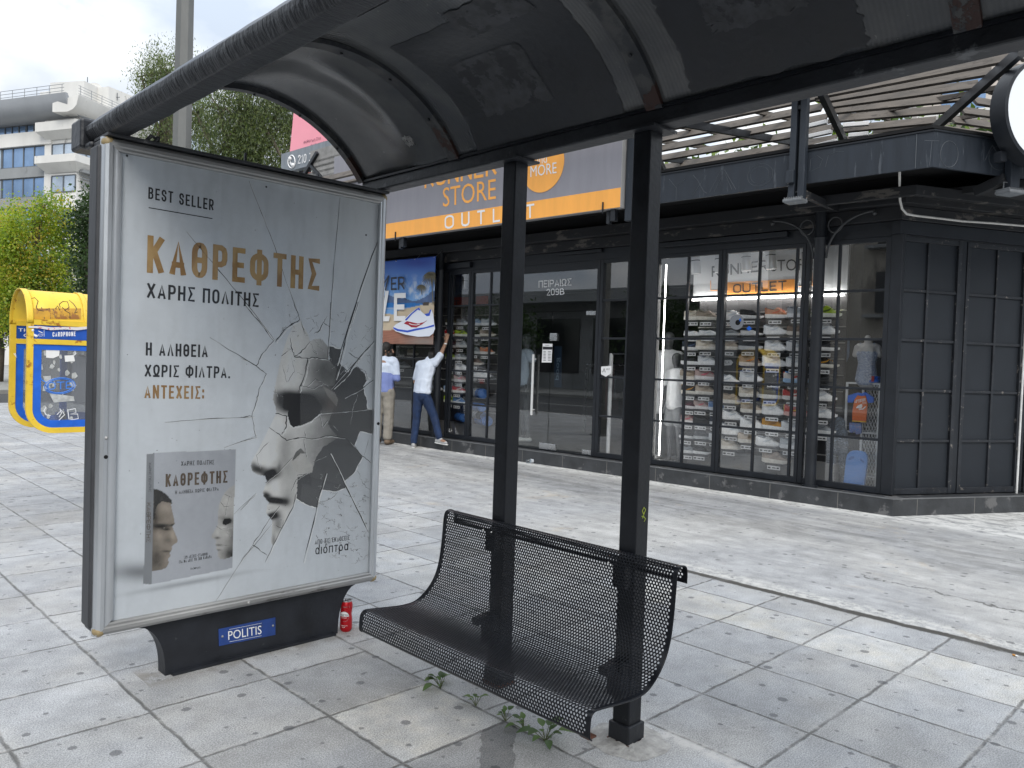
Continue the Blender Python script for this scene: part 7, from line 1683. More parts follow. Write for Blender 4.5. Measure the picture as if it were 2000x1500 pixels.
b.textpx('L', (60, 548), (122, 546), (62, 362), bt, 0.0) if False else None
b.build('trainer_trim', TRB, cloth)
b = MB(); b.poly([bt(*p) for p in ((205, 565), (225, 548), (262, 556), (300, 565), (340, 556), (368, 540), (330, 570), (290, 592), (255, 590), (235, 576))]); b.build('red_flash', TRR, cloth)
b = MB(); b.strip([bn(240, 565, OT+.002), bn(262, 572, OT+.002), bn(290, 575, OT+.002), bn(315, 568, OT+.002)], 0.012, FA.N)
b.textpx('E', (136, 548), (216, 548), (138, 358), bt, 0.035); b.textpx('SAL', (-120, 552), (104, 550), (-88, 352), bt, 0.03); b.build('white_lettering', WLET, cloth)
b = MB(); b.textpx('ER', (116, 338), (210, 333), (116, 250), bt, 0.018); b.textpx('SUMM', (-150, 346), (84, 338), (-130, 250), bt, 0.018)
b.build('grey_lettering', mat('printed charcoal', lin('#3a3f4a'), 0.7), cloth)
b = MB()
for k in range(6): p = FA.w(sR+0.02+k*0.5, zT-0.02, OB+0.03); b.sphere(p, 0.011, 8, 5)
b.tube([FA.w(sR+0.01, zT-0.01, OB), FA.w(sR-0.03, zT+0.10, 0.2)], 0.004, 4); b.tube([FA.w(sR+0.5, zT-0.01, OB), FA.w(sR+0.48, zT+0.10, 0.2)], 0.004, 4); b.tube([FA.w(sR+1.5, zT-0.01, OB), FA.w(sR+1.5, zT+0.10, 0.2)], 0.004, 4); b.build('eyelet', CHR, cloth)
# ------------------------------------------------------------------ small things on the pavement
CANR = mat('red can lacquer', lin('#b3141f'), 0.3, metal=0.35, var=0.05, vs=20); CANA = mat('can aluminium', (0.62, 0.62, 0.63), 0.25, metal=0.95)
pc = gnd(675.5, 1231.5); can = thing('drink_can', 'dented red drink can with a round white emblem standing by the light box foot', 'can', pc)
Hc, Rc = 0.170, 0.0325
rows = []
for z, r in [(0, .024), (.004, .026), (.012, .0320), (.02, .0325)]+[(.02+.118*i/16, .0325) for i in range(1, 17)]+[(.146, .0322), (.155, .029), (.161, .0268)]:
    row = []
    for j in range(40):
        t = 2*math.pi*j/40; d = Vector((math.cos(t), math.sin(t), 0)); k = d.dot(RT.normalized()); dent = 0.0045*max(0, k)**3*math.exp(-((z-.093)/.018)**2) + 0.0015*max(0, -d.dot(RT))**4*math.exp(-((z-.12)/.02)**2)
        row.append((pc.x+d.x*(r-dent), pc.y+d.y*(r-dent), z))
    rows.append(row)
b = MB(); b.grid(rows, closed=True); b.poly(rows[0]); cb_ = b.build('body', CANR, can, smooth=True, auto=50)
b = MB(); b.lathe([(.0266, .160), (.0275, .164), (.0268, .168), (.0250, .168), (.0240, .163), (.001, .1625)], pc, 32); b.build('lid', CANA, can, smooth=True, auto=40)
b = MB(); b.box(pc.x-.004, pc.x+.008, pc.y-.006, pc.y+.006, .1635, .1665); b.tube([pc+Vector((.012*math.cos(t*.7), -.006+.008*math.sin(t*.7), .167+.002*math.sin(t*.35))) for t in range(9)], .0015, 5, closed=True); b.build('pull_tab', CANA, can)
b = MB(); b.prism([pc+Vector((-.012+.009*math.cos(t*.5), .010*math.sin(t*.5), .1630)) for t in range(13)], (0, 0, .0006)); b.build('opening', BLK, can)
vd = (Vector((CAM.x, CAM.y, 0))-Vector((pc.x, pc.y, 0))).normalized(); rt = Vector((vd.y*-1, vd.x, 0))
def cyl(u, z, o=0.0006): # u metres to the right along the skin
    a = u/Rc; d = vd*math.cos(a)+rt*math.sin(a); return Vector((pc.x, pc.y, z))+d*(Rc+o)
if rt.dot(RT) < 0: rt = -rt
def cyl_disc(cu, cz, r0, r1, o, m, name, zlo=-9, zhi=9, par=None):
    b = MB(); n = 40; A = []
    for i in range(n+1):
        t = 2*math.pi*i/n; row = []
        for k in range(7): r = r0+(r1-r0)*k/6; z = min(max(cz+r*math.sin(t), zlo), zhi); row.append(cyl(cu+r*math.cos(t), z, o))
        A.append(row)
    b.grid(A); return b.build(name, m, par or cb_)
WH = mat('white can print', (0.75, 0.75, 0.75), 0.35)
EU, EZ = -0.012, 0.086
cyl_disc(EU, EZ, 0.0001, 0.0275, 0.0006, CANA, 'emblem_rim'); cyl_disc(EU, EZ, 0.0001, 0.0262, 0.0010, CANR, 'emblem_red'); cyl_disc(EU, EZ, 0.0001, 0.0255, 0.0014, WH, 'emblem_white', zlo=EZ)
def cyl_text(body, u0, u1, z0, z1, m, name, bold=0.0):
    v, f = text_geo(body, bold); b = MB(); b.add([cyl(u0+(u1-u0)*float(a), z0+(z1-z0)*float(c), 0.0019) for a, c in v], f); return b.build(name, m, cb_)
cyl_text('ΑΜΣΤΕΛ', EU-.023, EU+.0225, EZ+.003, EZ+.0125, INK, 'emblem_lettering', 0.02); cyl_text('ΜΠΥΡΑ', EU-.013, EU+.016, EZ-.010, EZ-.004, WH, 'lower_lettering', 0.01); cyl_text('PREMIUM', -.025, .006, .034, .039, WH, 'small_lettering', 0.0); cyl_text('BEER', -.022, -.004, .026, .031, WH, 'small_lettering', 0.0); cyl_text('PREMIUM', -.018, .004, .135, .140, CANA, 'small_lettering', 0.0); cyl_text('5', .012, .016, .134, .143, CANA, 'small_lettering', 0.0)
# weeds in the joint under the bench
LFA, LFB = leaf_mat('weed leaf', (0.105, 0.175, 0.055)), leaf_mat('weed leaf dark', (0.065, 0.115, 0.042))
STEMM = mat('weed stem', (0.10, 0.12, 0.05), 0.7)
def leaf_poly(b, p, d, up, L, Wd, mi):
    d, up = Vector(d).normalized(), Vector(up).normalized(); s = d.cross(up).normalized(); up = s.cross(d); A = []
    for i in range(6):
        t = i/5; w = Wd*math.sin(math.pi*min(1, t*0.92+0.05))**0.8*(1.15-t*0.5); c = p+d*(L*t)-up*(L*0.35*t*t); A.append([c-s*w+up*w*0.35, c, c+s*w+up*w*0.35])
    b.grid(A, mi)
wr = random.Random(8)
for k, (x, y, n, sz, lab) in enumerate(((872, 1318, 11, 0.085, 'small green weed with broad leaves below the left half of the bench'), (938, 1352, 6, 0.06, 'tiny green weed sprig under the middle of the bench front'), (990, 1382, 8, 0.06, 'low weed in the paving joint right of the bench middle'), (1015, 1405, 9, 0.075, 'leafy weed under the bench just left of the largest drooping weed'), (1068, 1420, 13, 0.095, 'largest weed with drooping leaves near the bench front right end'))):
    p = gnd(x, y, .055); p = Vector((2.246, p.y, 0)); t = thing('weed', lab, 'weed', p, 'weeds under the bench')
    b = MB(); bs_ = MB()
    for i in range(n):
        a = wr.uniform(0, 6.28); e = wr.uniform(0.2, 1.1); L = sz*wr.uniform(0.35, 1.0); d = Vector((math.cos(a)*math.cos(e), math.sin(a)*math.cos(e), math.sin(e))); q = p+d*L*0.7+Vector((0, 0, .012))
        bs_.tube([p, p+d*L*0.35+Vector((0, 0, 0.008)), q], 0.0014, 4); leaf_poly(b, q, d+Vector((0, 0, -0.35)), (0, 0, 1), L*0.66, L*0.27, wr.choice((0, 1)))
    b.build('leaves', [LFA, LFB], t, smooth=True); bs_.build('stem', STEMM, t)
# plastic bottle and cigarette end
pb = gnd(1042, 905); PETM = glass_mat('clear plastic bottle', (0.86, 0.90, 0.92), 1.45, 1.4, 0.08, 0.05)
t = thing('plastic_bottle', 'crushed clear plastic bottle lying on the pavement in front of the shop door', 'bottle', pb)
d = (RT*1.0+Vector((0.3, 0.2, 0))); d.z = 0; d.normalize(); c0 = pb+Vector((0, 0, .035))
b = MB(); b.tube([c0-d*.12, c0-d*.115, c0-d*.06, c0-d*.02, c0+d*.04, c0+d*.08, c0+d*.105, c0+d*.125], [.02, .033, .034, .025, .033, .031, .014, .013], 14); b.build('body', PETM, t, smooth=True)
b = MB(); b.tube([c0+d*.125, c0+d*.142], .0155, 12); b.build('cap', CB, t); b = MB(); b.tube([c0-d*.05, c0-d*.005], [.0345, .028], 14); b.build('wrapper', mat('bottle label', (0.45, 0.48, 0.52), 0.5, var=0.3, vs=50), t)
p1, p2 = gnd(1978, 1278.5, .006), gnd(1988, 1282, .006)
t = thing('cigarette_butt', 'cigarette butt with orange filter lying in the long pavement crack at right', 'cigarette butt', p1)
b = MB(); b.tube([p1, p1.lerp(p2, .6)], .005, 8); b.build('filter', mat('orange filter', (0.55, 0.26, 0.06), 0.8), t); b = MB(); b.tube([p1.lerp(p2, .6), p2], .005, 8); b.build('paper', WHT, t)

# ------------------------------------------------------------------ lamp pole
POLEM = mat('grey pole paint', (0.135, 0.140, 0.135), 0.5, var=0.22, vs=3, bump=0.1, bs=30, stretch=(1, 1, 0.4))
pb = CAM+ray(355, 290)*10.0
t = thing('lamp_pole', 'thick grey street lamp pole rising behind the shelter roof beam', 'lamp pole', (pb.x, pb.y, 0))
b = MB(); b.tube([(pb.x, pb.y, 0.0), (pb.x, pb.y, 3.5), (pb.x+.008, pb.y, 8.5)], [.135, .122, .098], 8); b.build('shaft', POLEM, t, smooth=True, auto=30)
b = MB(); b.lathe([(.20, 0), (.20, .03), (.15, .04), (.15, .35), (.135, .40)], (pb.x, pb.y, 0), 8); b.build('base_sleeve', POLEM, t); b = MB(); b.tube([(pb.x, pb.y, 8.4), (pb.x-.5, pb.y, 8.9), (pb.x-1.8, pb.y, 9.1)], [.06, .05, .04], 8); b.build('arm', POLEM, t); b = MB(); b.box(pb.x-2.5, pb.x-1.8, pb.y-.15, pb.y+.15, 9.02, 9.16); b.build('lamp_head', POLEM, t, bevel=.03)

# ------------------------------------------------------------------ card phone kiosk
YEL2 = mat('phone hood yellow', lin('#e0bd3a'), 0.45, var=0.12, vs=5, bump=.15, bs=25, col2=lin('#a06a20'), thr=0.60, cs=9); YELD = mat('hood yellow faded', lin('#b98a1e'), 0.55, var=0.25, vs=9, col2=lin('#8a5a1c'), thr=0.5, cs=12)
PBL = mat('phone panel blue', lin('#1a5fc6'), 0.5, var=0.18, vs=9, bump=.12, bs=30, col2=lin('#5a7fae'), thr=0.64, cs=14); PBD = mat('phone band blue', lin('#1c4fa8'), 0.45, var=0.15, vs=8)
PLX = glass_mat('scratched plexi', (0.80, 0.81, 0.82), 1.45, 1.6, 0.45, 0.16)
KY, KYB, KX0, KX1 = 7.29, 7.86, 1.63, 2.45
kz0, kzs, kzt = 0.77, 1.665, 1.95
kio = thing('telephone_kiosk', 'yellow and blue double sided card phone hood with graffiti on a hidden pole', 'telephone kiosk', (2.3, 7.57, 0))
Wk = (KYB-KY)/2; yc = (KY+KYB)/2
b = MB(); A = []
for i in range(29):
    a = math.pi*i/28; A.append((yc-math.cos(a)*Wk, kzs+math.sin(a)*(kzt-kzs)))
def vault(x0, x1, r_, m, name, a0=0, a1=28, par=kio):
    b = MB(); rows = []
    for x in np.linspace(x0, x1, 6):
        rows.append([(x, yc+(y-yc)*(1+r_), z+(r_*Wk if z > kzs+1e-4 else 0)) for y, z in A[a0:a1+1]])
    b.grid(rows); return b.build(name, m, par, smooth=True, solid=0.006)
vt = vault(KX0+0.02, KX1, 0.0, YEL2, 'roof_vault')
vault(KX0-0.004, KX0+0.045, 0.03, YEL2, 'roof_rim'); vault(2.05, 2.09, 0.03, YEL2, 'roof_rim')
def kpanel(y, sgn, name):
    rx = 0.20
    out = [(KX0, kzs), (KX0, kz0+rx)]+[(KX0+rx-rx*math.cos(i/8*math.pi/2), kz0+rx-rx*math.sin(i/8*math.pi/2)) for i in range(1, 9)]+[(KX1, kz0), (KX1, kzs)]
    def inset(d): 
        r = max(rx-d, .03); return [(KX0+d, kzs), (KX0+d, kz0+d+r)]+[(KX0+d+r-r*math.cos(i/8*math.pi/2), kz0+d+r-r*math.sin(i/8*math.pi/2)) for i in range(1, 9)]+[(KX1-.01, kz0+d), (KX1-.01, kzs)]
    def frame(o, i, y0, y1, m, nm, par):
        b = MB(); n = len(o); vs = [(x, y0, z) for x, z in o]+[(x, y0, z) for x, z in i]+[(x, y1, z) for x, z in o]+[(x, y1, z) for x, z in i]; fs = []
        for k in range(n-1): fs += [(k, k+1, n+k+1, n+k), (2*n+k, 3*n+k, 3*n+k+1, 2*n+k+1), (k, 2*n+k, 2*n+k+1, k+1), (n+k, n+k+1, 3*n+k+1, 3*n+k)]
        b.add(vs, fs); return b.build(nm, m, par)
    e = sgn*.004
    fr = frame(out, inset(.045), y-.018, y+.018, YEL2, 'yellow_frame', kio)
    cut = lambda P, zt: [(x, min(z, zt)) for x, z in P]
    frame(cut(inset(.045), 1.50), cut(inset(.105), 1.455), y-.010, y+.010, PBL, 'blue_frame', kio)
    b = MB(); b.box(KX0+.045, KX1-.01, y-.0085, y+.0085, 1.456, 1.4995); b.build('blue_rail', PBL, kio)
    i_ = cut(inset(.105), 1.455); b = MB(); b.prism([(x, y-.002, z) for x, z in i_], (0, .004, 0)); pn = b.build('plexi_panel', PLX, kio)
    b = MB(); b.box(KX0+.045, KX1-.01, y-.012, y+.012, 1.545, 1.655); bd = b.build('name_band', PBD, kio); b = MB(); b.box(KX0+.045, KX1-.005, y-.019, y+.019, 1.502, 1.543); b.box(KX0+.045, KX1-.005, y-.019, y+.019, 1.657, 1.70); b.build('yellow_rail', YEL2, kio)
    return pn, bd
pnl, bnd = kpanel(KY, -1, 'front'); pnb, bnb = kpanel(KYB, 1, 'back')
def ky(x, y): return ypl(x, y, KY-.0135)
def kz_(x, y): return ky(x/3.333, 450+y/3.333)
def pl3(x, y): return ypl(x/3.333, 450+y/3.333, KY-.0045)
b = MB(); b.textpx('CARDPHONE', (342, 692), (492, 688), (342, 662), kz_, 0.02); b.textpx('ΤΗΛΕΦΩΝΟ', (342, 650), (500, 648), (342, 632), kz_, 0.012); b.strip([kz_(*p) for p in ((212, 650), (216, 675), (238, 690))], .016, (0, 1, 0)); b.sphere(kz_(213, 650), .011, 8, 5); b.sphere(kz_(236, 688), .011, 8, 5)
b.tube([kz_(263+16*math.cos(i*.4), 682+7*math.sin(i*.4)) for i in range(16)], .0015, 4, closed=True); b.strip([kz_(287, 640), kz_(287, 692)], .003, (0, 1, 0)); b.strip([kz_(250, 655), kz_(278, 668)], .006, (0, 1, 0)); b.build('band_lettering', WLET, bnd)
b = MB(); v, f = text_geo('CARDPHONE', 0.02); b.add([(KX0+.10+.34*float(a), KYB-.0135, 1.56+.03*float(c)) for a, c in v], f); v, f = text_geo('ΤΗΛΕΦΩΝΟ', 0.012); b.add([(KX0+.06+.36*float(a), KYB-.0135, 1.605+.03*float(c)) for a, c in v], f); b.build('band_lettering', WLET, bnb)
LBL = mat('pale blue emblem', lin('#3f7ed6'), 0.6)
b = MB(); c = (390, 1012)
for r in (1.0, 0.86): b.tube([pl3(c[0]+100*r*math.cos(i*math.pi/18), c[1]+52*r*math.sin(i*math.pi/18)-6*math.cos(i*math.pi/18)) for i in range(36)], .0035, 4, closed=True)
b.textpx('OTE', (310, 1038), (470, 1030), (310, 988), pl3, 0.012); b.strip([pl3(*p) for p in ((300, 990), (275, 975), (262, 955))], .008, (0, 1, 0)); b.build('oval_emblem', LBL, pnl)
b = MB(); c = (2.0, 1.12)
for r in (1.0, .86): b.tube([(c[0]+.11*r*math.cos(i*math.pi/18), KYB-.0045, c[1]+.055*r*math.sin(i*math.pi/18)) for i in range(36)], .0035, 4, closed=True)
b.build('oval_emblem', LBL, pnb)
GRF = mat('white marker', (0.72, 0.73, 0.75), 0.6); GRD = mat('dark marker', (0.06, 0.045, 0.03), 0.6)
b = MB()
for P in ([(300, 1150), (285, 1175), (300, 1200), (330, 1205)], [(390, 1160), (400, 1190), (385, 1215)], [(370, 1200), (400, 1170), (420, 1200), (380, 1240)], [(440, 1165), (450, 1230)], [(440, 1170), (490, 1160), (495, 1185), (455, 1195), (505, 1195), (510, 1225), (460, 1235)], [(480, 800), (488, 785), (494, 800), (485, 812)]): b.strip([pl3(*p) for p in P], .007, (0, 1, 0))
for P in ([(260, 1185), (262, 1160)], [(100, 800), (110, 830), (90, 800)]): b.strip([pl3(*p) for p in P], .004, (0, 1, 0))
b.build('white_graffiti', GRF, pnl)
b = MB()
for P in ([(300, 775), (388, 773), (386, 815), (345, 832), (300, 828)], [(420, 815), (480, 812), (488, 850), (424, 856)]): b.poly([pl3(*p) for p in P])
b.build('torn_sticker', WHT, pnl)
FILM = mat('scraped film', (0.42, 0.43, 0.42), 0.8, var=0.3, vs=40); kr = random.Random(3)
SC = [[(255, 880), (275, 870), (280, 905), (262, 910)], [(280, 950), (330, 945), (340, 1000), (300, 1010)], [(320, 1060), (480, 1080), (485, 1110), (350, 1120)]]
for _ in range(30):
    x, y = kr.uniform(262, 500), kr.uniform(780, 1230); r = kr.uniform(6, 22); SC.append([(x+r*math.cos(t)*kr.uniform(.5, 1.2), y+r*1.3*math.sin(t)*kr.uniform(.5, 1.2)) for t in (0, 1.3, 2.5, 3.8, 5.0)])
for k, P in enumerate(SC): b = MB(); b.poly([pl3(*q)+Vector((0, .0003+.00002*k, 0)) for q in P]); b.build('film_scrap', FILM, pnl)
def vx(x, y): # on the front quarter of the vault
    d = ray(x/3.333, 450+y/3.333); best = None
    for i in range(0, 15):
        p1, p2 = A[i], A[i+1] if i < 28 else A[i]
        n = Vector((0, (p2[1]-p1[1]), -(p2[0]-p1[0]))); 
        if n.length < 1e-6: continue
        den = d.dot(n)
        if abs(den) < 1e-6: continue
        q = CAM+d*((Vector((0, p1[0], p1[1]))-CAM).dot(n)/den)
        if min(p1[1], p2[1])-1e-3 <= q.z <= max(p1[1], p2[1])+1e-3 and min(p1[0], p2[0])-1e-3 <= q.y <= max(p1[0], p2[0])+1e-3:
            return q-d*0.005
    return ypl(x/3.333, 450+y/3.333, KY-.02)
b = MB()
for P in ([(195, 475), (195, 445), (225, 438), (248, 460), (235, 500), (250, 520), (285, 525)], [(270, 500), (290, 575)], [(300, 520), (320, 505), (330, 575)], [(345, 510), (360, 570)], [(360, 510), (375, 490), (390, 520)], [(392, 500), (385, 480), (410, 462), (440, 465), (450, 500), (425, 520), (405, 500)], [(420, 520), (455, 540), (455, 575)], [(450, 455), (480, 480), (500, 510), (485, 540), (505, 530)]):
    b.tube([vx(*p) for p in P], .0035, 4)
b.build('dark_graffiti', GRD, vt)
b = MB(); rows = [[vx(x, y) for y in (500+(8 if x % 40 else -4), 530, 560, 578)] for x in range(197, 528, 22)]; b.grid(rows); b.build('worn_patch', YELD, vt)
TAPE = mat('barrier tape', (0.70, 0.66, 0.65), 0.6, col2=(0.55, 0.05, 0.06), thr=0.55, cs=30)
b = MB(); b.strip([ypl(x/3.333, 450+y/3.333, KY-.024) for x, y in ((185, 628), (260, 630), (330, 640), (420, 636), (500, 640), (570, 634))], [.012, .02, .024, .02, .026, .02], (0, 1, 0)); b.build('barrier_tape', TAPE, kio)
b = MB(); b.tube([(2.30, yc, 0), (2.30, yc, 1.7)], .05, 12); b.build('pole', POLEM, kio, smooth=True, auto=40)
for y0, y1 in ((yc-.20, yc-.05), (yc+.05, yc+.20)):
    b = MB(); b.box(2.02, 2.28, y0, y1, 1.0, 1.42); ph = b.build('telephone', mat('phone case', (0.30, 0.31, 0.33), 0.4, var=.1, vs=9), kio, bevel=.02); b = MB(); b.bar((2.05, (y0+y1)/2, 1.05), (2.05, (y0+y1)/2, 1.36), .05, .05); b.build('handset', BLK, ph, bevel=.015)
b = MB(); b.box(1.95, 2.0, yc-.02, yc+.02, 0.85, 1.45); b.box(1.92, 2.3, yc-.02, yc+.02, .86, .92); b.build('blue_bracket', PBD, kio)
# ------------------------------------------------------------------ trees
BARK = mat('grey brown bark', (0.10, 0.08, 0.062), 0.9, var=0.3, vs=8, bump=0.6, bs=20, stretch=(1, 1, 0.3))
def tree(name, label, base, trunk, blobs, n, leaf, mats, seed, aspect=2.2, droop=0.5, group=None, hollow=0.35):
    """trunk: list of (x,y,z,r) from the base; blobs: (x,y,z,rx,ry,rz) clumps of the crown, offsets from the base"""
    rs = np.random.RandomState(seed); base = Vector(base); t = thing(name, label, 'tree', base, group)
    b = MB(); b.tube([base+Vector(p[:3]) for p in trunk], [p[3] for p in trunk], 10)
    top = base+Vector(trunk[-1][:3])
    for (x, y, z, rx, ry, rz) in blobs:
        c = base+Vector((x, y, z)); k = rs.randint(max(1, len(trunk)-2), len(trunk)); s = base+Vector(trunk[k][:3]); m_ = s.lerp(c, .5)+Vector((0, 0, .15*rz)); r0 = trunk[k][3]*.55
        b.tube([s, m_, c, c+Vector((rs.uniform(-.4, .4)*rx, rs.uniform(-.4, .4)*ry, .6*rz))], [r0, r0*.6, r0*.35, r0*.12], 6)
        for q in range(4):
            d = Vector(rs.normal(size=3)); d.normalize(); e = c+Vector((d.x*rx*.8, d.y*ry*.8, d.z*rz*.8)); b.tube([c, c.lerp(e, .5)+Vector((0, 0, .1)), e], [r0*.3, r0*.2, r0*.06], 4)
    b.build('trunk', BARK, t, smooth=True)
    w = np.array([(r[3]*r[4]*r[5])**.72 for r in blobs]); w /= w.sum()
    # leaf clumps: each blob holds sprays of leaves
    PER = 44; nsp = max(8, n//PER); bi = rs.choice(len(blobs), nsp, p=w); B = np.array(blobs)[bi]
    K = 8; sub = rs.normal(size=(len(blobs), K, 3)); sub /= np.linalg.norm(sub, axis=2)[:, :, None]; sub *= (.55+.45*rs.rand(len(blobs), K, 1)); sk = rs.randint(0, K, nsp)
    d = rs.normal(size=(nsp, 3)); d[:, 2] = d[:, 2]*(1+droop*.7)-droop*.35
    C0 = B[:, :3]+sub[bi, sk]*B[:, 3:]+d*B[:, 3:]*.21*(1+.6*rs.rand(nsp, 1)); spr = np.repeat(C0, PER, 0); nn = len(spr)
    off = rs.normal(size=(nn, 3))*leaf*2.0*np.array((1, 1, 1.0+droop)); P = spr+off
    ax = rs.normal(size=(nn, 3)); ax[:, 2] -= droop*1.6; ax /= np.linalg.norm(ax, axis=1)[:, None]
    up = rs.normal(size=(nn, 3)); sd = np.cross(ax, up); sd /= np.linalg.norm(sd, axis=1)[:, None]
    L = leaf*(.6+.8*rs.rand(nn, 1)); W = L/aspect
    a = P-ax*L*.5; m1 = P+sd*W*.5; m2 = P-sd*W*.5; e = P+ax*L*.5
    V = np.stack([a, m1, e, m2], 1).reshape(-1, 3)+np.array(base)
    me = bpy.data.meshes.new('crown'); me.vertices.add(len(V)); me.vertices.foreach_set('co', V.ravel()); me.loops.add(len(V)); me.loops.foreach_set('vertex_index', np.arange(len(V), dtype=np.int32)); me.polygons.add(nn); me.polygons.foreach_set('loop_start', np.arange(0, len(V), 4, dtype=np.int32)); me.update(calc_edges=True)
    for m in mats: me.materials.append(m)
    tone = rs.rand(len(blobs), K); mi = ((tone[bi, sk]*.75+rs.rand(nsp)*.25)*len(mats)).astype(np.int32).repeat(PER); fl = rs.rand(nn) < .25; mi[fl] = (rs.rand(fl.sum())*len(mats)).astype(np.int32)
    me.polygons.foreach_set('material_index', mi)
    o = bpy.data.objects.new('crown', me); COL.objects.link(o); adopt(o, t); return t
DG = [leaf_mat('eucalypt dark', (0.040, 0.062, 0.026)), leaf_mat('eucalypt mid', (0.085, 0.120, 0.042)), leaf_mat('eucalypt light', (0.150, 0.185, 0.066)), leaf_mat('eucalypt grey', (0.11, 0.128, 0.07))]
LG = [leaf_mat('maple light', (0.27, 0.36, 0.05), .5), leaf_mat('maple yellow', (0.36, 0.40, 0.05), .5), leaf_mat('maple mid', (0.16, 0.25, 0.045), .45), leaf_mat('maple ochre', (0.42, 0.34, 0.05), .4)]
MG = [leaf_mat('orange tree dark', (0.022, 0.045, 0.016)), leaf_mat('orange tree mid', (0.04, 0.075, 0.022))]
def at(x, y, D): return CAM+ray(x, y)*D
def crown(pxs, D, base):
    """clump list from picture-size clumps: (x, y, radius px) at distance D, spread in depth"""
    out = []
    for i, (x, y, r) in enumerate(pxs):
        p = at(x, y, D+((i*37) % 7-3)*0.25); k = r*D/FPX; out.append((p.x-base[0], p.y-base[1], p.z-base[2], k, k, k))
    return out
p = at(470, 700, 24); bs = (p.x, p.y, 0)
tree('eucalyptus_tree', 'large dense drooping evergreen tree behind the arched end of the shelter roof', bs, [(0, 0, 0, .38), (.1, 0, 3, .33), (-.1, .2, 6, .26), (.2, .1, 9, .16)],
     crown([(430, 215, 42), (485, 208, 46), (540, 225, 44), (410, 265, 44), (465, 260, 48), (525, 280, 50), (575, 262, 40), (415, 320, 44), (480, 325, 48), (545, 335, 44), (600, 320, 36), (440, 380, 46), (520, 390, 46), (400, 370, 36), (590, 380, 40), (470, 170, 34), (530, 180, 34), (430, 450, 40), (520, 450, 40), (385, 225, 26)], 24, bs), 64000, .10, DG, 3, 4.0, 1.0, 'evergreen trees behind the shelter', .2)
p = at(318, 700, 27); bs = (p.x, p.y, 0)
tree('eucalyptus_tree', 'sparser taller evergreen tree with sky showing through left of the lamp pole', bs, [(0, 0, 0, .30), (-.1, 0, 4, .26), (.1, .1, 8, .18), (0, 0, 11, .1)],
     crown([(318, 135, 26), (300, 165, 30), (335, 150, 26), (290, 150, 18), (278, 158, 12), (325, 185, 26), (345, 115, 18), (315, 225, 24), (300, 260, 26), (330, 250, 20), (318, 290, 26), (345, 285, 20), (395, 215, 20), (372, 110, 14), (385, 180, 16), (270, 150, 9), (300, 310, 26), (350, 330, 30), (290, 380, 30)], 27, bs), 20000, .095, DG, 5, 3.5, .9, 'evergreen trees behind the shelter', .2)
for (x, D, cl, n, sd, lab, M_) in ((70, 26, [(20, 470, 40), (60, 440, 40), (100, 425, 34), (105, 470, 42), (40, 510, 46), (90, 525, 46), (130, 500, 30), (10, 540, 40), (60, 570, 40), (120, 545, 34), (130, 455, 22), (85, 405, 16), (-20, 500, 50), (110, 590, 34), (20, 600, 40)], 15000, 7, 'bright yellow green tree directly above the phone kiosk', LG),
                               (-40, 30, [(10, 445, 30), (-30, 440, 50), (30, 425, 20), (-50, 500, 60), (0, 500, 40), (-20, 560, 60)], 6000, 9, 'yellow green tree with orange tips at the left picture edge', LG),
                               (172, 21, [(168, 420, 24), (178, 450, 26), (165, 480, 22), (175, 400, 20), (190, 430, 26), (172, 520, 26), (180, 550, 24), (195, 500, 26), (168, 565, 18)], 4200, 11, 'dark green orange tree partly hidden by the light box', MG),
                               (0, 33, [(-10, 620, 34), (12, 600, 30), (-30, 650, 40), (14, 645, 22), (25, 590, 30), (40, 610, 26)], 4500, 13, 'dark green hedge tree low at the left edge behind the kiosk', MG)):
    p = at(x, 700, D); bs = (p.x, p.y, 0); C_ = crown(cl, D, bs); zt = max(c[2] for c in C_)
    tree('plane_tree' if M_ is LG else 'orange_tree', lab, bs, [(0, 0, 0, .14), (.05, 0, zt*.4, .12), (-.05, 0, zt*.7, .09), (0, 0, zt*.95, .05)], C_, int(n*2.0), .085 if M_ is LG else .08, M_, sd, 1.5, .25, 'street trees at the left')

# ------------------------------------------------------------------ office building far left
CONC = mat('pale concrete', (0.68, 0.67, 0.64), 0.85, var=0.12, vs=.5, bump=.1, bs=4, col2=(0.36, 0.345, 0.32), thr=.62, cs=.7, stretch=(1, 1, .4)); CONG = mat('grey concrete', (0.26, 0.27, 0.275), 0.85, var=.15, vs=.5, col2=(0.19, 0.195, 0.20), thr=.6, cs=.8, stretch=(1, 1, .4)); CONS = mat('eave grey', (0.30, 0.315, 0.335), 0.7, var=.1, vs=.4)
BGL = mat('blue office glass', (0.22, 0.33, 0.50), 0.06, metal=0.55, var=.25, vs=.35); BGP = mat('pale reflecting glass', (0.45, 0.52, 0.60), 0.08, metal=0.5, var=.3, vs=.5); WFR = mat('window frame dark', (0.10, 0.11, 0.12), .5)
O0 = (18.0625, 66.814); FO = Frame(O0, (-0.4248, 0.9053)); FR_ = Frame(O0, (0.84, 0.5426))
off = thing('office_building', 'pale concrete office block with blue glass and curved eave behind the yellow green trees', 'building', (O0[0], O0[1], 0))
b = MB(); k3 = FO.w(3.4, 0, 0); kb = FR_.w(9, 0, 0)+FO.E*12; b.fbox(FO, 3.4, 24, 0, 18.35, -9, -.6); b.prism([FO.w(0, 0, 0), FR_.w(9, 0, 0), kb, k3+FR_.E*1.5, k3], (0, 0, 19.3)); b.build('wall', CONC, off)
b = MB(); rows = []
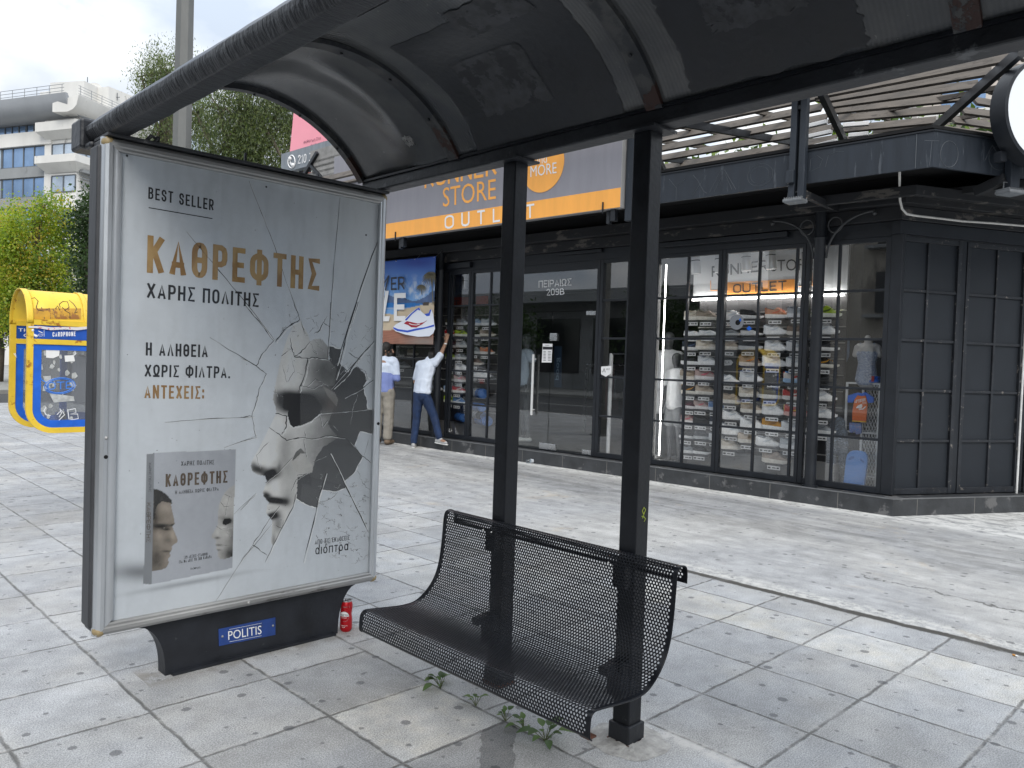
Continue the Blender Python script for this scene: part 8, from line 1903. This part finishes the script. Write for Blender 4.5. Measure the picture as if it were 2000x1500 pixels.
for s in np.linspace(-.5, 24, 12): rows.append([FO.w(s, 19.15, -1.6), FO.w(s, 19.12, .2), FO.w(s, 19.25, .9), FO.w(s, 19.55, 1.25), FO.w(s, 20.0, 1.45), FO.w(s, 20.5, 1.5), FO.w(s, 20.5, 1.3), FO.w(s, 19.9, 1.0), FO.w(s, 19.6, -1.6)])
b.grid(rows, closed=True); b.poly(rows[0]); b.poly(rows[-1]); b.build('curved_eave', CONS, off, smooth=True, auto=50)
b = MB(); rows = []
for s in np.linspace(-1.35, 9, 8): rows.append([FR_.w(s, 19.15, -1.0), FR_.w(s, 19.12, .3), FR_.w(s, 19.3, .8), FR_.w(s, 19.6, 1.1), FR_.w(s, 20.35, 1.3), FR_.w(s, 20.35, 1.15), FR_.w(s, 19.8, -1.0)])
b.grid(rows, closed=True); b.poly(rows[0]); b.poly(rows[-1]); b.build('side_eave', CONC, off, smooth=True, auto=50)
def owin(F, s0, s1, z0, z1, o, n, m=BGL, name='window'):
    b = MB(); b.fbox(F, s0, s1, z0, z0+.07, o-.06, o+.03); b.fbox(F, s0, s1, z1-.07, z1, o-.06, o+.03)
    for k in range(n+1): s = s0+(s1-s0)*k/n; b.fbox(F, s-.045, s+.045, z0+.07, z1-.07, o-.06, o+.03)
    w = b.build(name, WFR, off); g = MB(); g.fbox(F, s0+.02, s1-.02, z0+.03, z1-.03, o-.045, o-.02); g.build('glass', m, w)
for k in range(5): owin(FO, 2.9+k*3.2, 6.0+k*3.2, 18.36, 19.15, -.5, 4)
owin(FO, .15, 2.1, 18.75, 19.18, -.25, 2, BGP); owin(FR_, .6, 4.0, 18.75, 19.15, .0, 3, BGP)
b = MB(); b.fbox(FO, 2.6, 24, 17.3, 18.35, -.58, .12); b.build('parapet_band', CONC, off)
for z0, z1 in ((15.67, 17.3), (13.3, 14.86), (10.9, 12.5), (8.5, 10.1)):
    for k in range(4): owin(FO, 3.5+k*4.8, 8.2+k*4.8, z0, z1, -.15, 4, BGL if k == 0 else BGP)
for z0, z1 in ((14.86, 15.67), (12.5, 13.3), (10.1, 10.9)): 
    b = MB(); b.fbox(FO, 3.42, 24, z0, z1, -.58, -.02); b.build('spandrel', CONG, off)
for z0, z1, zs in ((18.05, 18.75, 17.55), (15.62, 16.19, 15.0)):
    b = MB(); a0, c0, b0 = FO.w(3.45, 0, .85), FO.w(-.75, 0, .85), FR_.w(4.5, 0, .85)
    cx = FO.w(0, 0, 0)+FO.N*.85+FR_.N*.75; Z = lambda q, z: Vector((q.x, q.y, z)); i0, ic, i1 = FO.w(3.0, 0, -.1), FO.w(.1, 0, -.1), FR_.w(4.5, 0, -.1); a0 = FO.w(3.45, 0, .8)
    top = [a0, cx, FR_.w(4.5, 0, .75), i1, ic, i0]
    b.prism([Z(q, z0) for q in top], (0, 0, z1-z0)); bot = [FO.w(3.0, 0, .05), FO.w(0, 0, 0)+FO.N*.1+FR_.N*.1, FR_.w(4.5, 0, .05)]
    for (p1, p2, q1, q2) in ((a0, cx, bot[0], bot[1]), (cx, FR_.w(4.5, 0, .75), bot[1], bot[2])): b.add([Z(p1, z0), Z(p2, z0), Z(q2, zs), Z(q1, zs)], [(0, 1, 2, 3)])
    b.build('balcony_ledge', CONC, off)
owin(FO, .05, 2.55, 16.19, 17.25, .04, 2, BGP); owin(FO, .05, 2.55, 13.5, 14.82, .04, 2, BGP); owin(FR_, .05, 1.8, 16.19, 17.25, .04, 2, BGP); owin(FR_, 2.0, 4.6, 16.19, 17.25, .04, 2, BGP); owin(FO, .05, 2.55, 10.8, 12.1, .04, 2, BGP)
b = MB()
for k in range(5): b.fbox(FR_, .3, 2.6, 13.9+k*.22, 14.0+k*.22, .1, .16)
b.fbox(FR_, .1, 3.0, 15.0, 15.2, .0, .5); b.fbox(FR_, 1.9, 2.8, 12.9, 14.9, .0, .3); b.build('side_louvre', CONG, off)
b = MB()
for z in (12.5, 12.75, 13.0): b.tube([FR_.w(.1, z, .5), FR_.w(3.5, z, .5)], .02, 5)
b.build('balcony_rail', CONG, off)
# roof house, rail, dish, masts
q0 = FO.sz(78, 180, -3.2); q1 = FO.sz(155, 172, -3.2)
b = MB(); b.fbox(FO, q1[0], q0[0], 19.2, q0[1], -8, -3.2); s2 = FO.sz(153, 172, -2.6); s3 = FO.sz(196, 168, -2.6); b.fbox(FO, s3[0], s2[0], 19.2, s3[1]+.25, -8, -3.4); b.fbox(FR_, 2.2, 6.6, 19.2, s3[1]+.3, -4.6, -1.4); b.build('roof_house', CONC, off)
RAIL = mat('roof rail', (0.30, 0.31, 0.32), .5, metal=.4)
b = MB()
for z in (20.75, 21.0, 21.25): b.tube([FO.w(24, z, 1.2), FO.w(1.0, z, 1.2), FO.w(0.0, z, 1.2)], .022, 5)
for k in range(18): b.tube([FO.w(.2+k*1.3, 20.45, 1.2), FO.w(.2+k*1.3, 21.25, 1.2)], .025, 5)
for z in (20.5, 20.7, 20.9, 21.1, 21.3): b.tube([FR_.w(-.6, z, .6), FR_.w(7, z, .6)], .02, 5)
for k in range(7): b.tube([FR_.w(-.4+k*1.1, 20.3, .6), FR_.w(-.4+k*1.1, 21.35, .6)], .025, 5)
b.build('roof_rail', RAIL, off)
pd_ = at(185, 177, 64); b = MB(); Mq = Vector((-.5, -.8, .35)).normalized().to_track_quat('Z', 'Y').to_matrix(); b.lathe([(.02, 0), (.3, .04), (.52, .14), (.60, .22), (.58, .24), (.5, .16), (.02, .03)], pd_, 20, Mq); b.tube([pd_, pd_+Vector((-.2, .3, -1.2))], .05, 6); b.tube([pd_, pd_+Vector((.9, -.7, .3))], .03, 5); b.build('satellite_dish', CONC, off, smooth=True, auto=40)
b = MB(); p = at(170.5, 178, 65); b.tube([p, p+Vector((0, 0, 1.15))], .035, 5); p = at(125, 190, 64); b.tube([p, p+Vector((0, 0, .7))], .05, 5); b.tube([at(97, 181, 64), at(130, 181, 64)], .03, 5); p = at(229, 196, 64); b.tube([p, p+Vector((0, 0, .6))], .03, 5); b.tube([at(226, 190, 64), at(234, 190, 64)], .03, 5); b.build('roof_mast', WFR, off)

# pale low house and railing post between kiosk and light box
hs = thing('low_house', 'pale low wall of a house behind the dark orange tree and kiosk', 'house', at(150, 600, 32))
b = MB(); q = at(140, 640, 32); q2 = at(260, 640, 34); F_ = Frame((q.x, q.y), (q2.x-q.x, q2.y-q.y)); b.fbox(F_, 0, 8, 0, 4.9, -6, 0); b.build('wall', mat('white render', (0.62, 0.61, 0.58), .85, var=.1, vs=1), hs)
b = MB(); b.fbox(F_, .25, .31, 0, 5.3, .05, .11); b.build('downpipe', CONG, hs); b = MB(); b.fbox(F_, 1.0, 2.0, 2.6, 4.0, -.02, .02); b.build('window', BGL, hs); b = MB(); b.fbox(F_, -.1, 8.1, 4.9, 5.05, -6.1, .1); b.build('roof', CONG, hs)

# ------------------------------------------------------------------ signs on the roof beyond the shop
OB2 = -0.6
ps = thing('phone_number_sign', 'long grey metal sign with a handset symbol and white phone number above the pergola', 'sign', FA.px(560, 330, OB2))
def fq_(x, y): return FA.px(x, y, OB2)
def zq(x, y, o=OB2+.012): return FA.px(240+x/4.167, 60+y/4.167, o)
sL_, zt_ = FA.sz(549.6, 301, OB2); zb2 = FA.sz(549.6, 338, OB2)[1]
b = MB(); b.fbox(FA, sL_-7.5, sL_, zb2, zt_, OB2-.15, OB2); b.build('board', mat('galvanised sign', (0.20, 0.225, 0.25), .5, var=.2, vs=4, stretch=(3, 3, .4)), ps)
b = MB(); b.textpx('210 34', (1422, 1085), (1568, 1060), (1426, 1012), zq, .02); b.textpx('12 345', (1600, 1050), (1760, 1005), (1600, 975), zq, .02); c_ = (1373, 1066); b.tube([zq(c_[0]+29*math.cos(i*.35), c_[1]+52*math.sin(i*.35)) for i in range(18)], .014, 4, closed=True); b.strip([zq(1360, 1040), zq(1362, 1075), zq(1385, 1098)], .055, FA.N); b.sphere(zq(1362, 1042), .05, 8, 5); b.sphere(zq(1386, 1094), .05, 8, 5); b.build('lettering', WLET, ps)
b = MB()
for k in range(4): b.bar(FA.w(sL_-.5-k*1.8, 3.8, OB2-.3), FA.w(sL_-.5-k*1.8, zt_, OB2-.2), .08, .08, (1, 0, 0))
b.build('support', STL, ps)
pk = thing('pink_billboard', 'pink billboard panel with small dark script rising behind the phone number sign', 'billboard', FA.px(600, 290, -1.2))
PINK = mat('billboard pink', lin('#f6a0ae'), .6, var=.03, vs=2)
def pq(x, y, o=-1.2): return FA.px(240+x/4.167, 60+y/4.167, o)
sp0, zp0 = FA.sz(566, 297, -1.2); sp1, zp1 = FA.sz(573, 225, -1.2)
b = MB(); b.prism([FA.w(sp0, zp0, -1.2), FA.w(sp0-6, zp0, -1.2), FA.w(sp0-6, zp1+2.2, -1.2), FA.w(sp1-.3, zp1+2.2, -1.2), FA.w(sp1, zp1, -1.2)], -FA.N*.12); b.build('panel', PINK, pk)
b = MB(); b.textpx('diαθέσιμη Στο', (1470, 925), (1610, 890), (1470, 895), lambda x, y: pq(x, y, -1.19), .0); b.textpx('dωδωνης', (1525, 945), (1640, 915), (1525, 925), lambda x, y: pq(x, y, -1.19), .0); b.build('script', mat('plum print', (0.16, 0.04, 0.08), .6), pk)
b = MB()
for k in range(3): b.bar(FA.w(sp0-.4-k*2.2, 3.8, -1.5), FA.w(sp0-.4-k*2.2, zp1+1.5, -1.4), .12, .12, (1, 0, 0))
b.build('support', STL, pk)
# slatted screen with poster scraps under the phone sign
sc2 = thing('slatted_screen', 'grey slatted roof screen with torn red posters below the phone number sign', 'screen', FA.px(640, 350, -.2))
GWD = mat('grey screen slat', (0.27, 0.265, 0.255), .8, var=.25, vs=6)
for k in range(7):
    b = MB(); s0_, z0_ = FA.sz(606-k*2, 300+k*11, -.25); b.fbox(FA, s0_-6, s0_-(k % 2)*.2, z0_-.11, z0_+.05, -.30, -.25); b.build('slat', GWD, sc2)
b = MB(); q, q2 = FA.px(592, 345, -.22), FA.px(620, 298, -.22); b.bar(q, q2, .07, .07); b.bar(FA.px(606, 322, -.22), FA.px(632, 352, -.22), .06, .06); b.bar(FA.px(622, 340, -.22), FA.px(622, 372, -.22), .08, .08, (1, 0, 0)); b.build('brace', STL, sc2)
RDP = mat('red poster', (0.42, 0.10, 0.06), .7, var=.5, vs=9, col2=(0.5, 0.42, 0.36), thr=.55, cs=7)
b = MB(); b.prism([FA.px(*p_, -.5) for p_ in ((590, 340), (612, 335), (624, 352), (618, 372), (586, 366))], -FA.N*.02); b.prism([FA.px(*p_, -.5) for p_ in ((640, 345), (668, 338), (672, 350), (645, 362))], -FA.N*.02); b.build('poster_scrap', RDP, sc2)

# ------------------------------------------------------------------ behind the pergola
ho = thing('apartment_house', 'cream apartment house glimpsed through the pergola slats', 'building', (30, 9, 0))
q = at(1700, 200, 30); q2 = at(2150, 200, 27); F_ = Frame((q.x, q.y), (q2.x-q.x, q2.y-q.y))
b = MB(); b.fbox(F_, 1.6, 14, 0, 15, -8, 0); b.build('wall', mat('cream render', (0.50, 0.45, 0.40), .85, var=.1, vs=.6), ho)
for k in range(4):
    for j in range(3): b = MB(); b.fbox(F_, 2.4+k*3, 3.8+k*3, 5.2+j*3, 7.0+j*3, -.03, .03); b.build('window', BGL, ho)
for j in range(3): b = MB(); b.fbox(F_, 1.6, 12, 4.9+j*3, 5.05+j*3, 0, .8); b.build('balcony', CONC, ho)
PG = [leaf_mat('creeper light', (0.17, 0.24, 0.05), .4), leaf_mat('creeper mid', (0.08, 0.13, 0.035)), leaf_mat('creeper dark', (0.035, 0.06, 0.022))]
for k, (s, lab) in enumerate(((9.0, 'leafy roof shrub at the far left end of the pergola'), (6.2, 'leafy roof shrub under the pergola above the sign board'), (3.8, 'leafy roof shrub under the pergola right of the sign board'), (1.6, 'leafy roof shrub behind the twin channel bracket'), (-.8, 'leafy roof shrub between the sloping rafters'), (-3.2, 'leafy roof shrub beyond the round sign'))):
    q = FA.w(s, 3.83, -5.0); tr = tree('roof_shrub', lab, (q.x, q.y, 3.83), [(0, 0, 0, .06), (0, 0, .5, .05), (.05, 0, 1.0, .04)], [(FA.E.x*d, FA.E.y*d, h, .62, .62, .42) for d, h in ((-1.1, .65), (0, .85), (1.1, .7), (-.5, 1.15), (.6, 1.2))], 3200, .13, PG, 30+k, 1.8, .2, 'shrubs on the shop roof', .1); tr['category'] = 'shrub'
    b = MB(); b.fbox(FA, s-1.3, s+1.3, 3.83, 4.12, -5.3, -4.7); b.build('planter', GWD, tr, bevel=.02)

# ------------------------------------------------------------------ cars
TYRE = mat('tyre', (0.02, 0.02, 0.021), .8); RIM = mat('alloy wheel', (0.45, 0.46, 0.47), .3, metal=.8); CGL = mat('car glass', (0.012, 0.014, 0.017), .06); REDL = mat('tail lamp', (0.35, 0.01, 0.01), .2); HEADL = mat('head lamp', (0.6, 0.62, 0.65), .1)
def car(label, loc, yaw, paint, group):
    M = Matrix.Translation(loc) @ Matrix.Rotation(yaw, 4, 'Z'); t = thing('parked_car', label, 'car', loc, group)
    def fin(b, nm, m, par, **k): o = b.build(nm, m, par, **k); o.data.transform(M); return o
    pr = [(-2.05, .34), (-2.1, .55), (-2.05, .82), (-1.75, .92), (-1.5, .95), (-1.05, 1.32), (-.6, 1.45), (.25, 1.46), (.75, 1.33), (1.25, 1.0), (1.75, .90), (2.02, .76), (2.1, .5), (2.05, .32)]
    ys = [(-.84, .96), (-.80, 1.0), (-.4, 1.0), (.4, 1.0), (.80, 1.0), (.84, .96)]
    def wy(z, f): return f*(1-.22*max(0, (z-.92)/.55))
    b = MB(); rows = [[(x*s, wy(z, y), .32+(z-.32)*s) for x, z in pr] for y, s in ys]; b.grid(rows); b.poly(rows[0]); b.poly(rows[-1]); b.grid([[r[-1], r[0]] for r in rows]); bd_ = fin(b, 'body', paint, t, smooth=True, auto=35)
    b = MB()
    for s in (-1, 1):
        for P in ([(-1.28, 1.0), (-.98, 1.28), (-.58, 1.38), (-.30, 1.39), (-.30, 1.0)], [(-.22, 1.0), (-.22, 1.39), (.22, 1.39), (.66, 1.27), (1.05, 1.0)]): b.poly([(x, s*(wy(z, .835)+.006), z) for x, z in P])
    for P in ([(1.22, 1.02), (.80, 1.31)], [(-1.44, .99), (-1.06, 1.31)]): 
        k = .012 if P[0][0] > 0 else -.012; b.poly([(P[0][0]+k, -.70, P[0][1]+.01), (P[0][0]+k, .70, P[0][1]+.01), (P[1][0]+k, .60, P[1][1]+.01), (P[1][0]+k, -.60, P[1][1]+.01)])
    fin(b, 'windows', CGL, t)
    for x in (-1.28, 1.30):
        for s in (-1, 1):
            b = MB(); b.tube([(x, s*.66, .31), (x, s*.86, .31)], .31, 24); w = fin(b, 'wheel', TYRE, t, smooth=True, auto=40); b = MB(); b.tube([(x, s*.84, .31), (x, s*.868, .31)], .20, 20)
            for k in range(5): b.bar((x, s*.872, .31), (x+.19*math.cos(k*1.2566), s*.872, .31+.19*math.sin(k*1.2566)), .05, .02, (0, 1, 0))
            fin(b, 'rim', RIM, w)
    for s in (-1, 1):
        b = MB(); b.box(1.95, 2.085, s*.62-.16, s*.62+.16, .60, .74); fin(b, 'headlight', HEADL, t, bevel=.03); b = MB(); b.box(-2.10, -1.98, s*.66-.14, s*.66+.14, .62, .84); fin(b, 'tail_light', REDL, t, bevel=.03); b = MB(); b.box(.72, .86, s*.95-.09, s*.95+.09, .95, 1.08); fin(b, 'mirror', paint, t, bevel=.03)
    return t
car('glossy black car parked beyond the phone kiosk at the left edge', Vector((2.75, 27.3, -.12)), 0.05, mat('black car paint', (0.008, 0.008, 0.010), .15, coat=.6), 'parked cars')
car('silver grey car parked across the road, seen mirrored in the shop door', Vector((-9.0, 27.0, -.12)), math.pi/2, mat('silver car paint', (0.22, 0.23, 0.24), .25, metal=.6, coat=.4), 'parked cars')
# ------------------------------------------------------------------ across the road (seen mirrored in glass)
CGL0 = mat('dark street glass', (0.02, 0.022, 0.025), .1)
op = thing('street_building', 'long low concrete building with roof canopy across the road, mirrored in the shop door', 'building', (-24, 44, 0))
b = MB(); b.box(-36, -22, 19, 62, 0, 5.3); b.build('wall', CONG, op); b = MB(); b.box(-36, -20.2, 18, 63, 5.3, 6.0); b.build('roof_slab', CONG, op)
for k in range(9): b = MB(); b.box(-22.05, -21.95, 20.5+k*4.4, 23.9+k*4.4, 1.0, 4.4); b.build('window', CGL0, op)
b = MB(); b.box(-21.9, -21.7, 36, 41, 2.6, 5.2); b.build('sign_board', mat('pale sign board', (0.5, 0.5, 0.5), .6), op)
op2 = thing('street_building', 'tall beige rendered building across the road, mirrored in the right hand windows', 'building', (-24, 12, 0))
b = MB(); b.box(-36, -21, -10, 17, 0, 13.5); b.build('wall', mat('beige stained render', (0.36, 0.335, 0.29), .9, var=.2, vs=.4, col2=(0.2, 0.185, 0.16), thr=.6, cs=.5, stretch=(1, 1, .3)), op2)
for j in range(4):
    for k in range(6): b = MB(); b.box(-21.05, -20.95, -8+k*4.4, -5.8+k*4.4, 1.2+j*3.2, 3.1+j*3.2); w = b.build('window', CGL, op2); b = MB(); b.box(-21, -20.4, -8.4+k*4.4, -5.4+k*4.4, .95+j*3.2, 1.1+j*3.2); b.build('balcony', CONG, op2)
op3 = thing('street_building', 'pale stepped building down the street, mirrored faintly in the poster pane', 'building', (14, -30, 0))
b = MB(); b.box(-6, 44, -44, -26, 0, 13.5); b.build('wall', CONG, op3); b = MB(); b.box(-6.6, 44.6, -44, -25.2, 13.5, 14.1); b.build('cornice', CONG, op3)
for k in range(8): b = MB(); b.box(6+k*3.5, 7.6+k*3.5, -26.02, -25.9, 2, 7.2); b.build('window', BGL, op3)
for k, (x, y, lab) in enumerate(((-16, 30.5, 'first leafy street tree across the road, mirrored left in the shop door'), (-16, 36, 'second leafy street tree across the road, mirrored in the shop door'), (-16.5, 42, 'third leafy street tree across the road, mirrored in the shop door'), (-16, 20, 'leafy street tree across the road, mirrored in the right hand windows'))):
    tree('street_tree', lab, (x, y, 0), [(0, 0, 0, .16), (0, .05, 1.6, .14), (.05, 0, 2.6, .11), (0, 0, 3.6, .06)], [(0, 0, 3.4, 1.3, 1.5, 1.0), (.3, 1.0, 3.0, .9, 1.0, .8), (-.2, -1.1, 3.1, 1.0, 1.0, .9), (0, .2, 4.2, .9, 1.0, .7)], 4200, .17, MG, 60+k, 1.6, .2, 'street trees across the road')
